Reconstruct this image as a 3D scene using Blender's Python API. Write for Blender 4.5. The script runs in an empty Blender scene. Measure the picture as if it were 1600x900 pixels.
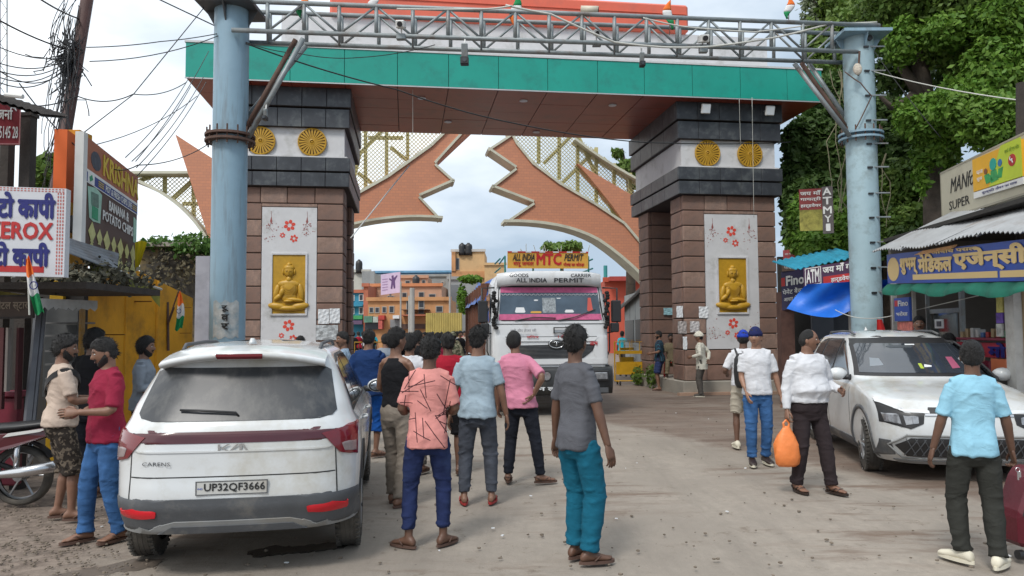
import bpy, bmesh, math, random
import numpy as np
from mathutils import Vector, Matrix
rnd = random.Random(7)
SC = bpy.context.scene; COL = SC.collection
PI = math.pi
# ---------------------------------------------------------------- camera
CAMH = 1.72; FPX = 1180.0
cd_ = bpy.data.cameras.new('camera'); cam = bpy.data.objects.new('camera', cd_); COL.objects.link(cam)
cd_.sensor_width = 36; cd_.lens = FPX/1600*36; cd_.clip_start = .05; cd_.clip_end = 3000
cam.location = (0, 0, CAMH)
CR = Matrix.Rotation(math.radians(90+3.25), 3, 'X') @ Matrix.Rotation(math.radians(-.35), 3, 'Z')
cam.rotation_euler = CR.to_euler(); SC.camera = cam
# ---------------------------------------------------------------- light, sky
SUN_EL, SUN_AZ = math.radians(52), math.radians(205)     # direction towards the sun: azimuth measured from +Y clockwise
w = bpy.data.worlds.new('World'); SC.world = w; w.use_nodes = True
nt = w.node_tree; N = nt.nodes; L = nt.links
bg = N['Background']; bg.inputs[1].default_value = .1
sky = N.new('ShaderNodeTexSky'); sky.sky_type = 'NISHITA'; sky.sun_disc = False
sky.sun_elevation = SUN_EL; sky.sun_rotation = SUN_AZ; sky.dust_density = 2.0
tc = N.new('ShaderNodeTexCoord'); mp = N.new('ShaderNodeMapping'); mp.inputs['Scale'].default_value = (1, 1, 2.6)
n1 = N.new('ShaderNodeTexNoise'); n1.inputs['Scale'].default_value = 2.1; n1.inputs['Detail'].default_value = 7; n1.inputs['Roughness'].default_value = .52
n2 = N.new('ShaderNodeTexNoise'); n2.inputs['Scale'].default_value = 1.3; n2.inputs['Detail'].default_value = 3
L.new(tc.outputs['Generated'], mp.inputs[0]); L.new(mp.outputs[0], n1.inputs['Vector']); L.new(mp.outputs[0], n2.inputs['Vector'])
cr = N.new('ShaderNodeValToRGB'); e = cr.color_ramp.elements
e[0].position = .30; e[0].color = (3.6, 4.5, 5.5, 1); e[1].position = .66; e[1].color = (9.6, 10.0, 10.3, 1)
m_ = e.new(.47); m_.color = (6.4, 7.1, 7.9, 1)
# cloud deck: thicker, bluer low in the distance ahead, thin and white overhead and to the left
sep = N.new('ShaderNodeSeparateXYZ'); L.new(tc.outputs['Generated'], sep.inputs[0])
ma = N.new('ShaderNodeMath'); ma.operation = 'MULTIPLY_ADD'; L.new(sep.outputs['Z'], ma.inputs[0]); ma.inputs[1].default_value = .42; L.new(n1.outputs['Fac'], ma.inputs[2])
mb_ = N.new('ShaderNodeMath'); mb_.operation = 'MULTIPLY_ADD'; L.new(sep.outputs['X'], mb_.inputs[0]); mb_.inputs[1].default_value = -.42; L.new(ma.outputs[0], mb_.inputs[2])
mc_ = N.new('ShaderNodeMath'); mc_.operation = 'SUBTRACT'; L.new(mb_.outputs[0], mc_.inputs[0]); mc_.inputs[1].default_value = .19
L.new(mc_.outputs[0], cr.inputs[0])
mx = N.new('ShaderNodeMix'); mx.data_type = 'RGBA'
mr = N.new('ShaderNodeMapRange'); mr.inputs[1].default_value = .25; mr.inputs[2].default_value = .4; mr.inputs[3].default_value = .8; mr.inputs[4].default_value = 1.0
L.new(n2.outputs['Fac'], mr.inputs[0]); L.new(mr.outputs[0], mx.inputs[0]); L.new(sky.outputs[0], mx.inputs[6]); L.new(cr.outputs[0], mx.inputs[7])
L.new(mx.outputs[2], bg.inputs[0])
sl = bpy.data.lights.new('sun', 'SUN'); sl.energy = 1.5; sl.angle = math.radians(12); sl.color = (1, .96, .9)
so = bpy.data.objects.new('sun', sl); COL.objects.link(so)
sd = Vector((math.sin(SUN_AZ)*math.cos(SUN_EL), math.cos(SUN_AZ)*math.cos(SUN_EL), math.sin(SUN_EL)))
so.rotation_euler = sd.to_track_quat('Z', 'Y').to_euler()
SC.view_settings.view_transform = 'Standard'; SC.view_settings.look = 'None'; SC.view_settings.gamma = 1; SC.view_settings.exposure = .50
SC.view_settings.use_curve_mapping = False
try: SC.cycles.max_bounces = 6; SC.cycles.use_denoising = True
except Exception: pass
# ---------------------------------------------------------------- helpers: pixels of the photograph (1600x900) to points of the place
def ray(px, py): return CR @ Vector(((px-800)/FPX, -(py-450)/FPX, -1))
CP = Vector((0, 0, CAMH))
def at(px, py, Y): d = ray(px, py); return CP + d*(Y/d.y)
def gnd(px, py, z=0): d = ray(px, py); return CP + d*((z-CAMH)/d.z)
def onp(px, py, P0, n):
    d = ray(px, py); return CP + d*((P0-CP).dot(n)/d.dot(n))
def lerp(a, b, t): return a+(b-a)*t
# ---------------------------------------------------------------- materials
MATS = {}
def mat(name, col, rough=.7, var=.12, scale=2.0, bump=0., bscale=30., metal=0., dirt=None, damt=.5, dscale=1.2, spec=.5, streak=False, coat=0., alpha=1.):
    if name in MATS: return MATS[name]
    m = bpy.data.materials.new(name); m.use_nodes = True; n = m.node_tree.nodes; l = m.node_tree.links
    b = n['Principled BSDF']; b.inputs['Roughness'].default_value = rough; b.inputs['Metallic'].default_value = metal
    b.inputs['Specular IOR Level'].default_value = spec; b.inputs['Coat Weight'].default_value = coat; b.inputs['Coat Roughness'].default_value = .08
    c3 = tuple(col)+(1,)
    t = n.new('ShaderNodeTexCoord'); ns = n.new('ShaderNodeTexNoise'); ns.inputs['Scale'].default_value = scale; ns.inputs['Detail'].default_value = 6; ns.inputs['Roughness'].default_value = .6
    l.new(t.outputs['Object'], ns.inputs['Vector'])
    r = n.new('ShaderNodeValToRGB'); r.color_ramp.elements[0].position = .3; r.color_ramp.elements[1].position = .7
    r.color_ramp.elements[0].color = tuple(max(0, c*(1-var)) for c in col)+(1,); r.color_ramp.elements[1].color = tuple(min(1, c*(1+var)) for c in col)+(1,)
    l.new(ns.outputs['Fac'], r.inputs[0]); out = r.outputs[0]
    if dirt is not None:
        mp = n.new('ShaderNodeMapping'); l.new(t.outputs['Object'], mp.inputs[0])
        if streak: mp.inputs['Scale'].default_value = (4, 4, .35)
        d = n.new('ShaderNodeTexNoise'); d.inputs['Scale'].default_value = dscale; d.inputs['Detail'].default_value = 9; d.inputs['Roughness'].default_value = .68
        l.new(mp.outputs[0], d.inputs['Vector'])
        rr = n.new('ShaderNodeMapRange'); rr.inputs[1].default_value = .62-.3*damt; rr.inputs[2].default_value = .78-.2*damt; rr.inputs[4].default_value = .85; l.new(d.outputs['Fac'], rr.inputs[0])
        mi = n.new('ShaderNodeMix'); mi.data_type = 'RGBA'; l.new(rr.outputs[0], mi.inputs[0]); l.new(out, mi.inputs[6]); mi.inputs[7].default_value = tuple(dirt)+(1,); out = mi.outputs[2]
    l.new(out, b.inputs['Base Color'])
    if bump > 0:
        bn = n.new('ShaderNodeTexNoise'); bn.inputs['Scale'].default_value = bscale; bn.inputs['Detail'].default_value = 5; l.new(t.outputs['Object'], bn.inputs['Vector'])
        bu = n.new('ShaderNodeBump'); bu.inputs['Strength'].default_value = bump; bu.inputs['Distance'].default_value = .02; l.new(bn.outputs['Fac'], bu.inputs['Height']); l.new(bu.outputs[0], b.inputs['Normal'])
    if alpha < 1: b.inputs['Alpha'].default_value = alpha
    m['mixout'] = 0
    MATS[name] = m; return m
def srgb(r, g, b):
    f = lambda v: ((v/255+.055)/1.055)**2.4 if v/255 > .04045 else v/255/12.92
    return (f(r), f(g), f(b))
# ---------------------------------------------------------------- objects
def root_of(o):
    while o.parent: o = o.parent
    return o
def inv_of(o):
    r = root_of(o); return (Matrix.Translation(r.location) @ r.rotation_euler.to_matrix().to_4x4()).inverted()
def link(o, parent=None):
    COL.objects.link(o)
    if parent is not None: o.parent = parent
    return o
def tag(o, label, cat, group=None, kind=None):
    if label: o['label'] = label
    if cat: o['category'] = cat
    if group: o['group'] = group
    if kind: o['kind'] = kind
    return o
def thing(name, label, cat, loc=(0, 0, 0), rz=0, group=None):
    o = bpy.data.objects.new(name, None); o.empty_display_size = .2; COL.objects.link(o); o.location = loc; o.rotation_euler = (0, 0, rz)
    return tag(o, label, cat, group)
def label(o, s): o['label'] = s; return o
class MB:
    def __init__(s): s.v = []; s.f = []; s.m = []; s.mi = 0
    def add(s, vs, fs):
        k = len(s.v); s.v += [tuple(p) for p in vs]; s.f += [tuple(i+k for i in f) for f in fs]; s.m += [s.mi]*len(fs); return s
    def box(s, c, sz, R=None):
        c = Vector(c); h = [q/2 for q in sz]; vs = []
        for z in (-1, 1):
            for x, y in ((-1, -1), (1, -1), (1, 1), (-1, 1)):
                p = Vector((x*h[0], y*h[1], z*h[2])); vs.append(c+(R @ p if R else p))
        return s.add(vs, [(3, 2, 1, 0), (4, 5, 6, 7), (0, 1, 5, 4), (1, 2, 6, 5), (2, 3, 7, 6), (3, 0, 4, 7)])
    def hexa(s, q0, q1):   # two quads (4 points each), same winding
        return s.add(list(q0)+list(q1), [(3, 2, 1, 0), (4, 5, 6, 7), (0, 1, 5, 4), (1, 2, 6, 5), (2, 3, 7, 6), (3, 0, 4, 7)])
    def quad(s, a, b, c, d): return s.add([a, b, c, d], [(0, 1, 2, 3)])
    def slab(s, a, b, c, d, th, n=None):   # quad thickened away from its normal
        a, b, c, d = map(Vector, (a, b, c, d))
        if n is None: n = (b-a).cross(d-a).normalized()
        return s.hexa([p-n*th for p in (a, b, c, d)], [a, b, c, d])
    def prism(s, pts, ext):
        n = len(pts); pts = [Vector(p) for p in pts]; e = Vector(ext)
        nn = Vector((0, 0, 0))
        for i in range(n): nn += pts[i].cross(pts[(i+1) % n])
        if nn.dot(e) > 0: pts.reverse()
        return s.add(pts+[p+e for p in pts], [tuple(range(n)), tuple(range(2*n-1, n-1, -1))]+[(i, i+n, (i+1) % n+n, (i+1) % n) for i in range(n)])
    def tube(s, pts, r, n=8, cap=True, flat=None):
        pts = [Vector(p) for p in pts]; m = len(pts); rs = r if isinstance(r, (list, tuple)) else [r]*m
        up = None; vs = []
        for i in range(m):
            t = (pts[min(i+1, m-1)]-pts[max(i-1, 0)])
            t = t.normalized() if t.length > 1e-9 else Vector((0, 0, 1))
            if up is None: up = Vector((0, 0, 1)) if abs(t.z) < .9 else Vector((1, 0, 0))
            a = t.cross(up).normalized(); b = a.cross(t).normalized(); up = b
            for k in range(n):
                g = 2*PI*k/n; vs.append(pts[i]+a*(math.cos(g)*rs[i])+b*(math.sin(g)*rs[i]))
        fs = [(i*n+k, i*n+(k+1) % n, (i+1)*n+(k+1) % n, (i+1)*n+k) for i in range(m-1) for k in range(n)]
        if cap: fs += [tuple(range(n-1, -1, -1)), tuple(range((m-1)*n, m*n))]
        return s.add(vs, fs)
    def cyl(s, a, b, r, n=16): return s.tube([a, b], r, n)
    def rings(s, rings, cap=True):
        n = len(rings[0]); vs = [p for r in rings for p in r]; m = len(rings)
        fs = [(i*n+k, i*n+(k+1) % n, (i+1)*n+(k+1) % n, (i+1)*n+k) for i in range(m-1) for k in range(n)]
        if cap: fs += [tuple(range(n-1, -1, -1)), tuple(range((m-1)*n, m*n))]
        return s.add(vs, fs)
    def ell(s, c, r, R=None, nu=12, nv=8):
        c = Vector(c); vs = []; fs = []
        for j in range(nv+1):
            th = PI*j/nv
            for i in range(nu):
                p = Vector((r[0]*math.sin(th)*math.cos(2*PI*i/nu), r[1]*math.sin(th)*math.sin(2*PI*i/nu), -r[2]*math.cos(th)))
                vs.append(c+(R @ p if R else p))
        fs = [(j*nu+i, j*nu+(i+1) % nu, (j+1)*nu+(i+1) % nu, (j+1)*nu+i) for j in range(nv) for i in range(nu)]
        return s.add(vs, fs)
    def grid(s, P):        # P[i][j] points
        m = len(P); n = len(P[0])
        return s.add([p for r in P for p in r], [(i*n+j, i*n+j+1, (i+1)*n+j+1, (i+1)*n+j) for i in range(m-1) for j in range(n-1)])
    def mesh(s, name, mats):
        me = bpy.data.meshes.new(name); me.from_pydata(s.v, [], s.f)
        for q in (mats if isinstance(mats, (list, tuple)) else [mats]): me.materials.append(q)
        if any(s.m): me.polygons.foreach_set('material_index', s.m)
        return me
    def build(s, name, mats, parent=None, smooth=False, world=True, bevel=0, sharp=None):
        me = s.mesh(name, mats)
        if parent is not None and world: me.transform(inv_of(parent))
        if bevel:
            bm = bmesh.new(); bm.from_mesh(me); bmesh.ops.bevel(bm, geom=bm.edges[:]+bm.verts[:], offset=bevel, segments=1, affect='EDGES', clamp_overlap=True); bm.to_mesh(me); bm.free()
        if smooth:
            me.shade_smooth()
            if sharp: me.set_sharp_from_angle(angle=math.radians(sharp))
        o = bpy.data.objects.new(name, me); return link(o, parent)
def boxo(name, c, sz, m, parent=None, R=None, bevel=0, world=True):
    return MB().box(c, sz, R).build(name, m, parent, world=world, bevel=bevel)
# planar frames: origin (bottom left), right, up vectors (full size)
class Fr:
    def __init__(s, o, r, u): s.o = Vector(o); s.r = Vector(r); s.u = Vector(u); s.n = s.r.cross(s.u).normalized()   # n points to the viewer when r is to the right
    def p(s, a, b, off=0): return s.o+s.r*a+s.u*b+s.n*off
    def rect(s, mb, a0, b0, a1, b1, off=0, th=.02): return mb.slab(s.p(a0, b0, off), s.p(a1, b0, off), s.p(a1, b1, off), s.p(a0, b1, off), th)
    def poly(s, mb, pts, off=0, th=.02): return mb.prism([s.p(a, b, off) for a, b in pts], -s.n*th)
def frame4(bl, br, tl, Yl, Yr):
    a = at(*bl, Yl); b = at(*br, Yr); t = at(*tl, Yl); t.x = a.x; t.y = a.y
    return Fr(a, b-a, t-a)
PEND_TXT = []
def text(s, fr, a0, b0, a1, b1, m, parent, off=.004, th=.006, bold=.02, shear=0., name='lettering', cuts=None, world=True):
    """flat lettering filling the rectangle (a0,b0)-(a1,b1) of a frame"""
    c = bpy.data.curves.new('lettering', 'FONT'); c.body = s; c.size = 1; dv = any(ord(ch) > 0x8ff for ch in s); c.offset = 0; c.resolution_u = 2; c.shear = shear; c.extrude = 0
    o = bpy.data.objects.new('lettering_source', c); COL.objects.link(o)
    PEND_TXT.append((o, fr, (a0, b0, a1, b1), m, parent, off, th, name, world, bold if dv else bold*.62))
def finish_text():
    dg = bpy.context.evaluated_depsgraph_get(); dg.update()
    for o, fr, (a0, b0, a1, b1), m, parent, off, th, name, world, dv in PEND_TXT:
        me = bpy.data.meshes.new_from_object(o.evaluated_get(dg))
        if len(me.vertices) == 0: bpy.data.objects.remove(o); continue
        co = np.empty(len(me.vertices)*3); me.vertices.foreach_get('co', co); co = co.reshape(-1, 3)
        lo, hi = co.min(0), co.max(0); sx = (co[:, 0]-lo[0])/max(hi[0]-lo[0], 1e-6); sy = (co[:, 1]-lo[1])/max(hi[1]-lo[1], 1e-6)
        A = a0+(a1-a0)*sx; B = b0+(b1-b0)*sy
        P = np.array(fr.o)+A[:, None]*np.array(fr.r)+B[:, None]*np.array(fr.u)+np.array(fr.n)*off
        me.vertices.foreach_set('co', P.ravel()); me.materials.clear(); me.materials.append(m)
        if th:
            bm = bmesh.new(); bm.from_mesh(me); bmesh.ops.remove_doubles(bm, verts=bm.verts, dist=1e-6)
            r = bmesh.ops.extrude_face_region(bm, geom=bm.faces[:]); vv = [g for g in r['geom'] if isinstance(g, bmesh.types.BMVert)]
            bmesh.ops.translate(bm, verts=vv, vec=fr.n*th)
            if dv:      # thicken Devanagari strokes with shifted copies
                base = bm.faces[:]; kx = fr.r*(a1-a0)/max(hi[0]-lo[0], .01); ky = fr.u*(b1-b0)/max(hi[1]-lo[1], .01)
                for i, (p, q) in enumerate(((-1, 0), (1, 0), (0, -1), (0, 1), (.7, .7), (-.7, .7))):
                    d_ = bmesh.ops.duplicate(bm, geom=base); bmesh.ops.translate(bm, verts=[g for g in d_['geom'] if isinstance(g, bmesh.types.BMVert)], vec=kx*(p*dv)+ky*(q*dv)+fr.n*(.0003*(i+1)))
            bm.to_mesh(me); bm.free()
        if world and parent is not None: me.transform(inv_of(parent))
        me.name = name; link(bpy.data.objects.new(name, me), parent)
        cu = o.data; bpy.data.objects.remove(o); bpy.data.curves.remove(cu)
    PEND_TXT.clear()
def cable(pts, r, sag=0, n=10):
    """points along a hanging cable"""
    out = []
    for a, b in zip(pts[:-1], pts[1:]):
        a, b = Vector(a), Vector(b)
        for i in range(n): t = i/n; p = lerp(a, b, t); p.z -= sag*4*t*(1-t); out.append(p)
    out.append(Vector(pts[-1])); return out
# ================================================================ materials used all over
m_conc = mat('concrete', srgb(150, 145, 135), .85, .15, 1.5, .3, 60)
m_stone = mat('red_stone', (.225, .134, .102), .75, .28, 5, .35, 70, dirt=(.09, .068, .06), damt=.5, dscale=2.5)
m_stone2 = mat('red_stone_pale', (.275, .18, .14), .75, .28, 6, .3, 70, dirt=(.13, .1, .09), damt=.42, dscale=2.5)
m_dark = mat('dark_granite', (.042, .047, .056), .42, .3, 3, .15, 60, dirt=(.11, .12, .12), damt=.35, dscale=3)
m_core = mat('joint_mortar', (.05, .04, .038), .9)
m_white = mat('white_plaster', (.56, .56, .57), .7, .06, 3, .1, 50, dirt=(.33, .33, .31), damt=.3, dscale=1.6)
m_teal = mat('teal_panel', (.008, .29, .225), .33, .10, 1.2, .03, 20, dirt=(.014, .21, .17), damt=.4, dscale=2.0)
m_soff = mat('brick_red_panel', (.28, .056, .032), .35, .1, 1.0, .03, 20, dirt=(.16, .05, .035), damt=.4, dscale=1.4)
m_orange = mat('salmon_panel', (.66, .13, .075), .45, .08, 1.5, dirt=(.5, .12, .08), damt=.3)
m_gold = mat('gold_paint', (.46, .26, .02), .42, .12, 8, .12, 30)
m_golddk = mat('gold_recess', (.07, .035, .008), .7, .1)
m_redp = mat('red_flower_paint', (.62, .06, .035), .6, .1)
m_bluest = mat('blue_grey_steel', (.235, .36, .45), .5, .09, 1.6, .08, 25, dirt=(.17, .22, .25), damt=.38, dscale=2.2, streak=True)
m_bluest2 = mat('pale_blue_grey_steel', (.31, .43, .48), .5, .09, 1.6, .08, 25, dirt=(.20, .25, .26), damt=.42, dscale=3)
m_steel = mat('weathered_steel', (.25, .28, .29), .5, .2, 6, .1, 40, metal=.3, dirt=(.12, .07, .045), damt=.35, dscale=3)
m_rust = mat('rusty_steel', (.10, .055, .04), .75, .25, 5, .2, 40)
m_black = mat('black_plastic', (.018, .018, .02), .45, .1)
m_cable = mat('cable_black', (.02, .02, .022), .6)
m_cablew = mat('cable_pale', (.5, .5, .46), .6)
m_wplast = mat('white_plastic', (.62, .62, .6), .4)
m_paper = mat('white_paper', (.66, .68, .7), .8, .05)
m_peach = mat('peach_cladding', (.55, .235, .135), .65, .06, 2, .1, 60, dirt=(.46, .21, .14), damt=.35)
m_cream = mat('cream_trim', (.56, .55, .44), .6, .07, 2, dirt=(.36, .35, .28), damt=.3)
m_lat = mat('yellow_lattice', (.46, .41, .19), .6, .12, 3)
m_brick = mat('arch_brickwork', (.55, .235, .135), .65)
def brick_nodes(m, sc, c1, c2, mo, rowh=.25, bw=.5, ms=.02):
    n = m.node_tree.nodes; l = m.node_tree.links; b = n['Principled BSDF']
    t = n.new('ShaderNodeTexCoord'); sp = n.new('ShaderNodeSeparateXYZ'); cb = n.new('ShaderNodeCombineXYZ'); l.new(t.outputs['Object'], sp.inputs[0]); l.new(sp.outputs['X'], cb.inputs['X']); l.new(sp.outputs['Z'], cb.inputs['Y'])
    k = n.new('ShaderNodeTexBrick'); k.inputs['Scale'].default_value = sc; k.inputs['Color1'].default_value = c1+(1,); k.inputs['Color2'].default_value = c2+(1,); k.inputs['Mortar'].default_value = mo+(1,)
    k.inputs['Mortar Size'].default_value = ms; k.inputs['Row Height'].default_value = rowh; k.inputs['Brick Width'].default_value = bw
    l.new(cb.outputs[0], k.inputs['Vector']); l.new(k.outputs['Color'], b.inputs['Base Color'])
brick_nodes(m_brick, 2.2, (.56, .235, .13), (.50, .215, .125), (.44, .19, .12))
# ================================================================ ground: one sheet, with the stained concrete road as a sheet on it
def ground_mat(name, base, patches, wetdark=True):
    m = bpy.data.materials.new(name); m.use_nodes = True; n = m.node_tree.nodes; l = m.node_tree.links; b = n['Principled BSDF']
    t = n.new('ShaderNodeTexCoord'); out = None
    def noise(s, d=6, r=.6, sc=None):
        q = n.new('ShaderNodeTexNoise'); q.inputs['Scale'].default_value = s; q.inputs['Detail'].default_value = d; q.inputs['Roughness'].default_value = r
        if sc:
            mm = n.new('ShaderNodeMapping'); mm.inputs['Scale'].default_value = sc[:3]; mm.inputs['Rotation'].default_value = (0, 0, sc[3]); l.new(t.outputs['Object'], mm.inputs[0]); l.new(mm.outputs[0], q.inputs['Vector'])
        else: l.new(t.outputs['Object'], q.inputs['Vector'])
        return q.outputs['Fac']
    def rng(f, a, c, o0=0., o1=1.):
        q = n.new('ShaderNodeMapRange'); q.inputs[1].default_value = a; q.inputs[2].default_value = c; q.inputs[3].default_value = o0; q.inputs[4].default_value = o1; l.new(f, q.inputs[0]); return q.outputs[0]
    def mixc(f, a, c):
        q = n.new('ShaderNodeMix'); q.data_type = 'RGBA'; l.new(f, q.inputs[0])
        for k, v in ((6, a), (7, c)):
            if isinstance(v, tuple): q.inputs[k].default_value = v+(1,)
            else: l.new(v, q.inputs[k])
        return q.outputs[2]
    def mul(a, c):
        q = n.new('ShaderNodeMath'); q.operation = 'MULTIPLY'
        for k, v in ((0, a), (1, c)):
            if isinstance(v, float): q.inputs[k].default_value = v
            else: l.new(v, q.inputs[k])
        return q.outputs[0]
    def mx_(a, c):
        q = n.new('ShaderNodeMath'); q.operation = 'MAXIMUM'; l.new(a, q.inputs[0]); l.new(c, q.inputs[1]); return q.outputs[0]
    c = mixc(rng(noise(.55, 4), .35, .65), tuple(x*.80 for x in base), tuple(x*1.12 for x in base))
    c = mixc(rng(noise(9, 8, .7), .3, .75), c, tuple(x*.8 for x in base)); 
    # tyre-polished darker bands along the road and scattered stains
    c = mixc(rng(noise(1.5, 6, .7, (1.6, .25, 1, .25)), .48, .70, 0, .75), c, tuple(x*.68 for x in base))
    c = mixc(rng(noise(2.8, 10, .8), .57, .66, 0, .85), c, (base[0]*.5, base[1]*.45, base[2]*.4))
    c = mixc(mul(rng(noise(1.3, 9, .72, (.5, 2.6, 1, -.62)), .50, .62), rng(noise(.35, 3, .5), .46, .56)), c, (.17, .125, .095))
    # small litter specks
    v = n.new('ShaderNodeTexVoronoi'); v.inputs['Scale'].default_value = 4.5; l.new(t.outputs['Object'], v.inputs['Vector'])
    c = mixc(rng(v.outputs['Distance'], .022, .012), c, (.5, .48, .44))
    v2 = n.new('ShaderNodeTexVoronoi'); v2.inputs['Scale'].default_value = 7.5; v2.inputs['Randomness'].default_value = 1; l.new(t.outputs['Object'], v2.inputs['Vector'])
    c = mixc(mul(rng(v2.outputs['Distance'], .10, .05), rng(noise(.7, 3), .45, .6)), c, (.09, .07, .055))
    rough = .88
    rv = None
    # damp brown mud: a half-plane with a ragged edge, running out to the right under the gate
    sp = n.new('ShaderNodeSeparateXYZ'); l.new(t.outputs['Object'], sp.inputs[0])
    masks = []
    for (P, Q, wd, amp, col_, ro) in patches:     # stain lies to the right of the line P->Q
        dx, dy = Q[0]-P[0], Q[1]-P[1]; ln = math.hypot(dx, dy); nx, ny = dy/ln, -dx/ln
        d1 = n.new('ShaderNodeMath'); d1.operation = 'MULTIPLY_ADD'; l.new(sp.outputs['X'], d1.inputs[0]); d1.inputs[1].default_value = nx; d1.inputs[2].default_value = -(nx*P[0]+ny*P[1])
        d2 = n.new('ShaderNodeMath'); d2.operation = 'MULTIPLY_ADD'; l.new(sp.outputs['Y'], d2.inputs[0]); d2.inputs[1].default_value = ny; l.new(d1.outputs[0], d2.inputs[2])
        d3 = n.new('ShaderNodeMath'); d3.operation = 'MULTIPLY_ADD'; l.new(noise(1.6, 8, .75, (1, .5, 1, .5)), d3.inputs[0]); d3.inputs[1].default_value = amp; l.new(d2.outputs[0], d3.inputs[2])
        masks.append((rng(d3.outputs[0], amp*.5, amp*.5+wd), col_, ro))
    return m, n, l, b, c, masks, mixc, rng, noise, mul, t, sp
base = (.315, .275, .232)
P1, P2, P3 = gnd(850, 622), gnd(925, 655), gnd(1290, 745)
gm, n, l, b, c, masks, mixc, rng, noise, mul, gt, sp = ground_mat('road_concrete', base,
    [((P2.x, P2.y), (P1.x-.2, P1.y+9), .25, .8, (.125, .085, .062), .6), ((P3.x+.6, P3.y-.55), (P2.x, P2.y), .3, .9, (.125, .085, .062), .6)])
both = mul(masks[0][0], masks[1][0])
fine = rng(noise(1.1, 7, .7, (.5, 2, 1, -.4)), .40, .66, .95, .35)
brown = mixc(rng(noise(2.2, 8, .7), .35, .7), (.16, .108, .08), (.105, .072, .054))
mk = mul(both, fine)
c = mixc(mk, c, brown)
# left kerbside: broken cobbly dirt
pl = gnd(150, 800)
lm = n.new('ShaderNodeMapRange'); lm.inputs[1].default_value = -2.75; lm.inputs[2].default_value = -3.6; l.new(sp.outputs['X'], lm.inputs[0])
lm2 = n.new('ShaderNodeMath'); lm2.operation = 'MULTIPLY_ADD'; l.new(noise(2.5, 8), lm2.inputs[0]); lm2.inputs[1].default_value = .8; lm2.inputs[2].default_value = -.15; 
lmm = mul(lm.outputs[0], rng(lm2.outputs[0], -.05, .2))
c = mixc(lmm, c, mixc(rng(noise(7, 8, .75), .4, .6), (.13, .10, .08), (.24, .19, .155)))
l.new(c, b.inputs['Base Color'])
rr = n.new('ShaderNodeMapRange'); rr.inputs[3].default_value = .9; rr.inputs[4].default_value = .62; l.new(mk, rr.inputs[0]); l.new(rr.outputs[0], b.inputs['Roughness'])
bu = n.new('ShaderNodeBump'); bu.inputs['Strength'].default_value = .5; bu.inputs['Distance'].default_value = .02
bn = n.new('ShaderNodeTexNoise'); bn.inputs['Scale'].default_value = 22; bn.inputs['Detail'].default_value = 10; bn.inputs['Roughness'].default_value = .7; l.new(gt.outputs['Object'], bn.inputs['Vector']); l.new(bn.outputs['Fac'], bu.inputs['Height']); l.new(bu.outputs[0], b.inputs['Normal'])
g = MB()
nx, ny = 60, 80
xs = [-40+80*i/nx for i in range(nx+1)]; ys = [-6+(i/ny)**1.8*126 for i in range(ny+1)]
def gz(x, y):
    return .012*math.sin(x*1.7+y*.6)+.010*math.sin(y*1.1-x*.4) if True else 0
g.grid([[(x, y, gz(x, y)-.018) for x in xs] for y in ys])
o = g.build('road', gm, smooth=True); tag(o, 'dusty pale concrete road with a damp brown mud patch towards the gate', None, kind='structure')
big = MB().add([(-1500, -300, -.06), (1500, -300, -.06), (1500, 2500, -.06), (-1500, 2500, -.06)], [(0, 1, 2, 3)]).build('ground', mat('far_ground', (.2, .17, .14), .9, .2, .1))
tag(big, 'bare dusty ground reaching to the horizon', None, kind='structure')
# wet patches on the concrete near the parked car
m_wet = mat('wet_concrete', (.13, .105, .085), .55, .15, 6, .1, 30); m_oil = mat('oily_water', (.03, .026, .022), .2, .1)
def puddle(px_pts, mt, name, lab, seed, z=.012):
    r2 = random.Random(seed); P = [gnd(*q) for q in px_pts]; Q = []
    for i, a in enumerate(P):
        bq = P[(i+1) % len(P)]
        for k in range(8): p = lerp(a, bq, k/8); x_, y_ = p.x+r2.uniform(-.015, .015), p.y+r2.uniform(-.02, .02); Q.append(Vector((x_, y_, gz(x_, y_)-.018+z*.4)))
    cpt = sum(Q, Vector())/len(Q)
    n = len(Q); mb = MB(); mb.add([Vector((q.x, q.y, q.z-.02)) for q in Q]+Q+[cpt], [(i, (i+1) % n, n+(i+1) % n, n+i) for i in range(n)]+[(n+i, n+(i+1) % n, 2*n) for i in range(n)])
    tag(mb.build(name, mt), lab, None, kind='structure')
puddle([(60, 900), (85, 884), (130, 877), (190, 871), (262, 870), (235, 884), (170, 893), (110, 903)], m_wet, 'wet_patch', 'damp dark patch of wet concrete behind the parked car', 3)
puddle([(385, 862), (425, 853), (470, 855), (515, 849), (543, 851), (535, 858), (490, 862), (440, 866), (400, 870)], m_oil, 'puddle', 'thin black trickle of water under the parked car bumper', 5, .016)
# ================================================================ the gate
TH = math.radians(8.0)
gu = Vector((math.cos(TH), math.sin(TH), 0)); gv = Vector((-math.sin(TH), math.cos(TH), 0)); gz_ = Vector((0, 0, 1))
G0 = gnd(1072, 616); G0.z = 0
def GP(s, t, z): return G0+gu*s+gv*t+gz_*z
def gpx(px, py, t):            # pixel -> (s, z) on the gate plane t
    p = onp(px, py, GP(0, t, 0), gv)-G0; return p.dot(gu), p.z
GR = Matrix((gu, gv, gz_)).transposed()
gate = thing('gateway', 'monumental town gateway with teal canopy, dark banded stone towers and white seated figure panels', 'gateway', G0, TH)
def gbox(mb, s0, s1, t0, t1, z0, z1): return mb.box(GP((s0+s1)/2, (t0+t1)/2, (z0+z1)/2), (abs(s1-s0), abs(t1-t0), abs(z1-z0)), GR)
def gpart(name, m, *b, bevel=0, parent=None):
    mb = MB()
    for q in b: gbox(mb, *q)
    return mb.build(name, m, parent or gate, bevel=bevel)
ZB = .35                      # plinth top
zt = lambda py, px=1147: gpx(px, py, 0)[1]
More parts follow.
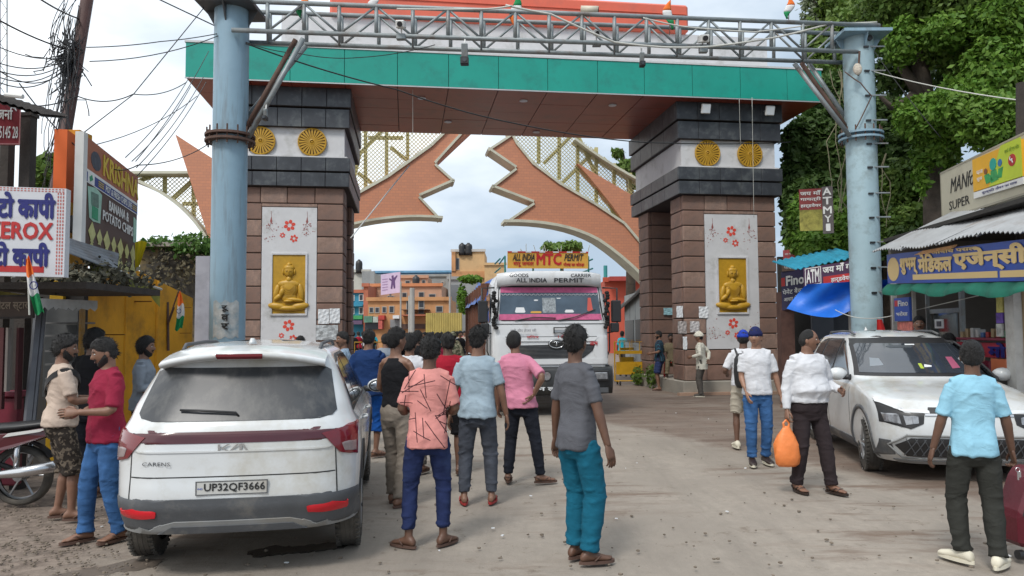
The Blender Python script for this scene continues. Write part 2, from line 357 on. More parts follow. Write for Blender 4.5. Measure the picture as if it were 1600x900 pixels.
Z1, Z2, Z3, Z4, Z5, Z6 = zt(306), zt(284), zt(264), zt(221), zt(192), zt(167)
PW = 2.66                     # tower width
sL = gpx(536, 400, 0)[0]      # right edge of the left tower
towers = ((0, PW, 1), (sL-PW, sL, -1))
CS = zt(167)+.05              # soffit level
block_mesh = {}
def block(s0, s1, t0, t1, z0, z1, par, mt):
    key = (round(s1-s0, 2), round(t1-t0, 2), round(z1-z0, 2), mt.name)
    if key not in block_mesh:
        mb = MB().box((0, 0, 0), (s1-s0, t1-t0, z1-z0)); me = mb.mesh('stone_block', mt)
        bm = bmesh.new(); bm.from_mesh(me); bmesh.ops.bevel(bm, geom=bm.edges[:], offset=.014, segments=1, affect='EDGES'); bm.to_mesh(me); bm.free()
        block_mesh[key] = me
    o = bpy.data.objects.new('stone_block', block_mesh[key]); o.parent = par; COL.objects.link(o)
    p = GP((s0+s1)/2+rnd.uniform(-.003, .003), (t0+t1)/2, (z0+z1)/2)
    o.matrix_local = inv_of(par) @ (Matrix.Translation(p) @ Matrix.Rotation(TH+rnd.uniform(-.002, .002), 4, 'Z'))
    return o
for (a, b_, side) in towers:
    par = gate
    # plinths and cores for front and back pillar, courses of stone
    gpart('plinth', m_conc, (a-.12, b_+.10, -.14, 4.1, 0-.05, ZB), bevel=.02)
    gpart('plinth_step', mat('plinth_step_stone', srgb(170, 140, 120), .8, .15), (a-.3, b_+.1, -.32, -.141, -.05, .06))
    for (t0, t1) in ((0, .92), (2.94, 3.90)):
        gpart('pillar_core', m_core, (a+.03, b_-.03, t0+.03, t1-.03, ZB, Z6))
    nrow = 12; hz = (Z1-ZB)/nrow
    for r in range(nrow):
        z0 = ZB+r*hz+.012; z1 = ZB+(r+1)*hz-.012
        # front face: left stack, right stack, panel between (rows 2..9 are the white panel)
        wl = .60; wr = .52
        if side < 0: wl, wr = .66, .64
        jit = lambda: rnd.uniform(0, .014)
        if 2 <= r <= 9+(1 if side < 0 else 1):
            segs = [(a, a+wl), (b_-wr, b_)]
        elif r < 2: segs = [(a, a+wl), (a+wl+.012, b_-wr-.012), (b_-wr, b_)]
        else: segs = [(a, a+.62), (a+.632, a+1.27), (a+1.282, a+1.95), (a+1.962, b_)]
        for i, (x0, x1) in enumerate(segs):
            block(x0, x1, -.0-jit(), .03+.1, z0, z1, gate, m_stone if (i+r) % 3 else m_stone2)
        # side faces (left side of right tower, right side of left tower) and back pillar
        for (t0, t1) in ((.145, .92), (2.94, 3.90)):
            block(a-.004-jit(), a+.1, t0, t1, z0, z1, gate, m_stone); block(b_-.1, b_+.004+jit(), t0, t1, z0, z1, gate, m_stone)
        for k in range(3):
            x0 = a+.1+(PW-.2)*k/3+.006; block(x0, x0+(PW-.2)/3-.012, 2.93-jit(), 3.0, z0, z1, gate, m_stone)
    # dark bands: two tiers below, white band, two tiers above, around the whole tower (t 0..4)
    def tier(z0, z1, o, ta=0, tb=4.05):
        nb = 5; x0, x1 = a-o, b_+o; zz0, zz1 = z0+.005, z1-.005
        gbox(mbk := MB(), x0+.03, x1-.03, -o+.03+ta, tb+o-.03, z0, z1)
        mbk.build('band_core', m_core, gate)
        for k in range(nb):
            gpart('granite_slab', m_dark, (x0+(x1-x0)*k/nb+.005, x0+(x1-x0)*(k+1)/nb-.005, -o+ta, -o+.06+ta, zz0, zz1), bevel=.008)
        for k in range(4):
            y0 = -o+.062+ta; y1 = tb+o
            for xx in ((x0, x0+.05), (x1-.05, x1)):
                gpart('granite_slab', m_dark, (xx[0], xx[1], y0+(y1-y0)*k/4+.005, y0+(y1-y0)*(k+1)/4-.005, zz0, zz1), bevel=.008)
    tier(Z1, Z2-.03, .15); tier(Z2, Z3, .17)
    gpart('band_fillet', m_white, (a-.10, b_+.10, -.10, 4.10, Z3-.004, Z3+.04))
    gpart('white_band', m_white, (a-.02, b_+.02, -.02, 4.07, Z3+.04, Z4))
    tier(Z4, Z5-.035, .15); tier(Z5, CS, .19)
    # gilded wheels
    for cx in (a+.72, a+1.94) if side > 0 else (a+.62, a+1.88):
        cz = (Z3+Z4)/2+.02; R0 = .36
        wh = gpart('gold_wheel', m_gold, (cx-.01, cx+.01, -.03, -.02, cz-.01, cz+.01))
        me = MB(); me.cyl(GP(cx, -.03, cz), GP(cx, -.06, cz), R0, 36)
        me.mi = 1; me.cyl(GP(cx, -.06, cz), GP(cx, -.064, cz), R0*.92, 36); me.mi = 0
        for k in range(24):
            g_ = 2*PI*k/24; c0, s0 = math.cos(g_), math.sin(g_)
            mk_ = [GP(cx+c0*R0*.18-s0*.008, -.065, cz+s0*R0*.18+c0*.008), GP(cx+c0*R0*.18+s0*.008, -.065, cz+s0*R0*.18-c0*.008), GP(cx+c0*R0*.9+s0*.026, -.065, cz+s0*R0*.9-c0*.026), GP(cx+c0*R0*.9-s0*.026, -.065, cz+s0*R0*.9+c0*.026)]
            me.prism(mk_, -gv*.022)
        ring = []
        for k in range(37):
            g_ = 2*PI*k/36; ring.append(GP(cx+math.cos(g_)*R0*.95, -.075, cz+math.sin(g_)*R0*.95))
        me.tube(ring, .02, 6, cap=False); me.tube([GP(cx+math.cos(2*PI*k/18)*R0*.16, -.08, cz+math.sin(2*PI*k/18)*R0*.16) for k in range(19)], .018, 6, cap=False)
        me.ell(GP(cx, -.07, cz), (.03, .03, .03))
        mm_ = me.mesh('gold_wheel', [m_gold, m_golddk]); mm_.transform(inv_of(gate)); wh.data = mm_
    # white panel with gold niche and relief
    pa0, pa1 = a+(.60 if side > 0 else .66)+.012, b_-(.52 if side > 0 else .64)-.012
    pz0, pz1 = ZB+2*hz+.012, ZB+11*hz-.10
    gpart('panel_lintel', m_stone2, (pa0-.01, pa1+.01, -.02, .12, pz1+.012, ZB+11*hz-.012), bevel=.01)
    gpart('white_panel', m_white, (pa0, pa1, -.012, .10, pz0, pz1))
    pcx = (pa0+pa1)/2; nz0, nz1 = pz0+(pz1-pz0)*.255+.05, pz0+(pz1-pz0)*.655+.06; nw = .80/2
    m_ni = MB()
    for (x0, x1, z0, z1) in ((pcx-nw-.05, pcx-nw, nz0-.05, nz1+.05), (pcx+nw, pcx+nw+.05, nz0-.05, nz1+.05), (pcx-nw, pcx+nw, nz0-.05, nz0), (pcx-nw, pcx+nw, nz1, nz1+.05)):
        gbox(m_ni, x0, x1, -.05, -.013, z0, z1)
    m_ni.build('niche_frame', m_white, gate, bevel=.004)
    gpart('niche_back', m_gold, (pcx-nw+.002, pcx+nw-.002, -.020, -.013, nz0+.002, nz1-.002))
    # seated cross-legged figure in relief
    rf = MB(); H = nz1-nz0; tt = -.03
    def E(x, z, rx, rz, ry=.05, ang=0, t=None):
        R = GR @ Matrix.Rotation(ang, 3, 'Y'); rf.ell(GP(pcx+x*H, tt if t is None else t, nz0+z*H), (rx*H, ry, rz*H), R, 16, 10)
    E(0, .72, .085, .105, .08); E(0, .83, .045, .04, .06); E(0, .775, .09, .06, .075)
    E(-.095, .71, .016, .05, .03); E(.095, .71, .016, .05, .03)
    E(0, .58, .05, .06, .06); E(0, .42, .15, .17, .07); E(0, .50, .19, .075, .06); E(0, .28, .13, .10, .06)
    E(.20, .37, .05, .15, .06, -.15); E(-.20, .37, .05, .13, .06, .2)
    E(-.17, .28, .09, .045, .07, -.7, -.055); E(-.11, .36, .045, .075, .06, .3, -.075)
    E(.10, .235, .15, .038, .07, .12, -.06); E(0, .21, .08, .028, .07, 0, -.09)
    E(-.17, .12, .17, .065, .075, .16, -.04); E(.17, .12, .17, .065, .075, -.16, -.04); E(0, .09, .20, .05, .08, 0, -.05)
    E(-.03, .725, .02, .006, .03, 0, -.10); E(.03, .725, .02, .006, .03, 0, -.10); E(0, .70, .012, .03, .03, 0, -.10); E(0, .665, .022, .008, .02, 0, -.105)
    for k in range(4): rf.tube([GP(pcx+(-.11+.22*q/8)*H, -.098-.012*math.sin(PI*q/8), nz0+(.50-.035*k-.10*math.sin(PI*q/8))*H) for q in range(9)], .006, 5)
    fo = rf.build('seated_figure_relief', m_gold, gate, smooth=True)
    # painted flowers
    fl = MB()
    def flower(x, z, r, t=-.0165):
        for k in range(6):
            g_ = k*PI/3+.3; c0, s0 = math.cos(g_), math.sin(g_)
            pts = []
            for q in range(10):
                h_ = 2*PI*q/10; u_ = r*.66+math.cos(h_)*r*.36; v_ = math.sin(h_)*r*.30
                pts.append(GP(x+c0*u_-s0*v_, t, z+s0*u_+c0*v_))
            fl.prism(pts, gv*.003)
    for zz, sg in ((nz1+(pz1-nz1)*.62, 1), (nz0-(nz0-pz0)*.30, 1)):
        flower(pcx+.0, zz, .145); flower(pcx-.17, zz-.25, .07); flower(pcx+.11, zz-.33, .10)
    fl.build('painted_flower', m_redp, gate)
    sp_ = MB(); r3 = random.Random(4+side)
    for cx in (pa0+.22, pa1-.24):
        for k in range(26):
            zz = pz1-.35-abs(r3.gauss(0, .22))-.05; xx = cx+r3.gauss(0, .09+.1*(pz1-.35-zz)); q = r3.uniform(.008, .022)
            sp_.prism([GP(xx-q, -.0165, zz), GP(xx, -.0165, zz-q*.7), GP(xx+q, -.0165, zz+q*.3), GP(xx, -.0165, zz+q)], gv*.003)
            if side > 0:
                zz = pz0+.25+abs(r3.gauss(0, .2)); sp_.prism([GP(xx-q, -.0165, zz), GP(xx, -.0165, zz-q*.7), GP(xx+q, -.0165, zz+q*.3), GP(xx, -.0165, zz+q)], gv*.003)
        sp_.prism([GP(cx, -.0165, pz1-.24), GP(cx+.03, -.0165, pz1-.36), GP(cx, -.0165, pz1-.42), GP(cx-.03, -.0165, pz1-.36)], gv*.003)
        sp_.tube([GP(cx, -.016, pz1-.10), GP(cx+.01, -.016, pz1-.3), GP(cx-.04, -.016, pz1-.5), GP(cx+.05, -.016, pz1-.62)], .004, 4)
    sp_.build('painted_sprig', mat('sprig_paint', (.30, .10, .09), .7), gate)['kind'] = 'stuff'
# canopy
fs0, fs1 = gpx(289, 122, -.6)[0], gpx(1285, 157, -.6)[0]
TF = -.6; TB = 3.95; CT = CS+.86
gpart('canopy_core', m_core, (fs0+.03, fs1-.03, TF+.03, TB, CS+.02, CT-.02))
# fascia panels
vx = [fs0]+[gpx(px, 130, TF)[0] for px in (388, 453, 538, 621, 701, 779, 856, 934, 1007, 1082, 1157, 1230)]+[fs1]
for i in range(len(vx)-1): gpart('fascia_panel', m_teal, (vx[i]+.006, vx[i+1]-.006, TF, TF+.03, CS+.0+rnd.uniform(0, .004), CT), bevel=.004)
for i in range(4):
    t0 = TF+(TB-TF)*i/4; t1 = TF+(TB-TF)*(i+1)/4
    for xx in (fs0, fs1-.03): gpart('fascia_panel', m_teal, (xx, xx+.03, max(t0, TF+.032)+.006, t1-.006, CS, CT), bevel=.004)
gpart('fascia_trim', m_white, (fs0-.02, fs1+.02, TF-.02, TB, CT, CT+.05))
gpart('fascia_edge', mat('aluminium_trim', (.5, .5, .5), .4, metal=.5), (fs0-.006, fs1+.006, TF-.006, TF+.02, CS-.03, CS-.002))
# soffit panels
tz = [TF+.025, .55, 1.4, 2.3, 3.15, TB]
for i in range(len(vx)-1):
    for j in range(5):
        gpart('soffit_panel', m_soff, (vx[i]+.010, vx[i+1]-.010, tz[j]+.008, tz[j+1]-.008, CS-.004-rnd.uniform(0, .006), CS+.02))
for px, py in ((659, 153), (818, 157), (957, 164), (838, 206), (1012, 208), (700, 190)):
    p = onp(px, py, Vector((0, 0, CS-.012)), gz_); me = MB().cyl(p, p-gz_*.02, .11, 16); me.build('soffit_light', m_wplast, gate)
# upper parapet: white block, salmon box
wl0, wz0 = gpx(440, 28, .6); wl1 = gpx(1198, 60, .6)[0]
gpart('parapet_wall', m_white, (wl0, wl1, .6, 3.4, CT+.03, gpx(800, 40, .6)[1]))
ol0 = gpx(515, 10, .45)[0]; ol1 = gpx(1076, 30, .45)[0]; oz0 = gpx(800, 37, .45)[1]; oz1 = gpx(1000, 3, .45)[1]
gpart('parapet_sign_box', m_orange, (ol0, ol1, .45, 1.6, oz0, oz1), bevel=.06)
gpart('parapet_sign_rib', m_orange, (ol0+.05, ol1-.05, .42, .448, oz0+.62*(oz1-oz0), oz0+.64*(oz1-oz0)))
gpart('parapet_crown', m_orange, (ol0+3.0, ol1-4.2, .5, 1.55, oz1-.01, oz1+.18), bevel=.03)
# two floodlights under the canopy on the right tower
for i, (px, py) in enumerate(((1103, 170), (1203, 173))):
    s_, z_ = gpx(px, py, -.42); fl_ = thing('floodlight', ['white square floodlight on the right stone tower, left one nearer the span', 'white square floodlight on the right stone tower, outermost to the right'][i], 'floodlight', GP(s_, -.42, z_), TH, 'floodlights on the right stone tower')
    mb = MB().box((0, 0, 0), (.26, .07, .26), Matrix.Rotation(.35, 3, 'X')); mb.build('housing', m_wplast, fl_, world=False, bevel=.02)
    MB().box((0, -.04, -.014), (.21, .01, .21), Matrix.Rotation(.35, 3, 'X')).build('lens', mat('lamp_glass', (.72, .76, .8), .12), fl_, world=False)
    MB().tube([(-.10, .0, .0), (-.10, .16, .03), (.10, .16, .03), (.10, 0, 0)], .012, 6).build('bracket', m_steel, fl_, world=False)
# papers pasted on the towers
def paper(px0, py0, px1, py1, t, lab, parts=True, off=-.03, mt=None, grp='notices pasted on the gate towers'):
    s0, z1 = gpx(px0, py0, off+t); s1, z0 = gpx(px1, py1, off+t)
    mb = MB(); n = 5; P = []
    for i in range(n+1):
        P.append([GP(lerp(s0, s1, j/4), t+off+.012*math.sin(i*1.7+j*2.1+px0), lerp(z0, z1, i/n)) for j in range(5)])
    mb.grid(P); mb.grid([[q+gv*.006 for q in reversed(r)] for r in P])
    o = mb.build('notice', mt or m_paper); return tag(o, lab, 'notice', grp)
paper(497, 483, 514, 506, 0, 'small white notice with a dark sketch, left of a pair on the left stone tower')
paper(515, 482, 531, 505, 0, 'small white notice, right of a pair on the left stone tower')
paper(494, 508, 528, 531, 0, 'wide grey printed poster below two small notices on the left stone tower', mt=mat('grey_print', (.38, .40, .41), .8, .5, 14))
paper(1037, 481, 1053, 492, 2.9, 'small pale blue notice in the shaded recess of the right tower', mt=mat('pale_blue_paper', (.35, .6, .66), .8))
paper(1057, 478, 1067, 496, 0, 'narrow bluish notice on the left corner of the right tower front')
paper(1092, 479, 1107, 497, 0, 'plain white sheet beside the white panel of the right tower', mt=m_paper)
paper(1059, 502, 1073, 521, 0, 'torn grey poster above the pointing turbaned man, left one', mt=mat('torn_print', (.35, .32, .31), .85, .5, 18))
paper(1078, 502, 1093, 519, 0, 'torn white and dark poster above the pointing turbaned man, right one', mt=mat('torn_print2', (.48, .46, .46), .85, .5, 12))
paper(1067, 526, 1074, 546, 0, 'narrow torn white strip of paper left of the turbaned man')
for o in [q for q in COL.objects if q.name.startswith('notice')]:
    pass
# ================================================================ the arch beyond
TA = 11.0
arch = thing('brick_arch', 'peach brick ornamental arch with pointed leaf shapes and yellow lattice beyond the gate', 'arch', GP(0, TA, 0), TH)
def AP(px, py, t=0): s_, z_ = gpx(px, py, TA+t); return GP(s_, TA+t, z_)
def APs(pts, t=0): return [AP(x, y, t) for x, y in pts]
def arc(p0, p1, p2, n=12):   # quadratic bezier
    return [((1-t)**2*p0[0]+2*t*(1-t)*p1[0]+t*t*p2[0], (1-t)**2*p0[1]+2*t*(1-t)*p1[1]+t*t*p2[1]) for t in [i/n for i in range(n+1)]]
def archpart(name, upper, lower, mt, dep=1.0, t=0, rim=True):
    """strip between two polylines in the arch plane, with depth, plus cream rims along both edges"""
    m = max(len(upper), len(lower))
    mb = MB(); poly = list(upper)+list(reversed(lower)); P = APs(poly, t)
    bm = bmesh.new(); 
    mb.prism(P, gv*dep); o = mb.build(name, mt, arch)
    return o
def rimline(pts, wd=.22, dep=1.15, t=-.08, name='trim', side=1):
    """cream edge band: thin in the arch plane, full depth"""
    P = APs(pts, t); mb = MB()
    for a, b_ in zip(P[:-1], P[1:]):
        d = (b_-a).normalized(); nn = gv.cross(d).normalized()*wd*.72*side
        mb.hexa([a, b_, b_+nn, a+nn], [a+gv*dep, b_+gv*dep, b_+nn+gv*dep, a+nn+gv*dep])
    return mb.build(name, m_cream, arch)
# left half: leaf-shaped body (seen right of the left tower)
inner_top_L = arc((400, 402), (560, 330), (716, 205), 14)
low_L = [(688, 249), (710, 281), (660, 305), (690, 341)]+arc((690, 341), (620, 334), (548, 352), 8)+arc((548, 352), (440, 392), (392, 520), 8)[1:]
def tri_poly(name, poly, mt, dep, t=0):
    mb = MB(); P = APs(poly, t); mb.prism(P, gv*dep); o = mb.build(name, mt, arch)
    bm = bmesh.new(); bm.from_mesh(o.data); bmesh.ops.triangulate(bm, faces=bm.faces[:], ngon_method='EAR_CLIP'); bmesh.ops.recalc_face_normals(bm, faces=bm.faces[:]); bm.to_mesh(o.data); bm.free(); return o
# the canopy hides the top: the bodies run on up to a point
bodyL = [(350, 520)]+[(350, 470), (470, 352), (555, 301), (605, 273), (640, 248), (672, 225), (702, 196)]+[(750, 190), (681, 255), (711, 282), (656, 306), (688, 340)]+arc((688, 340), (620, 334), (548, 352), 8)[1:]+arc((548, 352), (430, 400), (400, 520), 8)[1:]
tri_poly('left_leaf', bodyL, m_brick, 1.0)
rimline([(350, 470), (470, 352), (555, 301), (605, 273), (640, 248), (672, 225), (702, 196)], .16, 1.1, -.08, side=1)
rimline([(740, 190), (681, 255)], .13, 1.1, -.08, side=1); rimline([(681, 255), (711, 282)], .13, 1.1, -.08, side=1); rimline([(711, 282), (656, 306)], .13, 1.1, -.08); rimline([(656, 306), (688, 340)], .12, 1.1, -.08)
rimline(arc((692, 341), (620, 334), (548, 352), 8)+arc((548, 352), (430, 400), (400, 520), 8)[1:], .13, 1.15, -.1, side=1)
bodyR = [(800, 208), (762, 233), (806, 262), (768, 291), (834, 316), (790, 346)]+arc((790, 346), (880, 345), (935, 376), 8)[1:]+arc((935, 376), (1010, 425), (1075, 520), 8)[1:]+[(1110, 520)]+[(1110, 480), (1060, 430), (1006, 387), (975, 350), (930, 320), (875, 288), (832, 256), (806, 224), (792, 196)][:-1]
tri_poly('right_leaf', bodyR, m_brick, 1.0)
rimline([(800, 208), (762, 233)], .13, 1.1, -.08, side=-1); rimline([(762, 232), (806, 262)], .13, 1.1, -.08, side=-1); rimline([(806, 262), (768, 291)], .13, 1.1, -.08, side=-1); rimline([(768, 291), (834, 316)], .13, 1.1, -.08, side=-1); rimline([(834, 316), (790, 346)], .13, 1.1, -.08, side=-1)
rimline(arc((788, 347), (880, 345), (935, 376), 8)+arc((935, 376), (1010, 425), (1075, 520), 8)[1:], .16, 1.15, -.1, side=-1)
rimline([(1110, 480), (1060, 430), (1006, 387), (975, 350), (930, 320), (875, 288), (832, 256), (806, 224), (792, 196)], .14, 1.1, -.08, side=1)
# right outer leaf behind lattice
tri_poly('outer_leaf', [(902, 255)]+arc((902, 255), (960, 320), (1012, 400), 6)[1:]+[(1060, 480), (1080, 420)]+arc((1030, 330), (980, 300), (902, 255), 5)[0:5], m_brick, .6, t=.2)
# left spire leaf (in front of the lattice, left of blue post)
spire = [(274, 210)]+arc((274, 210), (300, 290), (326, 372), 6)[1:]+[(350, 430), (352, 260)]+arc((352, 260), (320, 240), (274, 210), 5)[1:-1]
tri_poly('side_leaf', spire, m_brick, .8, t=-.1)
# lattices: frame truss with diagonal mesh
def lattice(name, poly, step=.165, r=.012, t=.45):
    P2 = []
    for x, y in poly: s_, z_ = gpx(x, y, TA+t); P2.append((s_, z_))
    def inside_segments(c, sgn):  # line z = sgn*s + c clipped to polygon
        hits = []
        for (x0, y0), (x1, y1) in zip(P2, P2[1:]+P2[:1]):
            f0 = y0-sgn*x0-c; f1 = y1-sgn*x1-c
            if f0*f1 < 0: k = f0/(f0-f1); hits.append(x0+(x1-x0)*k)
        hits.sort(); return [(hits[i], hits[i+1]) for i in range(0, len(hits)-1, 2)]
    mb = MB()
    for sgn in (1, -1):
        cs = [y-sgn*x for x, y in P2]; c = min(cs)
        while c < max(cs):
            for (x0, x1) in inside_segments(c, sgn):
                if x1-x0 > .02:
                    a = GP(x0, TA+t+(.02*sgn), sgn*x0+c); b_ = GP(x1, TA+t+.02*sgn, sgn*x1+c); d = (b_-a).normalized(); nn = gv.cross(d)*r
                    mb.hexa([a-nn, b_-nn, b_+nn, a+nn], [a-nn+gv*.02, b_-nn+gv*.02, b_+nn+gv*.02, a+nn+gv*.02])
            c += step
    o = mb.build(name, m_lat, arch); o['kind'] = 'stuff'; return o
latL = [(505, 335), (505, 180), (712, 180)]+[(350, 470), (470, 352), (555, 301), (605, 273), (640, 248), (672, 225), (702, 196)][:1:-1]
lattice('lattice_mesh', latL)
latR = [(795, 190), (905, 200)]+arc((905, 215), (960, 262), (1030, 295), 6)+[(1040, 410)]+[(1110, 480), (1060, 430), (1006, 387), (975, 350), (930, 320), (875, 288), (832, 256), (806, 224), (792, 196)][2:]
lattice('lattice_mesh', latR)
latS = [(213, 269), (298, 269), (330, 372)]+arc((322, 365), (285, 310), (213, 279), 8)
lattice('lattice_mesh', latS)
rimline([(205, 267), (300, 267)], .14, .8, -.05)
rimline(arc((325, 372), (285, 305), (205, 276), 10), .15, 1.0, -.1, side=-1)
rimline(arc((900, 215), (960, 262), (1040, 300), 6), .13, .8, .1, side=1)
def lbeam(pts, wd=.07, t=.5):
    mb = MB()
    for a, b_ in zip(pts[:-1], pts[1:]):
        A, B = AP(*a, t), AP(*b_, t); d = (B-A).normalized(); nn = gv.cross(d)*wd
        mb.hexa([A-nn, B-nn, B+nn, A+nn], [A-nn+gv*.12, B-nn+gv*.12, B+nn+gv*.12, A+nn+gv*.12])
    mb.build('lattice_beam', m_lat, arch)
for q in ([(571, 180), (571, 315)], [(604, 180), (604, 295)], [(637, 180), (637, 262)], [(548, 300), (562, 240), (600, 200)], [(610, 230), (650, 260)], [(575, 215), (630, 215)], [(560, 270), (598, 300)],
          [(842, 200), (842, 255)], [(874, 200), (874, 280)], [(903, 205), (903, 300)], [(932, 230), (932, 322)], [(850, 255), (900, 205)], [(880, 285), (930, 235)], [(960, 255), (960, 330)], [(905, 215), (960, 335), (1000, 390)], [(985, 270), (985, 340)],
          [(257, 270), (257, 302)], [(302, 275), (302, 340)], [(270, 310), (300, 283)], [(215, 283), (250, 270)], [(285, 318), (310, 318)]): lbeam(q)
# ================================================================ vehicles
m_cpaint = mat('car_white_paint', (.60, .62, .63), .18, .02, 2, dirt=(.40, .37, .30), damt=.40, dscale=1.1, coat=.6)
m_cdusty = m_cpaint
m_glassd = mat('dark_car_glass', (.022, .027, .032), .06, .1, coat=.5)
m_dustyglass = mat('dusty_rear_glass', (.032, .035, .04), .34, .2, 3, dirt=(.09, .09, .088), damt=.5, dscale=1.8, streak=True, coat=.08)
m_trim = mat('black_car_trim', (.02, .02, .022), .45)
m_clad = mat('grey_bumper_cladding', (.075, .08, .088), .55, .15, 4, .1, 60, dirt=(.20, .185, .16), damt=.3, dscale=2)
m_clad2 = mat('silver_skid_trim', (.22, .225, .225), .4, .12, 4, dirt=(.20, .18, .15), damt=.4)
m_tl = mat('tail_lamp_red', (.15, .008, .014), .15, .2, coat=.6); m_tl2 = mat('tail_lamp_dark', (.07, .012, .018), .15, .2, coat=.5); m_refl = mat('red_reflector', (.55, .01, .02), .25)
m_chrome = mat('satin_chrome', (.55, .56, .58), .22, .04, metal=.9); m_tyre = mat('dusty_tyre', (.045, .042, .038), .9, .25, 8, .3, 50, dirt=(.16, .14, .115), damt=.4)
m_lamp = mat('clear_lamp_glass', (.26, .27, .29), .08, .4, 14, metal=.3, coat=.8); m_plate = mat('number_plate_white', (.50, .50, .48), .5, .05, dirt=(.36, .33, .28), damt=.4)
m_gap = mat('panel_gap', (.02, .02, .02), .8); m_alloy = mat('alloy_wheel', (.33, .34, .35), .3, .1, metal=.7); m_dustgold = mat('car_lower_dust', (.5, .48, .42), .5, .1, dirt=(.30, .26, .19), damt=.6)
m_intr = mat('cabin_dark', (.012, .012, .014), .8)
# ================================================================ steel gantry
YA, YB = 13.1, 14.9
m_tri_o = mat('flag_saffron', (.75, .16, .02), .8); m_tri_w = mat('flag_white', (.62, .62, .62), .8); m_tri_g = mat('flag_green', (.005, .22, .07), .8)
gtb = at(355, 600, YA)
gan = thing('gantry', 'blue grey steel pipe gantry carrying a lattice truss over the road', 'gantry', (gtb.x, gtb.y, 0))
def post(pxt, pyt, pxb, pyb, Y, r, cap, collar_y):
    a = at(pxb, pyb, Y); t = at(pxt, pyt, Y); base = Vector((a.x, a.y, -.02)); top = Vector((a.x, a.y, t.z))
    mb = MB(); mb.tube([base, top], r, 36); po = mb.build('post', m_bluest if Y < 14 else m_bluest2, gan, smooth=True, sharp=60)
    zc = at(pxb, collar_y, Y).z
    mb = MB(); mb.cyl((a.x, a.y, zc-.09), (a.x, a.y, zc-.05), r+.13, 28); mb.cyl((a.x, a.y, zc+.05), (a.x, a.y, zc+.01), r+.13, 28); mb.build('flange', m_rust if Y < 14 else m_bluest, po)
    for k in range(14):
        g_ = 2*PI*k/14; x, y = a.x+math.cos(g_)*(r+.09), a.y+math.sin(g_)*(r+.09); MB().cyl((x, y, zc-.16), (x, y, zc+.16), .014, 6).build('bolt', m_rust, po)
    mb = MB(); n = 24
    mb.rings([[Vector((a.x+math.cos(2*PI*k/n)*q, a.y+math.sin(2*PI*k/n)*q, z)) for k in range(n)] for q, z in ((r, top.z-.32), (r+.06, top.z-.18), (r+.15, top.z-.10), (r+.17, top.z-.09))]) if False else None
    mb.box((a.x, a.y, top.z+.03), (2*r+.36, 2*r+.36, .06))
    for g_ in (0, PI/2, PI, 3*PI/2):
        d = Vector((math.cos(g_), math.sin(g_), 0)); p = Vector((a.x, a.y, top.z)); sdw = Vector((-d.y, d.x, 0))*.012
        mb.prism([p+d*r-sdw, p+d*(r+.16)-sdw, p+d*r-Vector((0, 0, .28))-sdw], sdw*2)
    mb.build('cap_plate', m_bluest if Y > 14 else mat('dark_plate', (.07, .075, .08), .5), po)
    return po, a, top
poL, aL, tL = post(355, 18, 355, 530, YA, .295, 1, 216)
poR, aR, tR = post(1346, 62, 1355, 515, YB, .290, 1, 213)
# rungs
for k, py in enumerate((80, 117, 155, 193, 229, 265, 305, 342, 380, 419, 457)):
    p = at(1350, py, YB); MB().box((aR.x+.20, aR.y-.25, p.z), (.42, .03, .025)).build('rung', m_steel, poR)
    MB().box((aR.x+.02, aR.y-.30, p.z-.02), (.10, .03, .035)).build('rung_bracket', m_black, poR)
MB().cyl((aR.x+.10, aR.y-.26, at(1350, 68, YB).z), (aR.x+.10, aR.y-.31, at(1350, 68, YB).z), .055, 16).build('port_hole', m_black, poR)
def chord(p0, p1, dY): 
    return at(p0[0], p0[1], YA+dY), at(p1[0], p1[1], YB+dY)
FT = chord((362, 1), (1374, 40), -.35); FB = chord((362, 47), (1340, 81), -.35); BT = chord((384, 18), (1320, 53), .25); BB = chord((384, 66), (1325, 98), .25)
for nm, c in (('chord', FT), ('chord', FB), ('chord', BT), ('chord', BB)): MB().tube([c[0], c[1]], .042, 10).build(nm, m_steel, gan, smooth=True)
vps = [384, 418, 475, 530, 588, 645, 700, 752, 805, 858, 909, 960, 1010, 1058, 1107, 1156, 1205, 1254, 1300]
def onchord(c, px):   # point of the chord seen at pixel column px
    lo, hi = 0, 1
    def col(p): v = CR.transposed() @ (p-CP); return 800+FPX*v.x/-v.z
    for _ in range(30):
        m = (lo+hi)/2
        if col(lerp(c[0], c[1], m)) < px: lo = m
        else: hi = m
    return lerp(c[0], c[1], lo)
for (T_, B_, o_) in ((FT, FB, 0), (BT, BB, 4)):
    pts = [(onchord(T_, p+o_), onchord(B_, p+o_)) for p in vps]
    for i, (t, b_) in enumerate(pts):
        if i: MB().tube([t, b_], .036, 8).build('truss_vertical', m_steel, gan, smooth=True)
    for i in range(1, len(pts)-1):
        a, b_ = (pts[i][0], pts[i+1][1]) if i % 2 == 0 else (pts[i][1], pts[i+1][0]); MB().tube([a, b_], .022, 6).build('truss_diagonal', m_steel, gan, smooth=True)
for px in vps[1::2]:
    MB().tube([onchord(FT, px), onchord(BT, px)], .02, 6).build('truss_cross_bar', m_steel, gan, smooth=True); MB().tube([onchord(FB, px), onchord(BB, px)], .02, 6).build('truss_cross_bar', m_steel, gan, smooth=True)
for a, b_, Y0, Y1, m in (((376, 216), (462, 62), YA, YA+.0, m_rust), ((384, 222), (474, 60), YA-.1, YA-.2, m_steel), ((372, 200), (478, 72), YA+.2, YA+.3, m_steel)):
    MB().tube([at(*a, Y0), at(*b_, Y1)], .045, 10).build('brace', m, gan, smooth=True)
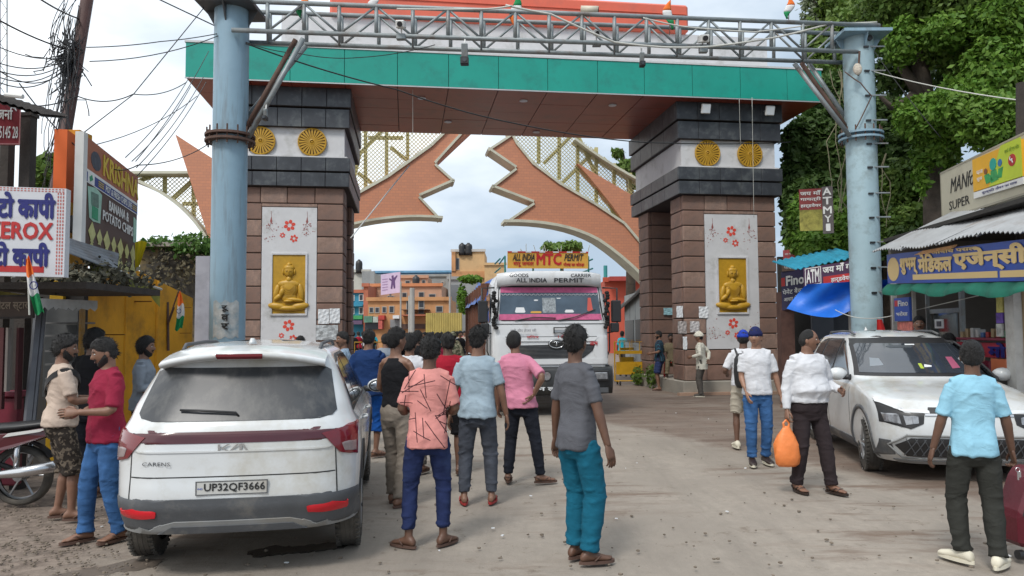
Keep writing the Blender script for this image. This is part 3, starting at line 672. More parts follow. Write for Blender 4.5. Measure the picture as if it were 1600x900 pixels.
for a, b_, dy in (((1328, 213), (1241, 99), -.3), ((1334, 216), (1252, 98), .0), ((1338, 208), (1263, 98), .25)):
    MB().tube([at(*a, YB+dy), at(*b_, YB+dy)], .045, 10).build('brace', m_steel if dy else m_rust, gan, smooth=True)
# limp flags on the truss
def furled(px, py0, py1, Y, lab, flip=False):
    p0 = at(px, py0, Y); p1 = at(px, py1, Y); f = thing('flag', lab, 'flag', p1, 0, 'small tricolour flags tied along the gantry')
    MB().tube([p1-Vector((0, 0, .1)), p0+Vector((.02, 0, .1))], .008, 6).build('flag_stick', m_rust, f)
    mats = [m_tri_o, m_tri_w, m_tri_g]
    if flip: mats.reverse()
    for k in range(3):
        mb = MB(); rows = []
        for j in range(5):
            t = (k+j/4)/3; z = lerp(p0.z, p1.z, t); wv = .05*math.sin(t*5+px); rows.append([Vector((p0.x+wv+(.02+.07*math.sin(PI*min(1, t*1.1)))*math.cos(g_), p0.y+.03*math.sin(g_), z)) for g_ in [2*PI*q/8 for q in range(8)]])
        mb.rings(list(reversed(rows))); mb.build('flag_band', mats[k], f, smooth=True)
furled(472, -6, 27, YA-.1, 'furled orange and green flag, leftmost of those on the gantry')
furled(586, -8, 18, YA+.05, 'small furled flag on the gantry, second from the left')
furled(805, -6, 40, YA+.4, 'thin dark green furled flag near the middle of the gantry', True)
furled(1046, 2, 46, YA+1.0, 'furled flag with green tip on the gantry, second from the right')
furled(1232, -2, 29, YB-.2, 'pale tricolour flag on the gantry, rightmost of the row')
def cctv(px, py, Y, lab, kind, sc=1.0):
    p = at(px, py, Y); c = thing('security_camera', lab, 'camera', p, 0, 'security cameras on the gantry'); R = Matrix.Rotation(.3, 3, 'X')
    if kind == 'box':
        MB().box((0, -.05, .02), (.15*sc, .26*sc, .13*sc), R).build('housing', m_wplast, c, world=False, bevel=.015); MB().cyl((0, -.17*sc, -.02), (0, -.21*sc, -.035), .045*sc, 12).build('lens', m_black, c, world=False)
    elif kind == 'tube':
        MB().tube([(.16, -.05, .03), (-.16, .0, .06)], .075, 14).build('housing', mat('cream_plastic', (.55, .5, .4), .5), c, world=False, smooth=True); MB().cyl((.165, -.05, .029), (.15, -.05, .03), .06, 12).build('lens', m_black, c, world=False)
    else:
        MB().box((0, 0, 0), (.10*sc, .08, .30*sc), R).build('housing', m_steel, c, world=False, bevel=.01); MB().box((0, -.03, -.14*sc), (.13*sc, .14, .12*sc)).build('lens_head', m_black, c, world=False, bevel=.01); MB().cyl((0, -.09, -.14*sc), (0, -.11, -.14*sc), .035*sc, 12).build('lens', m_glassd, c, world=False)
    mb = MB(); mb.tube([(0, 0, .0), (0, .04, -.12 if kind != 'dome' else .2), (0, .10, -.16 if kind != 'dome' else .28)], .014, 6); mb.build('bracket', m_wplast, c, world=False)
    if kind == 'box': MB().box((0, -.02, -.19), (.16, .10, .10)).build('junction_box', m_steel, c, world=False, bevel=.01)
cctv(627, 42, 12.9, 'white security camera over a dark box, nearest the left end of the gantry', 'box')
cctv(726, 83, 13.0, 'dark hanging camera below the truss against the teal fascia, left of centre', 'dome', 1.1)
cctv(921, 20, 13.9, 'cream bullet camera standing on top of the truss', 'tube')
cctv(932, 54, 14.0, 'pale camera with drooping cables inside the truss right of centre', 'box', .8)
cctv(1003, 92, 13.9, 'dark hanging camera below the truss with wires, right of centre', 'dome', .8)
cctv(1098, 64, 14.1, 'white box camera over a grey box near the right end of the gantry', 'box', 1.1)
cctv(415, 178, 12.9, 'small dark camera on the left brace by the left stone tower', 'dome', .6)
ev = tag(MB().tube([at(1339, 105, YB-.4), at(1341, 118, YB-.4), at(1343, 80, YB-.4)], .02, 6).build('rag', m_rust), 'tattered rag and string tied to the right gantry post', 'rag')
MB().ell(at(1340, 108, YB-.42), (.09, .05, .12), None, 9, 7).build('knot', mat('rag_cloth', (.5, .45, .38), .95, .3, 20), ev)
# peeling poster on the left post
mb = MB(); P = []
for i in range(7):
    z = lerp(at(355, 472, YA).z, at(355, 528, YA).z, i/6); P.append([Vector((aL.x+math.sin(g_)*.300, aL.y-math.cos(g_)*.300, z+(.03*math.sin(j*2) if i in (0, 6) else 0))) for j, g_ in enumerate([-.5+1.5*q/8 for q in range(9)])])
mb.grid(P); po_ = mb.build('poster', mat('peeling_paper', (.42, .43, .42), .85, .25, 9, dirt=(.2, .3, .36), damt=.55, dscale=6)); mb = MB()
tag(po_, 'torn pale poster peeling off the foot of the left blue post', 'poster')
fr = Fr(at(343, 520, YA-.31), Vector((.20, -.0, 0)), Vector((0, 0, .46)))
for i, ch in enumerate(('रू', 'व', 'र')): text(ch, fr, .15, .78-.33*i, .75, 1.0-.33*i, m_black, po_, .0, .003, .03)
# ================================================================ overhead cables
def wire(pts, r, lab, sag=0, m=None, cat='cable', grp=None):
    return tag(MB().tube(cable(pts, sag) if False else cable(pts, r, sag), r, 5).build('cable', m or m_cable, smooth=True), lab, cat, grp)
W = lambda px, py, Y: at(px, py, Y)
gp_w = 'overhead cables strung across the sky on the left'
wire([W(-30, 15, 9), W(108, 78, 11), ], .012, 'thick black cable from the top left corner to the rusty pole tangle', .05)
wire([W(50, -10, 9), W(125, 30, 11)], .012, 'black cable dropping from the top edge to the top of the rusty pole', .03)
wire([W(135, 74, 11), W(250, 65, 12), W(352, 50, 13)], .008, 'upper thin cable rising from the pole tangle to the left post', .02)
wire([W(140, 96, 11), W(355, 50, 13)], .008, 'lower thin cable rising from the pole tangle to the left post', .12)
wire([W(240, -5, 12), W(335, 40, 13)], .011, 'black cable coming down steeply from the top edge to the left post', .0)
wire([W(-10, 158, 8), W(120, 150, 11), W(208, 147, 12), W(292, 128, 15)], .009, 'sagging cable from the left eave past the pole to the teal canopy corner', .10)
wire([W(322, 8, 13), W(208, 148, 11.5), W(130, 208, 10)], .008, 'long straight cable from the left post down to the orange building', .0)
for i, (a, b_) in enumerate((((296, 120), (196, 246)), ((298, 135), (206, 252)), ((318, 120), (213, 262)), ((322, 128), (214, 275)), ((308, 150), (150, 226)), ((326, 80), (212, 252)))):
    wire([W(*a, 15), W(*b_, 10.4)], .007, ['cable fanning down from the canopy corner to the brown snack sign, outermost left', 'second cable of the fan down to the brown snack sign', 'third cable of the fan down towards the snack sign', 'fourth cable of the fan beside the blue post', 'flattest cable of the fan reaching back to the pole', 'cable of the fan that starts highest on the blue post'][i], .12)
wire([W(30, 130, 9), W(150, 250, 10), W(215, 258, 10), W(330, 222, 13)], .008, 'loose black cable sagging in front of the snack sign to the post collar', .10)
for i, py in enumerate((65, 92, 104, 113, 120, 96)):
    wire([W(-20, py, 8), W(108, 88+i*3, 11)], .007, ['%s thin cable running from the left edge to the pole tangle' % s for s in ('topmost', 'second', 'third', 'fourth', 'lowest', 'slack')][i], .10+.03*i)
wire([W(384, 68, 13), W(620, 140, 14), W(800, 192, 15), W(1000, 222, 18), W(1235, 222, 21)], .014, 'thick black cable drooping diagonally across the canopy from the left post', .05)
wire([W(384, 66, 13), W(470, 84, 13.2), W(560, 90, 13.5), W(680, 70, 13.5)], .008, 'thin black cable looping in front of the teal fascia on the left', .04)
wire([W(790, 8, 13), W(860, 22, 13.2), W(960, 66, 13.5), W(1040, 74, 13.7), W(1110, 73, 13.9), W(1215, 58, 14.2), W(1300, 36, 14.4), W(1370, 35, 14.6)], .020, 'pale thick conduit swooping along the truss from the centre to the right post', .01, m_cablew)
wire([W(1005, 28, 13.6), W(1070, 42, 13.8), W(1180, 50, 14), W(1300, 34, 14.5)], .014, 'pale cable above the conduit at the right end of the truss', .01, m_cablew)
wire([W(620, 14, 13), W(760, 14, 13), W(800, 9, 13)], .016, 'pale cable lying along the top chord of the truss', .01, m_cablew)
wire([W(1366, 112, 14.6), W(1620, 160, 11)], .010, 'pale cable from the right post to the right edge across the tree', .06, m_cablew)
wire([W(1366, 80, 14.6), W(1470, 215, 14)], .008, 'thin dark cable from the right post down into the tree', .05)
wire([W(1320, 112, 14.6), W(1345, 130, 14.5), W(1362, 150, 14.5), W(1335, 205, 14.6)], .012, 'brown cable looping down the face of the right post', .01, m_rust)
wire([W(548, 372, 19), W(640, 258, 21)], .018, 'straight pale pipe slanting from the left tower up to the peach leaf', 0, m_wplast, 'pipe')
wire([W(1400, 492, 13.5), W(1600, 445, 9.5)], .008, 'white cord stretched in front of the medical shop', .0, m_cablew, 'cord')
wire([W(1305, 484, 15), W(1345, 497, 14.6), W(1400, 492, 13.6)], .008, 'white cord from the blue tarpaulin past the right post', .03, m_cablew, 'cord')
for i, (x0, y0, x1, y1) in enumerate(((508, 130, 508, 205), (645, 135, 645, 215), (1155, 155, 1157, 225), (1175, 152, 1178, 340), (458, 132, 430, 200))):
    wire([gwp := W(x0, y0, 19), W(x1, y1, 19.2)], .006, ['white string hanging down the left tower', 'white string hanging below the middle of the canopy', 'left of two white strings on the right tower', 'right of two white strings on the right tower', 'slanting white string by the left tower'][i], 0, m_cablew, 'string')
# rusty pole and its tangle
pA = W(140, -25, 11); pB = W(20, 701, 11)
pole = thing('utility_pole', 'rust brown leaning utility pole wrapped in a tangle of black cables', 'pole', (pB.x, pB.y, 0))
MB().tube([pB-Vector((0, 0, .1)), pA], .085, 12).build('pole_shaft', mat('rust_brown_paint', (.062, .026, .022), .6, .2, 4, .2, 30), pole, smooth=True)
mb = MB(); r8 = random.Random(12)
for k in range(70):
    c = W(r8.gauss(106, 8), r8.gauss(92, 16), 11+r8.uniform(-.15, .1)); pts = [c]
    for q in range(5): pts.append(pts[-1]+Vector((r8.gauss(0, .07), r8.gauss(0, .05), r8.gauss(-.04, .09))))
    mb.tube(pts, .008, 4)
for k in range(26):
    c = W(r8.uniform(100, 125), r8.uniform(20, 90), 10.9); e_ = W(r8.uniform(60, 115), r8.uniform(150, 330), 10.5); md = lerp(c, e_, .5)+Vector((r8.uniform(-.25, .25), 0, r8.uniform(-.1, .25))); pts = [((1-t)**2)*c+2*t*(1-t)*md+t*t*e_ for t in [i/10 for i in range(11)]]
    mb.tube([p+Vector((r8.gauss(0, .015), 0, r8.gauss(0, .01))) for p in pts], .006, 4)
for k in range(10):
    c = W(r8.uniform(98, 125), r8.uniform(-10, 20), 10.9); e_ = W(r8.uniform(75, 120), r8.uniform(60, 100), 10.9); md = lerp(c, e_, .5)+Vector((r8.uniform(-.3, .1), 0, 0)); mb.tube([((1-t)**2)*c+2*t*(1-t)*md+t*t*e_ for t in [i/8 for i in range(9)]], .006, 4)
mb.build('cable_tangle', m_cable, pole)['kind'] = 'stuff'
# radio mast far left
mst = thing('lattice_mast', 'thin grey lattice mast at the left edge of the picture', 'mast', (W(6, 500, 30).x, 30, 0)); mb = MB()
for sx in (0, 11): mb.tube([W(sx, 560, 30), W(sx, -20, 30)], .025, 5)
mb.build('mast_leg', m_steel, mst)['kind'] = 'stuff'; mb = MB()
for k in range(34): mb.tube([W(0 if k % 2 else 11, 560-k*17, 30), W(11 if k % 2 else 0, 560-(k+1)*17, 30)], .014, 4)
mb.build('mast_bracing', m_steel, mst)['kind'] = 'stuff'
# ================================================================ left side shops
m_signw = mat('sign_white_vinyl', (.56, .57, .60), .55, .04, 2, dirt=(.42, .42, .42), damt=.25); m_blue = mat('navy_lettering', (.01, .012, .14), .5); m_redt = mat('sign_red', (.42, .02, .02), .5)
m_wood = mat('dark_weathered_wood', (.035, .028, .024), .85, .3, 6, .3, 40); m_yel = mat('ochre_yellow_wall', (.62, .28, .006), .7, .14, 2, .1, 30, dirt=(.26, .12, .01), damt=.42, dscale=1.5)
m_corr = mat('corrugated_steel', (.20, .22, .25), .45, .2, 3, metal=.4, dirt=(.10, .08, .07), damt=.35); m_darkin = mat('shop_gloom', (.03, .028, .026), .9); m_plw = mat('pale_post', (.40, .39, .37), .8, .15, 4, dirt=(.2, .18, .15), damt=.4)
m_whl = mat('sign_white_lettering', (.68, .68, .66), .5)
def signboard(nm, lab, bl, br, tl, Yl, Yr, m, th=.06, frame=None):
    fr = frame4(bl, br, tl, Yl, Yr); b0 = fr.o+fr.r*.5; o = thing(nm, lab, 'sign', (b0.x, b0.y, b0.z)); mb = MB(); fr.rect(mb, 0, 0, 1, 1, 0, th); mb.build('board', m, o)
    if frame:
        mb = MB(); e_ = .035*1.0/max(.3, 1); wr = frame[1]/fr.r.length; hr_ = frame[1]/fr.u.length
        for q in ((0, 0, 1, hr_), (0, 1-hr_, 1, 1), (0, hr_, wr, 1-hr_), (1-wr, hr_, 1, 1-hr_)): fr.rect(mb, *q, .006, .02)
        mb.build('board_frame', frame[0], o)
    return o, fr
xs_, xf = signboard('photocopy_sign', 'white sign with blue Hindi lettering and a big red XEROX above the left shop', (-150, 428), (100, 433), (-150, 286), 7.0, 7.2, m_signw, .10)
mb = MB()
for k in range(44):   # red dotted edging
    for b0 in (.955, .98): xf.rect(mb, .02+k*.0222, b0, .032+k*.0222, b0+.012, .003, .002)
for k in range(24):
    for a0 in (.945, .962, .979): xf.rect(mb, a0, .03+k*.039, a0+.008, .055+k*.039, .003, .002)
mb.build('dotted_edging', mat('faded_red_print', (.45, .12, .10), .6), xs_)['kind'] = 'stuff'
text('फोटो कापी', xf, .44, .66, .93, .93, m_blue, xs_, .004, .004, .05); text('XEROX', xf, .50, .42, .92, .60, m_redt, xs_, .004, .004, .06); text('फोटो कापी', xf, .42, .12, .90, .37, m_blue, xs_, .004, .004, .05)
mb = MB(); xf.rect(mb, 0, .045, .87, .115, .004, .003); mb.build('red_bar', m_redt, xs_)
ts, tfm = signboard('maroon_sign', 'small maroon sign with white lettering under the dark eave at the top left', (-70, 225), (31, 226), (-70, 152), 8, 8.4, mat('maroon_vinyl', (.20, .018, .025), .6, .15, 4), .05, (mat('pink_edge', (.45, .2, .2), .6), .012))
text('जनि', tfm, .62, .56, .93, .84, m_whl, ts, .004, .003, .02); text('75145 28', tfm, .62, .14, .96, .40, m_whl, ts, .004, .003, .02)
mb = MB(); a_, b_ = W(-60, 140, 7.6), W(64, 178, 8.0); n = 20
mb.grid([[lerp(a_, b_, j/n)+Vector((0, dy, .012*math.sin(j*PI)+.018*(j % 2)+dz_)) for j in range(n+1)] for dy, dz_ in ((0, 0), (.5, .12))]); mb.grid([[lerp(a_, b_, j/n)+Vector((0, dy, .018*(j % 2)+dz_-.03)) for j in range(n+1)] for dy, dz_ in ((.5, .12), (0, 0))])
tag(mb.build('eave', m_wood), 'dark corrugated eave above the maroon sign at the top left', 'roof')
MB().tube([W(8, 148, 7.8), W(36, 151, 7.8)], .025, 8).build('eave_pipe', m_wplast); tag(COL.objects['eave_pipe'], 'short white pipe end resting on the dark eave', 'pipe')
sd_ = Vector((W(36, 170, 8.2).x, 8.3, 0))
for i, (px, w_, Y) in enumerate(((42, .12, 8.6), (10, .10, 8.9))):
    p = W(px, 290, Y); tag(boxo('wooden_post', (p.x, Y, 2.1), (w_, .12, 4.25), m_wood, None), ['dark square post between the maroon sign and the photocopy sign', 'dark post at the left edge behind the photocopy sign'][i], 'post')
    boxo('post_cap', (p.x, Y, 4.24), (w_+.03, .15, .04), m_wood, COL.objects['wooden_post' if i == 0 else 'wooden_post.001'])
# snack sign on the orange building
ob = thing('orange_building', 'orange and yellow painted building side carrying the brown snack sign', 'building', (W(118, 500, 11).x, 11, 0))
p0, p1 = W(100, 400, 9.5), W(138, 400, 10.4)
zt_, zm = W(118, 215, 9.9).z, W(118, 320, 9.9).z
def wallq(p, q, z0, z1, th, m, nm, par): 
    d = (q-p); d.z = 0; n_ = Vector((d.y, -d.x, 0)).normalized(); a = Vector((p.x, p.y, z0)); b_ = Vector((q.x, q.y, z0)); u = Vector((0, 0, z1-z0))
    return MB().slab(a, b_, b_+u, a+u, th, n_).build(nm, m, par)
wallq(p0, p1, zm, zt_, .15, mat('orange_wall', (.72, .13, .02), .6, .08), 'orange_wall', ob); wallq(p0, p1, 0, zm-.002, .15, mat('yellow_wall', (.62, .36, .01), .6, .1), 'yellow_wall', ob)
mb = MB(); mb.ell(W(112, 350, 9.6), (.05, .02, .12), None, 8, 6); mb.build('wall_vent', m_black, ob)
boxo('parapet_cap', (W(118, 212, 9.9).x, 9.95, zt_+.04), (.22, .3, .08), m_yel, ob)
ks, kf = signboard('snack_sign', 'tall brown snack shop sign reading KRISHNA with chip packets, hung on the orange building', (132, 390), (212, 426), (136, 214), 9.2, 10.9, mat('sign_chocolate', (.075, .038, .028), .5, .1, 3), .08, None)
mb = MB(); kf.rect(mb, -.07, -.02, -.005, 1.02, .01, .10); mb.build('sign_edge', m_wplast, ks)
mb = MB(); kf.rect(mb, 0, .72, 1, 1, .004, .003); mb.build('sign_header', mat('sign_copper', (.34, .115, .06), .5, .2, 3), ks)
mb = MB(); kf.rect(mb, 0, .60, 1, .70, .005, .003); mb.build('blue_band', mat('sign_blue', (.03, .05, .22), .5), ks)
mb = MB(); kf.rect(mb, 0, .695, 1, .72, .007, .003); kf.rect(mb, 0, .60, 1, .608, .007, .002); kf.rect(mb, .015, .61, .13, .71, .008, .003); mb.build('white_line', m_whl, ks)
mb = MB(); kf.poly(mb, [(.05, .62), (.10, .65), (.08, .69), (.04, .66)], .012, .003); kf.rect(mb, .10, .31, .20, .42, .012, .004); mb.build('green_mark', mat('pack_green', (.02, .25, .12), .5), ks)
mk_ = mat('sign_gold_lettering', (.58, .42, .05), .5); text('KRISHNA', kf, .28, .76, 1.0, .95, mk_, ks, .008, .004, .04)
text('POT & FRESH CHIPS LIVE', kf, .33, .622, .86, .682, m_whl, ks, .008, .003, .01)
mb = MB()
for b0 in (.63, .65, .67): kf.rect(mb, .20, b0, .30, b0+.008, .009, .003); kf.rect(mb, .88, b0, .98, b0+.008, .009, .003)
mb.build('yellow_dash', mk_, ks)
text('BANANA &', kf, .40, .47, .80, .56, m_whl, ks, .008, .003, .03); text('POTATO CHIPS', kf, .29, .35, .90, .44, m_whl, ks, .008, .003, .03)
for pk_ in ([(.06, .30), (.02, .57), (.16, .60), (.27, .57), (.25, .30), (.12, .285)], [(.92, .30), (.92, .56), (.99, .54), (.99, .30)]):
  mb = MB(); kf.poly(mb, pk_, .006, .004); mb.build('chip_packet', mat('pack_pale_green', (.30, .50, .40), .5, .15, 8), ks)
mb = MB(); kf.poly(mb, [(.09, .42), (.08, .54), (.20, .55), (.21, .43)], .012, .003); mb.build('packet_print', mat('packet_print', (.12, .20, .16), .6, .4, 12), ks)
m_cup = mat('pale_cone_print', (.48, .47, .20), .6, .2, 10)
for r_ in range(2):
    for k in range(7):
        x = .11+k*.135; y = .17-r_*.17-(0 if k else -.01); s_ = .9 if k % 2 else 1.15; mb = MB(); kf.poly(mb, [(x-.055*s_, y), (x, y+.085*s_), (x+.055*s_, y), (x+.02, y-.06*s_), (x+.03, y-.075*s_), (x-.03, y-.075*s_), (x-.02, y-.06*s_)], .008, .004); mb.build('snack_cone', m_cup, ks)
mb = MB(); pts_ = [(.15+.09*math.cos(2*PI*q/12), .84+.085*math.sin(2*PI*q/12)) for q in range(12)]; kf.poly(mb, pts_, .008, .003); mb.build('round_logo', mat('logo_dark', (.05, .06, .08), .5, .4, 20), ks)
# corrugated awning below it
mb = MB(); a_, b_, c_, d_ = W(100, 392, 8.4), W(183, 424, 9.4), W(186, 396, 9.9), W(108, 372, 8.9); n = 40
def corr(a, b_, c_, d_, n, amp, rev=False):   # ribs run from a-b edge to d-c edge... waves along a->d
    P = []
    for i in range(n+1):
        t = i/n; p, q = lerp(a, d_, t), lerp(b_, c_, t); o_ = amp*math.sin(t*PI*2*(n/4)); P.append([p+Vector((0, 0, o_)), q+Vector((0, 0, o_))])
    return P
P = corr(a_, b_, c_, d_, 24, .022); mb.grid(P); mb.grid([[q-Vector((0, 0, .008)) for q in reversed(r)] for r in P]); aw = tag(mb.build('awning', m_corr, smooth=True), 'rusty corrugated steel awning sloping under the snack sign', 'awning')
# gloomy shop front at the left, shelves, posts, counter
shp = thing('left_shop', 'dark timber stall with empty grey shelves under the photocopy sign', 'stall', (-5.6, 8.4, 0))
def pbox(nm, px0, py0, px1, py1, Y, dp, m, par, bevel=0):
    a = W(px0, py1, Y); b_ = W(px1, py0, Y); return boxo(nm, ((a.x+b_.x)/2, Y+dp/2, (a.z+b_.z)/2), (abs(b_.x-a.x), dp, abs(b_.z-a.z)), m, par, bevel=bevel)
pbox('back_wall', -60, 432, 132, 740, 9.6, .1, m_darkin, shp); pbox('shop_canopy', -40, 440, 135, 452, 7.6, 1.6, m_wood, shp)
for i, py in enumerate((503, 523, 547, 568, 590)): pbox('shelf', 70, py, 120, py+3, 9.0, .4, mat('grey_shelf', (.12, .12, .12), .7), shp)
pbox('shelf_back', 66, 478, 122, 620, 9.42, .04, mat('grey_panel', (.075, .078, .078), .8, .2, 5), shp)
mb = MB(); mb.tube([W(70, 480, 8.2), W(50, 690, 8.0)], .02, 6); mb.tube([W(62, 480, 8.2), W(42, 690, 8.0)], .05, 6); mb.build('leaning_panel', mat('leaning_grey_metal', (.10, .105, .12), .5, .2, 5), shp)
pbox('door_frame', 6, 512, 13, 612, 7.9, .06, mat('worn_door_frame', (.22, .19, .17), .8), shp); pbox('red_door', -30, 512, 6, 640, 8.0, .05, mat('dark_red_door', (.06, .010, .012), .7), shp); pbox('door_jamb', 22, 512, 30, 640, 8.0, .08, mat('dark_red_door', (.06, .010, .012), .7), shp)
vsn, vf = signboard('wooden_name_board', 'dark brown carved name board under the cloth strip at the left edge', (-60, 500), (52, 497), (-60, 462), 7.5, 7.7, mat('brown_board', (.06, .04, .03), .8, .2, 6), .06, (m_wood, .02))
text('होटल स्टार', vf, .45, .30, .92, .80, mat('tan_lettering', (.22, .17, .12), .7), vsn, .004, .003, .02)
pbox('striped_post', 118, 470, 128, 700, 8.9, .08, mat('ochre_post', (.34, .17, .02), .7, .25, 3, dirt=(.25, .27, .25), damt=.5), shp)
# cloth strips along the canopy edge
for i, (a, b_, m, lab) in enumerate((((-20, 452), (50, 462), mat('faded_yellow_cloth', (.45, .38, .10), .9, .3, 6), 'faded yellow cloth strip along the stall canopy edge'), ((60, 466), (152, 470), m_plw, 'pale tattered strip hanging from the stall canopy'))):
    mb = MB(); n = 18; A, B = W(*a, 7.5), W(*b_, 8.4); mb.grid([[lerp(A, B, j/n)+Vector((0, .02*math.sin(j*1.9), -h*(.10+.02*math.sin(j*2.7)))) for j in range(n+1)] for h in (0, .5, 1)]); o = mb.build('cloth_strip', m, smooth=True); tag(o, lab, 'cloth')
# yellow painted kiosk wall
yw = thing('yellow_kiosk', 'ochre yellow sheet metal kiosk with shutters and a wall bracket on the left', 'kiosk', (-7.2, 11.5, 0))
yp = [W(128, 500, 9.8), W(196, 500, 11.2), W(246, 500, 12.0), W(301, 500, 13.2)]
tops = [W(128, 455, 9.8).z, W(196, 425, 11.2).z, W(246, 448, 12).z, W(301, 482, 13.2).z]
for i in range(3):
    a, b_ = yp[i], yp[i+1]; d = (b_-a); n_ = Vector((d.y, -d.x, 0)).normalized(); zt0 = W(0, [428, 415, 440][i], [9.8, 11.2, 12][i]).z; zt1 = W(0, [418, 440, 468][i], [11.2, 12, 13.2][i]).z
    MB().slab(Vector((a.x, a.y, 0)), Vector((b_.x, b_.y, 0)), Vector((b_.x, b_.y, zt1)), Vector((a.x, a.y, zt0)), .08, n_).build('wall_sheet', m_yel, yw)
    MB().tube([Vector((a.x, a.y-.02, 0)), Vector((a.x, a.y-.02, zt0))], .03, 6).build('corner_rib', m_yel, yw)
for (x0, y0, x1, y1, Y) in ((152, 522, 194, 524, 10.2), (205, 470, 236, 472, 11.4), (281, 480, 298, 481, 12.7), (281, 520, 298, 521, 12.7)): pbox('seam', x0, y0, x1, y1, Y, .03, mat('ochre_shadow_gap', (.16, .06, .005), .8), yw)
mb = MB(); mb.tube([W(262, 472, 12.3), W(263, 548, 12.3)], .02, 6); mb.tube([W(262, 508, 12.3), W(272, 480, 12.1)], .015, 6); mb.build('wall_bracket', m_rust, yw)
# old wall with weeds behind, pale post
ow = thing('old_wall', 'blackened old wall with weeds along its top beside the blue post', 'wall', (-6.6, 14.5, 0))
pbox('wall_body', 214, 384, 330, 620, 14.6, .5, mat('blackened_plaster', (.055, .05, .042), .9, .4, 3, .3, 20, dirt=(.30, .20, .05), damt=.35, dscale=1.5), ow); pbox('coping', 205, 378, 300, 385, 14.4, .8, m_conc, ow)
pbox('pale_post', 302, 400, 328, 620, 14.0, .2, mat('lilac_grey_plaster', (.33, .33, .37), .8, .1, 3, dirt=(.2, .2, .22), damt=.4), ow)
def leafmesh(name, blobs, n, size, m, parent, seed, up=.25, shell=.55, lump=.25, world=True):
    r = np.random.RandomState(seed); wts = np.array([b[1][0]*b[1][2]+b[1][0]*b[1][1] for b in blobs]); wts /= wts.sum(); k = r.choice(len(blobs), n, p=wts)
    C_ = np.array([list(b[0]) for b in blobs])[k]; Rr = np.array([list(b[1]) for b in blobs])[k]; d = r.normal(0, 1, (n, 3)); d /= np.linalg.norm(d, axis=1)[:, None]
    rad = (shell+(1-shell)*r.rand(n)**.5)*(1+lump*np.sin(d[:, 0]*5+k*1.7)*np.sin(d[:, 2]*6+k)*np.sin(d[:, 1]*4+k*.6)); c = C_+d*Rr*rad[:, None]
    c += r.normal(0, .04, (n, 3))
    nn = d*.6+r.normal(0, .55, (n, 3))+np.array([0, -.1, up]); nn /= np.linalg.norm(nn, axis=1)[:, None]; t = np.cross(nn, r.normal(0, 1, (n, 3))); t /= np.linalg.norm(t, axis=1)[:, None]; b_ = np.cross(nn, t)
    s = size*(.6+.8*r.rand(n))[:, None]; v = np.empty((n, 4, 3)); v[:, 0] = c-t*s; v[:, 1] = c+b_*s*.55-nn*s*.15; v[:, 2] = c+t*s-nn*s*.25; v[:, 3] = c-b_*s*.55-nn*s*.15
    me = bpy.data.meshes.new(name); me.vertices.add(n*4); me.vertices.foreach_set('co', v.reshape(-1)); me.loops.add(n*4); me.loops.foreach_set('vertex_index', np.arange(n*4, dtype=np.int32)); me.polygons.add(n); me.polygons.foreach_set('loop_start', np.arange(0, n*4, 4, dtype=np.int32))
    me.update(calc_edges=True); me.materials.append(m)
    if world and parent is not None: me.transform(inv_of(parent))
    return link(bpy.data.objects.new(name, me), parent)
def leafmat(name, c, c2):
    m = mat(name, c, .55, .35, 1.2, spec=.3); b = m.node_tree.nodes['Principled BSDF']; n = m.node_tree.nodes; l = m.node_tree.links
    src = b.inputs['Base Color'].links[0].from_socket; g_ = n.new('ShaderNodeNewGeometry'); mi = n.new('ShaderNodeMix'); mi.data_type = 'RGBA'; mrr = n.new('ShaderNodeMapRange'); l.new(g_.outputs['Random Per Island'], mrr.inputs[0]); mrr.inputs[4].default_value = .75
    l.new(mrr.outputs[0], mi.inputs[0]); l.new(src, mi.inputs[6]); mi.inputs[7].default_value = c2+(1,); l.new(mi.outputs[2], b.inputs['Base Color'])
    tr = n.new('ShaderNodeBsdfTranslucent'); l.new(mi.outputs[2], tr.inputs[0]); ms = n.new('ShaderNodeMixShader'); ms.inputs[0].default_value = .28; l.new(b.outputs[0], ms.inputs[1]); l.new(tr.outputs[0], ms.inputs[2]); l.new(ms.outputs[0], n['Material Output'].inputs[0]); return m
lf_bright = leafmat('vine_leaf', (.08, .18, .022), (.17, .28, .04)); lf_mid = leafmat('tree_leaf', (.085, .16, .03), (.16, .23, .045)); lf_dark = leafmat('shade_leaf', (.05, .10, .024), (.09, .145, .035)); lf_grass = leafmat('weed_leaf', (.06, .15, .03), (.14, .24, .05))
m_bark = mat('bark', (.09, .07, .055), .9, .3, 6, .5, 30)
leafmesh('weeds', [(W(270, 380, 14.6), (.5, .2, .10)), (W(305, 384, 14.5), (.42, .25, .22)), (W(322, 388, 14.5), (.3, .2, .2)), (W(240, 380, 14.5), (.3, .15, .04))], 1500, .05, lf_grass, ow, 3, up=0)['kind'] = 'stuff'
leafmesh('dead_creeper', [(W(255, 430, 14.4), (.5, .06, .5)), (W(300, 415, 14.3), (.25, .06, .3))], 350, .05, mat('dead_leaf', (.10, .085, .05), .9, .4), ow, 5)['kind'] = 'stuff'
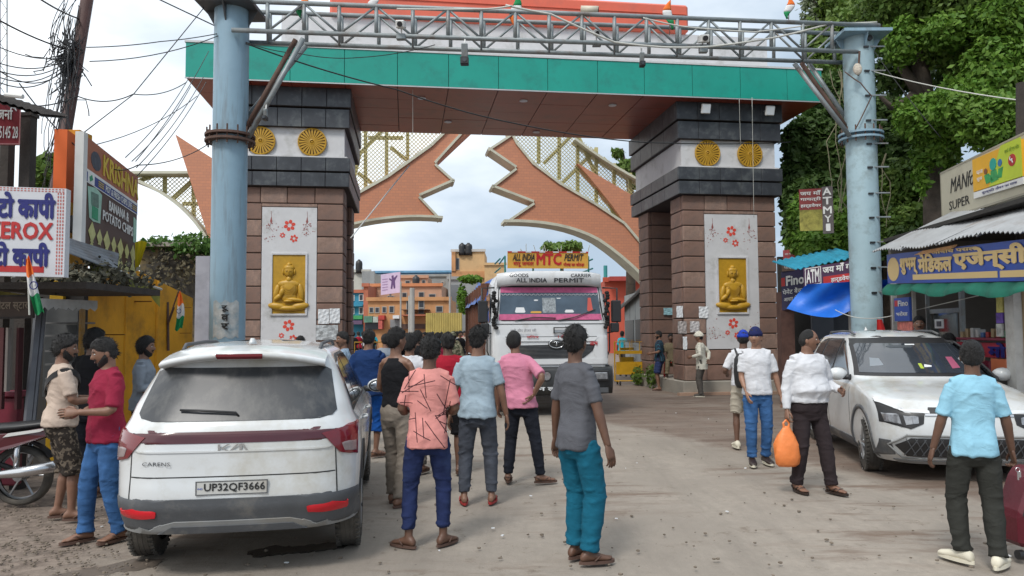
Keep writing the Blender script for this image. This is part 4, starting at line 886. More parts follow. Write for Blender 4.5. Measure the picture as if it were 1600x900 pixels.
# yellow cloth by the snack sign, debris on the stall roof
mb = MB(); P = []
for i in range(8):
    t = i/7; P.append([W(lerp(lerp(211, 230, j/8), lerp(211, 216, j/8), t), lerp(379, 421, t)-3*math.sin(PI*j/8)*(1-t), 10.7+.04*math.sin(j*2.2)) for j in range(9)])
mb.grid(P); tag(mb.build('yellow_cloth', mat('yellow_cloth', (.62, .50, .01), .8), smooth=True), 'bright yellow cloth tied at the right edge of the snack sign', 'cloth')
db = tag(leafmesh('roof_litter', [(W(150, 425, 9.2), (.5, .2, .14)), (W(95, 440, 8.4), (.5, .2, .1)), (W(180, 440, 9.6), (.5, .2, .12))], 800, .045, mat('litter', (.08, .075, .05), .9, .6, 9), None, 8), 'dried leaves and litter heaped on the stall roofs at the left', None, kind='stuff')
mb = MB(); mb.grid([[W(lerp(140, 250, j/14), lerp(405, 452, j/14)+i*(10+4*math.sin(j)), 9.3+j*.15) for j in range(15)] for i in range(3)]); tag(mb.build('green_yellow_canvas', mat('mossy_canvas', (.16, .17, .03), .9, .6, 3, dirt=(.40, .28, .02), damt=.5), smooth=True), 'mossy green and yellow canvas edge over the ochre kiosk', 'canvas')
mb = MB(); mb.tube(cable([W(184, 422, 9.3), W(252, 452, 11.5)], 0, .02), .02, 6); tag(mb.build('rope_edge', m_cablew), 'pale beaded rope along the canvas edge', 'rope')
# national flags of the stalls
def bigflag(px0, py0, px1, py1, Y, lab, bend=.0, wd=16):
    base = W(px1, py1, Y); f = thing('flag', lab, 'flag', base)
    tris = [m_tri_o, m_tri_w, m_tri_g]
    for k in range(3):
        mb = MB(); P = []
        for i in range(7):
            t = (k+i/6)/3; cx = lerp(px0, px1, t)+bend*math.sin(t*PI); cy = lerp(py0, py1, t); w_ = wd*(.35+.65*math.sin(min(1, t*1.25)*PI*.62)); P.append([W(cx+w_*(j/6-.5), cy+3*math.sin(j), Y+.03*math.sin(j*1.7+t*6)) for j in range(7)])
        mb.grid(P); mb.build('flag_band', tris[k], f, smooth=True)
    mb = MB(); c = W(lerp(px0, px1, .5), lerp(py0, py1, .5), Y-.04); mb.tube([c+Vector((.035*math.cos(2*PI*q/12), 0, .035*math.sin(2*PI*q/12))) for q in range(13)], .005, 4); mb.build('flag_wheel', m_blue, f)
    return f
f1 = bigflag(43, 402, 62, 490, 7.0, 'tricolour flag drooping in front of the white photocopy sign', -2, 15); MB().tube([W(43, 400, 7.03), W(46, 492, 7.03)], .008, 6).build('flag_stick', m_cablew, f1)
f2 = bigflag(280, 457, 279, 515, 11.9, 'tricolour flag hanging on the ochre kiosk wall', 3, 12); MB().tube([W(279, 455, 11.95), W(262, 505, 12.1)], .012, 6).build('flag_stick', m_rust, f2)
# red cart at the left edge
rc = thing('red_cart', 'battered dark red metal bin at the left edge', 'bin', (W(0, 700, 7.6).x, 7.6, 0)); pbox('bin_body', -80, 620, 30, 760, 8.3, .10, mat('battered_red', (.16, .014, .030), .5, .25, 4, dirt=(.08, .02, .02), damt=.4), rc, .02); pbox('bin_rim', -84, 611, 34, 621, 8.25, .16, mat('battered_red_rim', (.20, .02, .045), .5, .2, 4), rc, .01)
# motorbikes at the left edge
def bike(lab, P, rz, body, sc=1.0):
    b = thing('motorbike', lab, 'motorbike', P, rz); m_b = body
    for y in (0, 1.28):
        wo = bpy.data.objects.new('wheel', None); link(wo, b); wo.location = (0, y, .30); mb = MB(); n = 30
        mb.rings([[Vector((a, math.cos(2*PI*k/n)*r_, math.sin(2*PI*k/n)*r_)) for k in range(n)] for a, r_ in ((-.045, .235), (-.055, .27), (-.03, .298), (.03, .298), (.055, .27), (.045, .235))]); mb.f = mb.f[:-2]; mb.m = mb.m[:-2]; mb.build('tyre', m_tyre, wo, smooth=True, world=False)
        mb = MB(); mb.tube([(0, math.cos(2*PI*k/24)*.232, math.sin(2*PI*k/24)*.232) for k in range(25)], .014, 6, cap=False); [mb.tube([(0, 0, 0), (0, math.cos(2*PI*k/6)*.23, math.sin(2*PI*k/6)*.23)], .012, 5) for k in range(6)]; mb.tube([(-.08, 0, 0), (.08, 0, 0)], .05, 12); mb.build('rim', m_alloy, wo, world=False)
    mb = MB(); mb.rings([[Vector((a*w_, y, z+h_*b_)) for a, b_ in [(math.cos(2*PI*q/14), math.sin(2*PI*q/14)) for q in range(14)]] for y, z, w_, h_ in ((-.42, .83, .04, .02), (-.30, .82, .10, .045), (0, .79, .13, .05), (.30, .77, .13, .05), (.50, .78, .09, .05))]); mb.build('seat', m_black, b, world=False, smooth=True)
    mb = MB(); mb.rings([[Vector((a*w_, y, z+h_*b_)) for a, b_ in [(math.cos(2*PI*q/14), math.sin(2*PI*q/14)) for q in range(14)]] for y, z, w_, h_ in ((.44, .82, .06, .08), (.55, .88, .14, .12), (.78, .92, .17, .13), (.98, .90, .10, .10), (1.02, .88, .04, .05))]); mb.build('fuel_tank', m_b, b, world=False, smooth=True)
    for s_ in (-1, 1):
        MB().prism([(s_*.10, -.45, .82), (s_*.13, .0, .74), (s_*.13, .42, .72), (s_*.14, .40, .52), (s_*.14, .05, .58), (s_*.12, -.30, .70)], (s_*.03, 0, 0)).build('side_panel', m_b, b, world=False, bevel=.008)
        MB().prism([(s_*.165, -.35, .79), (s_*.165, .05, .74), (s_*.165, .10, .70), (s_*.165, -.25, .75)], (s_*.006, 0, 0)).build('panel_highlight', m_wplast, b, world=False)  # white strip paints the gloss highlight on the side panel
        MB().tube([(s_*.12, -.02, .68), (s_*.11, .0, .30)], .028, 8).build('shock_absorber', m_chrome, b, world=False, smooth=True)
        MB().tube([(s_*.09, 1.02, 1.0), (s_*.08, 1.28, .30)], .026, 8).build('fork_leg', m_chrome, b, world=False, smooth=True)
    mb = MB(); mb.tube([(-.16, .55, .36), (-.17, .2, .33), (-.18, -.10, .36), (-.18, -.45, .42)], [.022, .03, .055, .058], 12); mb.build('exhaust', m_chrome, b, world=False, smooth=True)
    mb = MB(); mb.rings([[Vector((a*w_, y, z+h_*b_)) for a, b_ in [(math.cos(2*PI*q/12), math.sin(2*PI*q/12)) for q in range(12)]] for y, z, w_, h_ in ((.40, .42, .08, .08), (.50, .45, .13, .15), (.72, .48, .14, .17), (.88, .50, .08, .10))]); mb.build('engine', m_clad, b, world=False, smooth=True)
    mb = MB(); mb.tube([(0, .95, .95), (0, .45, .72), (0, .30, .45), (0, .0, .32)], .03, 8); mb.tube([(0, 1.0, .9), (0, .75, .35), (0, .4, .32)], .025, 8); mb.build('frame', m_black, b, world=False, smooth=True)
    mb = MB(); mb.tube([(-.36, .86, 1.06), (-.2, .98, 1.06), (0, 1.02, 1.02), (.2, .98, 1.06), (.36, .86, 1.06)], .014, 8); mb.build('handlebar', m_black, b, world=False, smooth=True)
    mb = MB(); mb.ell((0, 1.12, .94), (.12, .09, .13)); mb.build('headlamp', m_lamp, b, world=False, smooth=True)
    mb = MB(); mb.ell((0, -.46, .78), (.05, .04, .04)); mb.build('tail_lamp', m_tl, b, world=False, smooth=True)
    mb = MB(); mb.grid([[Vector((s_*.06, math.cos(g_)*.34, .30+math.sin(g_)*.34)) for g_ in [.3+2.3*q/10 for q in range(11)]] for s_ in (-1, 0, 1)]); mb.build('rear_mudguard', m_black, b, world=False, smooth=True)
    mb = MB(); mb.grid([[Vector((s_*.06, 1.28+math.cos(g_)*.33, .30+math.sin(g_)*.33)) for g_ in [.4+2.2*q/10 for q in range(11)]] for s_ in (-1, 0, 1)]); mb.build('front_mudguard', m_b, b, world=False, smooth=True)
    return b
m_mar = mat('maroon_bike_paint', (.075, .008, .014), .2, .1, coat=.6)
p = gnd(70, 793); bike('maroon motorbike with black seat and silver exhaust parked at the left edge', (p.x-.30, p.y+.1, 0), math.radians(93), m_mar)
p = gnd(55, 735); bike('grey motorbike parked behind the maroon one by the dark stall', (p.x-.15, p.y+.5, 0), math.radians(80), mat('grey_bike_paint', (.20, .20, .21), .3))
# ================================================================ right side: shops, signs, trees
m_sblue = mat('sign_royal_blue', (.004, .05, .32), .4, .12, 3, dirt=(.02, .04, .12), damt=.3); m_sgold = mat('sign_pale_gold', (.62, .45, .20), .5, .05); m_cor2 = mat('galvanised_roof', (.36, .37, .38), .45, .15, 3, metal=.3, dirt=(.22, .18, .15), damt=.35)
m_counter = mat('counter_maroon', (.16, .015, .035), .5, .15); m_glass = mat('shop_glass', (.05, .06, .065), .08, .2, coat=.3)
mshop = thing('medical_shop', 'medical shop with open dark front, goods on shelves and a maroon counter on the right', 'shop', (7.2, 12, 0))
YL, YR = 13.5, 8.6
def RS(px, py, k=0): return None
# facade line from far-left end to near-right end
A_ = at(1386, 500, YL); B_ = at(1660, 500, YR); fd = Vector((B_.x-A_.x, B_.y-A_.y, 0)); FL = fd.length; fd.normalize(); fn_ = Vector((-fd.y, fd.x, 0))    # fn_ points into the shop (away from the road)
if fn_.x < 0: fn_ = -fn_
def S(u, dpt, z): return Vector((A_.x, A_.y, 0))+fd*u+fn_*dpt+Vector((0, 0, z))
def sproj(px, py, dpt=0):      # pixel -> (u, z) on the plane dpt metres into the shop
    p = onp(px, py, S(0, dpt, 0), fn_)-S(0, dpt, 0); return p.dot(fd), p.z
SR = Matrix((fd, fn_, Vector((0, 0, 1)))).transposed()
def sbox(nm, u0, u1, d0, d1, z0, z1, m, par=None, bevel=0): return MB().box(S((u0+u1)/2, (d0+d1)/2, (z0+z1)/2), (abs(u1-u0), abs(d1-d0), abs(z1-z0)), SR).build(nm, m, par or mshop, bevel=bevel)
def spx(nm, px0, py0, px1, py1, d0, th, m, par=None, bevel=0):
    u0, z1 = sproj(px0, py0, d0); u1, z0 = sproj(px1, py1, d0); return sbox(nm, u0, u1, d0, d0+th, z0, z1, m, par, bevel)
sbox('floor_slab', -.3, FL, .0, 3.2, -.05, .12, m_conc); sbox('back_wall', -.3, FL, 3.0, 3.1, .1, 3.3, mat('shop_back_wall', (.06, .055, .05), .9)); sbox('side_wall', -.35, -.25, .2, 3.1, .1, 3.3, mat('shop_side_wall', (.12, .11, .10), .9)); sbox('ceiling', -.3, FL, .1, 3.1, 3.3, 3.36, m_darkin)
# shelves with goods
rg = random.Random(21); goods = [mat('carton_%s' % n_, c, .6) for n_, c in (('white', (.38, .38, .37)), ('blue', (.04, .10, .25)), ('green', (.05, .2, .09)), ('red', (.30, .03, .03)), ('tan', (.30, .22, .12)))]
for zi in (.95, 1.35, 1.75, 2.15, 2.55):
    sbox('shelf', .2, FL-.2, 2.55, 2.98, zi, zi+.025, mat('shelf_board', (.13, .11, .09), .7)); u = .3
    while u < FL-.5:
        w_ = rg.uniform(.10, .26); h = rg.uniform(.12, .30); sbox('carton', u, u+w_, 2.62, 2.9, zi+.027, zi+.027+h, goods[rg.randrange(5)]); u += w_+rg.uniform(.02, .16)
# glazed partitions and posts seen in the opening
for px, w_, m in ((1424, 5, m_plw), (1446, 3, m_steel), (1497, 8, m_steel)): spx('partition_post', px, 452, px+w_, 560, .5, .06, m)
spx('glass_partition', 1450, 488, 1496, 540, .6, .02, m_glass); spx('partition_rail', 1446, 484, 1498, 488, .55, .04, m_steel)
spx('counter_top', 1492, 527, 1568, 533, .12, .7, m_counter, bevel=.01); spx('counter_front', 1495, 534, 1572, 560, .2, .05, mat('counter_red', (.38, .03, .05), .5, .1)); spx('counter_panel', 1548, 560, 1572, 592, .2, .05, mat('counter_orange', (.70, .20, .09), .6)); spx('counter_panel', 1490, 560, 1546, 600, .22, .05, m_counter)
uc, zc_ = sproj(1545, 558, .18); u2, z2 = sproj(1600, 536, .18); frc = Fr(S(uc, .18, zc_), fd*(u2-uc), Vector((0, 0, z2-zc_))); text('मो', frc, .02, .05, .5, .95, m_blue, mshop, .0, .01, .04)
for k in range(9):
    px = 1500+k*8; spx('goods_on_counter', px, 520-rg.uniform(0, 8), px+5, 527, .3, .1, goods[rg.randrange(5)])
spx('framed_picture', 1460, 499, 1472, 513, .3, .03, m_paper); spx('framed_picture', 1463, 502, 1469, 510, .28, .02, mat('picture_dark', (.1, .1, .12), .7))
spx('near_pillar', 1568, 450, 1590, 628, -.05, .25, m_plw); spx('near_pillar', 1594, 455, 1604, 610, .05, .2, mat('tan_pillar', (.25, .18, .10), .8, .2))
spx('poster_strip', 1556, 462, 1567, 488, -.02, .02, mat('poster_yellow', (.40, .35, .10), .8, .5, 9)); spx('poster_strip', 1556, 489, 1567, 505, -.02, .02, mat('poster_violet', (.10, .05, .25), .8, .5, 9)); spx('poster_strip', 1556, 506, 1567, 526, -.02, .02, mat('poster_white', (.35, .35, .33), .8, .5, 9))
spx('far_post', 1390, 398, 1396, 520, .0, .08, m_plw)
# Fino sign
fs_ = thing('payment_sign', 'blue upright Fino sign hanging at the far end of the medical shop', 'sign', S(.1, -.1, 2)); fu0, fz0 = sproj(1398, 502, -.1); fu1, fz1 = sproj(1420, 464, -.1)
ff = Fr(S(fu0, -.1, fz0), fd*(fu1-fu0), Vector((0, 0, fz1-fz0))); mb = MB(); ff.rect(mb, 0, 0, 1, 1, 0, .04); mb.build('board', m_sblue, fs_); text('Fino', ff, .30, .64, .95, .88, m_whl, fs_, .004, .003, .03); text('भरोसा', ff, .15, .22, .9, .42, m_whl, fs_, .004, .003, .01); mb = MB(); ff.rect(mb, .04, .64, .26, .90, .004, .004); mb.build('red_mark', m_redt, fs_)
sp2 = tag(spx('shop_poster', 1399, 505, 1420, 524, -.05, .02, mat('salmon_print', (.52, .16, .13), .8, .4, 12), None) if False else MB().box(S((fu0+fu1)/2, -.05, sproj(1410, 514, -.05)[1]), (fu1-fu0, .02, .24), SR).build('shop_poster', mat('salmon_print', (.52, .16, .13), .8, .4, 12)), 'salmon printed poster under the blue Fino sign', 'poster')
# main sign
ms_ = thing('medical_shop_sign', 'long royal blue sign with cream Hindi lettering over the medical shop', 'sign', S(2, -.3, 2.8))
u0, z0 = sproj(1387, 443, -.35); u1, z1 = sproj(1600, 439, -.35); _, zt0_ = sproj(1387, 398, -.35); _, zt1_ = sproj(1600, 373, -.35); ue = u1*1.25
o_ = S(u0, -.35, z0); r_ = S(u1, -.35, z1)-o_; mf = Fr(o_, r_, Vector((0, 0, ((zt0_-z0)+(zt1_-z1))/2))); mb = MB(); mf.rect(mb, 0, 0, 1.22, 1, 0, .08); mb.build('board', m_sblue, ms_)
mb = MB(); mf.poly(mb, [(.065+.058*math.cos(2*PI*q/28), .48+.40*math.sin(2*PI*q/28)) for q in range(28)], .006, .01); mb.build('gold_disc', m_sgold, ms_); 
mb = MB(); mf.rect(mb, .25, .10, .86, .27, .006, .01); mf.rect(mb, .875, .10, 1.2, .27, .006, .01); mb.build('gold_bar', m_sgold, ms_)
text('शुभम्', mf, .14, .30, .295, .80, m_sgold, ms_, .006, .008, .045); text('मेिडकल', mf, .31, .34, .57, .88, m_sgold, ms_, .006, .008, .045); text('एजेन्सी', mf, .59, .32, 1.02, .92, m_sgold, ms_, .006, .008, .045); text('औषिध पसल', mf, .42, .86, .74, .985, m_sgold, ms_, .006, .006, .03)
mb = MB(); mf.poly(mb, [(.28, .88), (.36, .99), (.62, 1.06), (.60, .98), (.42, .90)], .03, .02); tag(mb.build('torn_sheet', mat('torn_orange_sheet', (.55, .30, .14), .8, .3, 6)), 'torn orange sheet lying over the top edge of the blue shop sign', 'sheet')
# green scalloped awning cloth
mb = MB(); P = []
for i in range(5):
    P.append([])
    for j in range(61):
        t = j/60; sag = .10+.09*abs(math.sin(t*PI*3.2+.6)); P[-1].append(mf.p(t*1.2, -.02, .0)+Vector((0, 0, -sag*i/4))-fn_*(.10*math.sin(i/4*PI*.6)+.03*math.sin(j*.9)))
mb.grid(P); tag(mb.build('green_awning', mat('green_awning_cloth', (.005, .12, .08), .8, .2, 3), smooth=True), 'scalloped green cloth hanging below the blue medical shop sign', 'awning')
# corrugated roof sheets over it
a = S(u0-.1, -.55, zt0_+.06); b_ = S(u1*1.1, -.55, zt1_+.02); c = S(u1*1.1, .9, zt1_+.62); d = S(u0-.1, .9, zt0_+.78)
for k in range(4):
    t0, t1 = k/4, (k+1)/4+.015; n = 36; P = [[lerp(a, b_, lerp(t0, t1, j/n))+Vector((0, 0, .018*math.sin(j*PI/1.5)+.012*k+.03*math.sin(k*2.4+j*.11))), lerp(d, c, lerp(t0, t1, j/n))+Vector((0, 0, .018*math.sin(j*PI/1.5)+.012*k))] for j in range(n+1)]
    mb = MB(); mb.grid(P); mb.grid([[q-Vector((0, 0, .006)) for q in reversed(r)] for r in P])
    tag(mb.build('roof_sheet', m_cor2, smooth=True), ['corrugated roof sheet over the medical shop, farthest and lowest one', 'corrugated roof sheet over the medical shop, second from the blue post', 'corrugated roof sheet over the medical shop, third from the blue post', 'corrugated roof sheet over the medical shop, nearest the right edge'][k], 'roof sheet', 'roof sheets over the medical shop')
# cream billboard and yellow sign above
bs, bf = signboard('cream_billboard', 'long cream billboard reading MANforce SUPER above the medical shop roof', (1472, 345), (1640, 292), (1496, 270), 13, 9.4, mat('cream_vinyl', (.47, .44, .34), .6, .08, 2, dirt=(.34, .31, .24), damt=.3), .10, (mat('billboard_edge', (.30, .28, .22), .7), .03))
bf.u = at(1480, 272, 13)-at(1474, 345, 13); bf.u.x = 0; bf.u.y = 0
text('MANforce', bf, .12, .50, .50, .80, m_gap, bs, .004, .004, .0, .3); text('SUPER', bf, .10, .16, .33, .34, m_gap, bs, .004, .004, .0)
ys, yf = signboard('yellow_sign', 'yellow and green printed health sign fixed over the cream billboard', (1521, 300), (1598, 275), (1521, 250), 11.6, 10.0, mat('sign_sun_yellow', (.68, .36, .015), .5, .1, 2), .05)
yf.u = Vector((0, 0, (at(1521, 250, 11.6)-at(1521, 300, 11.6)).z*1.06))
mb = MB(); yf.poly(mb, [(.36, 0), (1, 0), (1, 1), (.62, 1)], .004, .003); mb.build('lime_field', mat('sign_lime', (.45, .55, .03), .5, .1, 2), ys)
mb = MB(); yf.rect(mb, 0, -.20, 1, -.02, .0, .05); mb.build('white_strip', m_whl, ys); text('सुरक्षित जीवन का साथ', yf, .2, -.16, .9, -.06, m_blue, ys, .006, .003, .0)
mb = MB(); yf.poly(mb, [(.83+.07*math.cos(2*PI*q/16), .50+.16*math.sin(2*PI*q/16)) for q in range(16)], .008, .004); mb.build('red_roundel', m_redt, ys); text('५', yf, .80, .42, .86, .60, m_whl, ys, .014, .003, .02)
for (x, y, r_, m, nm) in ((.46, .58, .10, mat('print_teal', (.01, .32, .25), .5), 'printed_face'), (.30, .46, .05, mat('print_brown', (.20, .07, .02), .5), 'printed_face'), (.60, .55, .06, mat('print_blue', (.03, .15, .35), .5), 'printed_face')):
    mb = MB(); yf.poly(mb, [(x+r_*.7*math.cos(2*PI*q/14), y+r_*1.7*math.sin(2*PI*q/14)) for q in range(14)], .010, .004); mb.build(nm, m, ys)
for (pts, m) in (([(.26, .36), (.36, .38), (.46, .14), (.30, .10)], 'print_green'), ([(.40, .42), (.52, .42), (.56, .12), (.40, .08)], 'print_green'), ([(.56, .40), (.66, .42), (.62, .14), (.54, .16)], 'print_green')):
    mb = MB(); yf.poly(mb, pts, .006, .004); mb.build('printed_figure', mat(m, (.03, .30, .08), .5, .3, 12), ys)
text('पहला', yf, .10, .44, .24, .56, m_whl, ys, .006, .003, .0); text('सुख', yf, .10, .24, .22, .36, m_whl, ys, .006, .003, .0); text('सबके लिए एक संदेश', yf, .70, .72, .97, .86, mat('print_olive', (.2, .3, .02), .5), ys, .008, .003, .0)
MB().tube([at(1594, 340, 10.5), at(1594, 128, 10.5)], .06, 8).build('roof_post', m_steel, ys) if False else tag(MB().tube([at(1596, 380, 10.6), at(1596, 130, 10.6)], .07, 8).build('grey_post', m_wood), 'dark post standing behind the yellow sign at the right edge', 'post')
# the second row of shops by the gate tower
hs = thing('hardware_shop', 'dark hardware shop front with a blue corrugated eave between tower and blue post', 'shop', (at(1290, 500, 17).x, 17, 0))
pbox2 = lambda nm, px0, py0, px1, py1, Y, dp, m, par, bevel=0: pbox(nm, px0, py0, px1, py1, Y, dp, m, par, bevel)
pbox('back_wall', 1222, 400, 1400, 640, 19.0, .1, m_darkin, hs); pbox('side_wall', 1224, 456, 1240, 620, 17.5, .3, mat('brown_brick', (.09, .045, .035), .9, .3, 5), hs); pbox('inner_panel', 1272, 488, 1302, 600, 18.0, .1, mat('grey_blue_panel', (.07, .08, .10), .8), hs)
pbox('white_column', 1333, 395, 1340, 520, 15.6, .2, m_plw, hs); pbox('shutter', 1303, 490, 1332, 600, 18.2, .1, mat('dark_shutter', (.03, .035, .045), .6), hs)
mb = MB(); n = 40; A, B = at(1244, 421, 16.2), at(1345, 400, 15.2); C_, D = A+Vector((-.1, 1.2, .28)), B+Vector((0, 1.2, .28)); P = [[lerp(A, B, j/n)+Vector((0, 0, .022*math.sin(j*1.6))), lerp(C_, D, j/n)+Vector((0, 0, .022*math.sin(j*1.6)))] for j in range(n+1)]; mb.grid(P); mb.grid([[q-Vector((0, 0, .01)) for q in reversed(r)] for r in P]); mb.build('blue_eave', mat('turquoise_sheet', (.02, .24, .36), .5, .2, 4), hs, smooth=True)
hsn, hf = signboard('hardware_sign', 'dark violet sign reading ATM and red Hindi lettering under the turquoise eave', (1256, 450), (1345, 438), (1256, 419), 16.0, 15.1, mat('sign_plum', (.055, .018, .06), .5, .2, 3), .06)
mb = MB(); hf.rect(mb, .36, 0, 1, .42, .004, .003); mb.build('red_field', m_redt, hsn); mb = MB(); hf.rect(mb, .03, .10, .03+.012, .96, .004, .004); hf.rect(mb, .31, .10, .322, .96, .004, .004); hf.rect(mb, .03, .10, .32, .14, .006, .004); hf.rect(mb, .03, .92, .32, .96, .006, .004); mb.build('white_outline', m_whl, hsn)
text('ATM', hf, .06, .22, .29, .86, m_whl, hsn, .006, .004, .04); text('जय माँ गायत्री', hf, .36, .48, 1.15, .97, m_whl, hsn, .008, .004, .03); text('हार्डवेयर', hf, .50, .04, .85, .36, m_whl, hsn, .008, .004, .02)
fn2, f2f = signboard('bank_sign', 'dark navy Fino sign with white small print beside the gate tower', (1222, 485), (1258, 480), (1222, 425), 17.5, 17.3, mat('sign_navy_dark', (.02, .015, .06), .5), .05)
text('Fino', f2f, .22, .62, .98, .86, m_whl, fn2, .004, .004, .05); text('पेमेंट बैंक', f2f, .05, .40, .9, .54, m_whl, fn2, .004, .003, .01); text('आधार सेवा', f2f, .1, .22, .8, .34, m_whl, fn2, .004, .003, .01); mb = MB(); f2f.rect(mb, .0, .62, .16, .84, .004, .003); mb.build('red_mark', m_redt, fn2)
sr, srf = signboard('small_red_sign', 'small faded red sign high beside the gate tower', (1224, 412), (1250, 410), (1224, 391), 17.5, 17.4, mat('faded_red_sign', (.34, .05, .055), .6, .3, 8), .05); text('जय माँ गायत्री', srf, .1, .55, .9, .8, m_whl, sr, .004, .003, .0); text('हार्डवेयर', srf, .25, .2, .75, .42, m_whl, sr, .004, .003, .0)
sr2, srf2 = signboard('pale_notice_board', 'dim board with brown lettering below the small red sign', (1222, 424), (1250, 422), (1222, 412), 17.45, 17.35, mat('dim_board', (.12, .08, .06), .8, .3, 8), .04); text('यादव', srf2, .1, .2, .7, .8, m_whl, sr2, .004, .003, .0)
# sign in the trees
tv, tvf = signboard('hardware_pole_sign', 'weathered red sign with Hindi lettering and yellow lower half among the creepers', (1250, 361), (1286, 360), (1250, 296), 16.4, 16.2, mat('weathered_yellow_board', (.30, .27, .06), .8, .5, 9, dirt=(.10, .14, .03), damt=.5), .06)
mb = MB(); tvf.rect(mb, 0, .50, 1, 1, .004, .003); mb.build('red_field', mat('weathered_red', (.22, .035, .035), .7, .2, 5), tv)
for i, s_ in enumerate(('जय माँ', 'गायत्री', 'हार्डवेयर')): text(s_, tvf, .06, .85-.155*i, .95, .96-.155*i, m_whl, tv, .008, .004, .02)
av, avf = signboard('atm_sign', 'upright grey sign with white stacked letters ATM among the creepers', (1286, 365), (1303, 364), (1286, 292), 16.1, 16.0, mat('weathered_grey_board', (.10, .085, .085), .7, .3, 6), .06)
for i, ch in enumerate('ATM'): text(ch, avf, .1, .82-.20*i, .85, .97-.20*i, m_whl, av, .006, .005, .04)
text('ए', avf, .2, .24, .8, .38, m_whl, av, .006, .005, .03) if False else text('Y', avf, .2, .24, .8, .38, m_whl, av, .006, .005, .03); text('I', avf, .35, .05, .65, .20, m_whl, av, .006, .005, .03)
# blue tarpaulin
mb = MB(); P = []; n = 26
for i in range(13):
    v = i/12; P.append([])
    for j in range(n+1):
        t = j/n; x = lerp(lerp(1262, 1229, v**.8), lerp(1400, 1400, v), t); ytop = lerp(444, 436, t); ybot = 482+14*math.sin(PI*min(1, t*1.25))-30*max(0, t-.45)/.55; P[-1].append(at(x, lerp(ytop, ybot, v), 15.6-.9*t+.3*math.sin(v*2.5)+.05*math.sin(t*14+v*5)))
mb.grid(P); tag(mb.build('blue_tarpaulin', mat('bright_blue_tarp', (.008, .14, .62), .45, .12, 3, .25, 12), smooth=True), 'bright blue tarpaulin slung from the hardware sign behind the blue post', 'tarpaulin')
rc_ = thing('red_cloth', 'red cloth hanging on the cord beside the right blue post', 'cloth', at(1374, 515, 13.9)); mb = MB(); mb.grid([[at(1370+j*2.0*(1+i*.2), 499+i*5, 13.9+.03*math.sin(j*2)) for j in range(5)] for i in range(5)]); mb.build('cloth_fold', mat('signal_red_cloth', (.45, .01, .01), .8), rc_, smooth=True)
# ---------------------------------------------------------------- trees on the right
def PB(px, py, Y, rx, ry, rd=None): return (at(px, py, Y), (rx*Y/FPX, rd or rx*Y/FPX*.8, ry*Y/FPX))
def tree(lab, base, trunk, limbs, crowns, seed, group=None):
    t = thing('tree', lab, 'tree', base, 0, group); mb = MB(); mb.tube(trunk[0], trunk[1], 10); mb.build('trunk', m_bark, t, smooth=True)
    for l_ in limbs: MB().tube(l_[0], l_[1], 8).build('limb', m_bark, t, smooth=True)
    for i, (blobs, n, size, m, kw) in enumerate(crowns): leafmesh('crown', blobs, n, size, m, t, seed+i, **kw)['kind'] = 'stuff'
    return t
gB = lambda px, Y: Vector((at(px, 500, Y).x, Y, 0))
b0 = gB(1466, 15.5)
tree('creeper covered tree with a bare pale trunk rising behind the cream billboard', b0, ([b0, at(1466, 420, 15.5), at(1462, 300, 15.5), at(1456, 225, 15.6), at(1440, 120, 16), at(1425, 20, 16.5)], [.30, .27, .24, .22, .18, .12]),
     [([at(1455, 225, 15.6), at(1500, 120, 16), at(1540, 20, 16)], [.16, .12, .07]), ([at(1445, 160, 15.8), at(1400, 90, 16), at(1370, 30, 16)], [.13, .09, .05]), ([at(1460, 260, 15.6), at(1520, 200, 15.5), at(1590, 150, 15)], [.13, .09, .05]), ([at(1440, 140, 16), at(1395, 170, 15.6), at(1375, 150, 15.6)], [.1, .07, .04])],
     [([PB(1570, 110, 14.5, 60, 70), PB(1410, 65, 15.5, 28, 40), PB(1580, 30, 14.5, 60, 40), PB(1520, 150, 14.8, 55, 35), PB(1455, 190, 15, 30, 30), PB(1480, 50, 15, 40, 30)], 17000, .062, lf_bright, {'shell': .35}), ([PB(1500, 60, 15.8, 75, 60), PB(1415, 20, 16, 60, 40), PB(1440, -10, 16, 110, 40), PB(1540, 0, 15.2, 90, 60), PB(1540, 140, 15.4, 60, 50)], 15000, .07, lf_mid, {'shell': .3}),
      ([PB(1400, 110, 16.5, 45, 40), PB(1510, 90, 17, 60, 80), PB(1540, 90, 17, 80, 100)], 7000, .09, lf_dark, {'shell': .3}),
      ([PB(1500, 175, 14.4, 60, 40), PB(1440, 185, 14.6, 42, 35), PB(1560, 190, 13.8, 60, 45), PB(1465, 225, 14.8, 30, 35), PB(1440, 250, 15, 12, 60), PB(1487, 250, 14.9, 12, 50)], 17000, .058, lf_bright, {})], 30)
b1 = gB(1395, 19)
tree('dense dark tree hung with creepers directly behind the right blue post', b1, ([b1, at(1395, 300, 19), at(1398, 150, 19)], [.32, .26, .15]), [([at(1396, 250, 19), at(1420, 160, 19), at(1440, 100, 19)], [.14, .1, .05]), ([at(1396, 260, 19), at(1350, 180, 19), at(1320, 110, 19)], [.14, .1, .05])],
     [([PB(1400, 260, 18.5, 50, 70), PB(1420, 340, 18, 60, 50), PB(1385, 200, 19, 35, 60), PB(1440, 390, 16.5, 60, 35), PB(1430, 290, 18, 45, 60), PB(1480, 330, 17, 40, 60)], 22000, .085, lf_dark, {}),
      ([PB(1400, 375, 17, 50, 25), PB(1430, 350, 16.8, 40, 30), PB(1410, 300, 17.6, 30, 50)], 5000, .08, lf_mid, {})], 40)
b2 = gB(1285, 24)
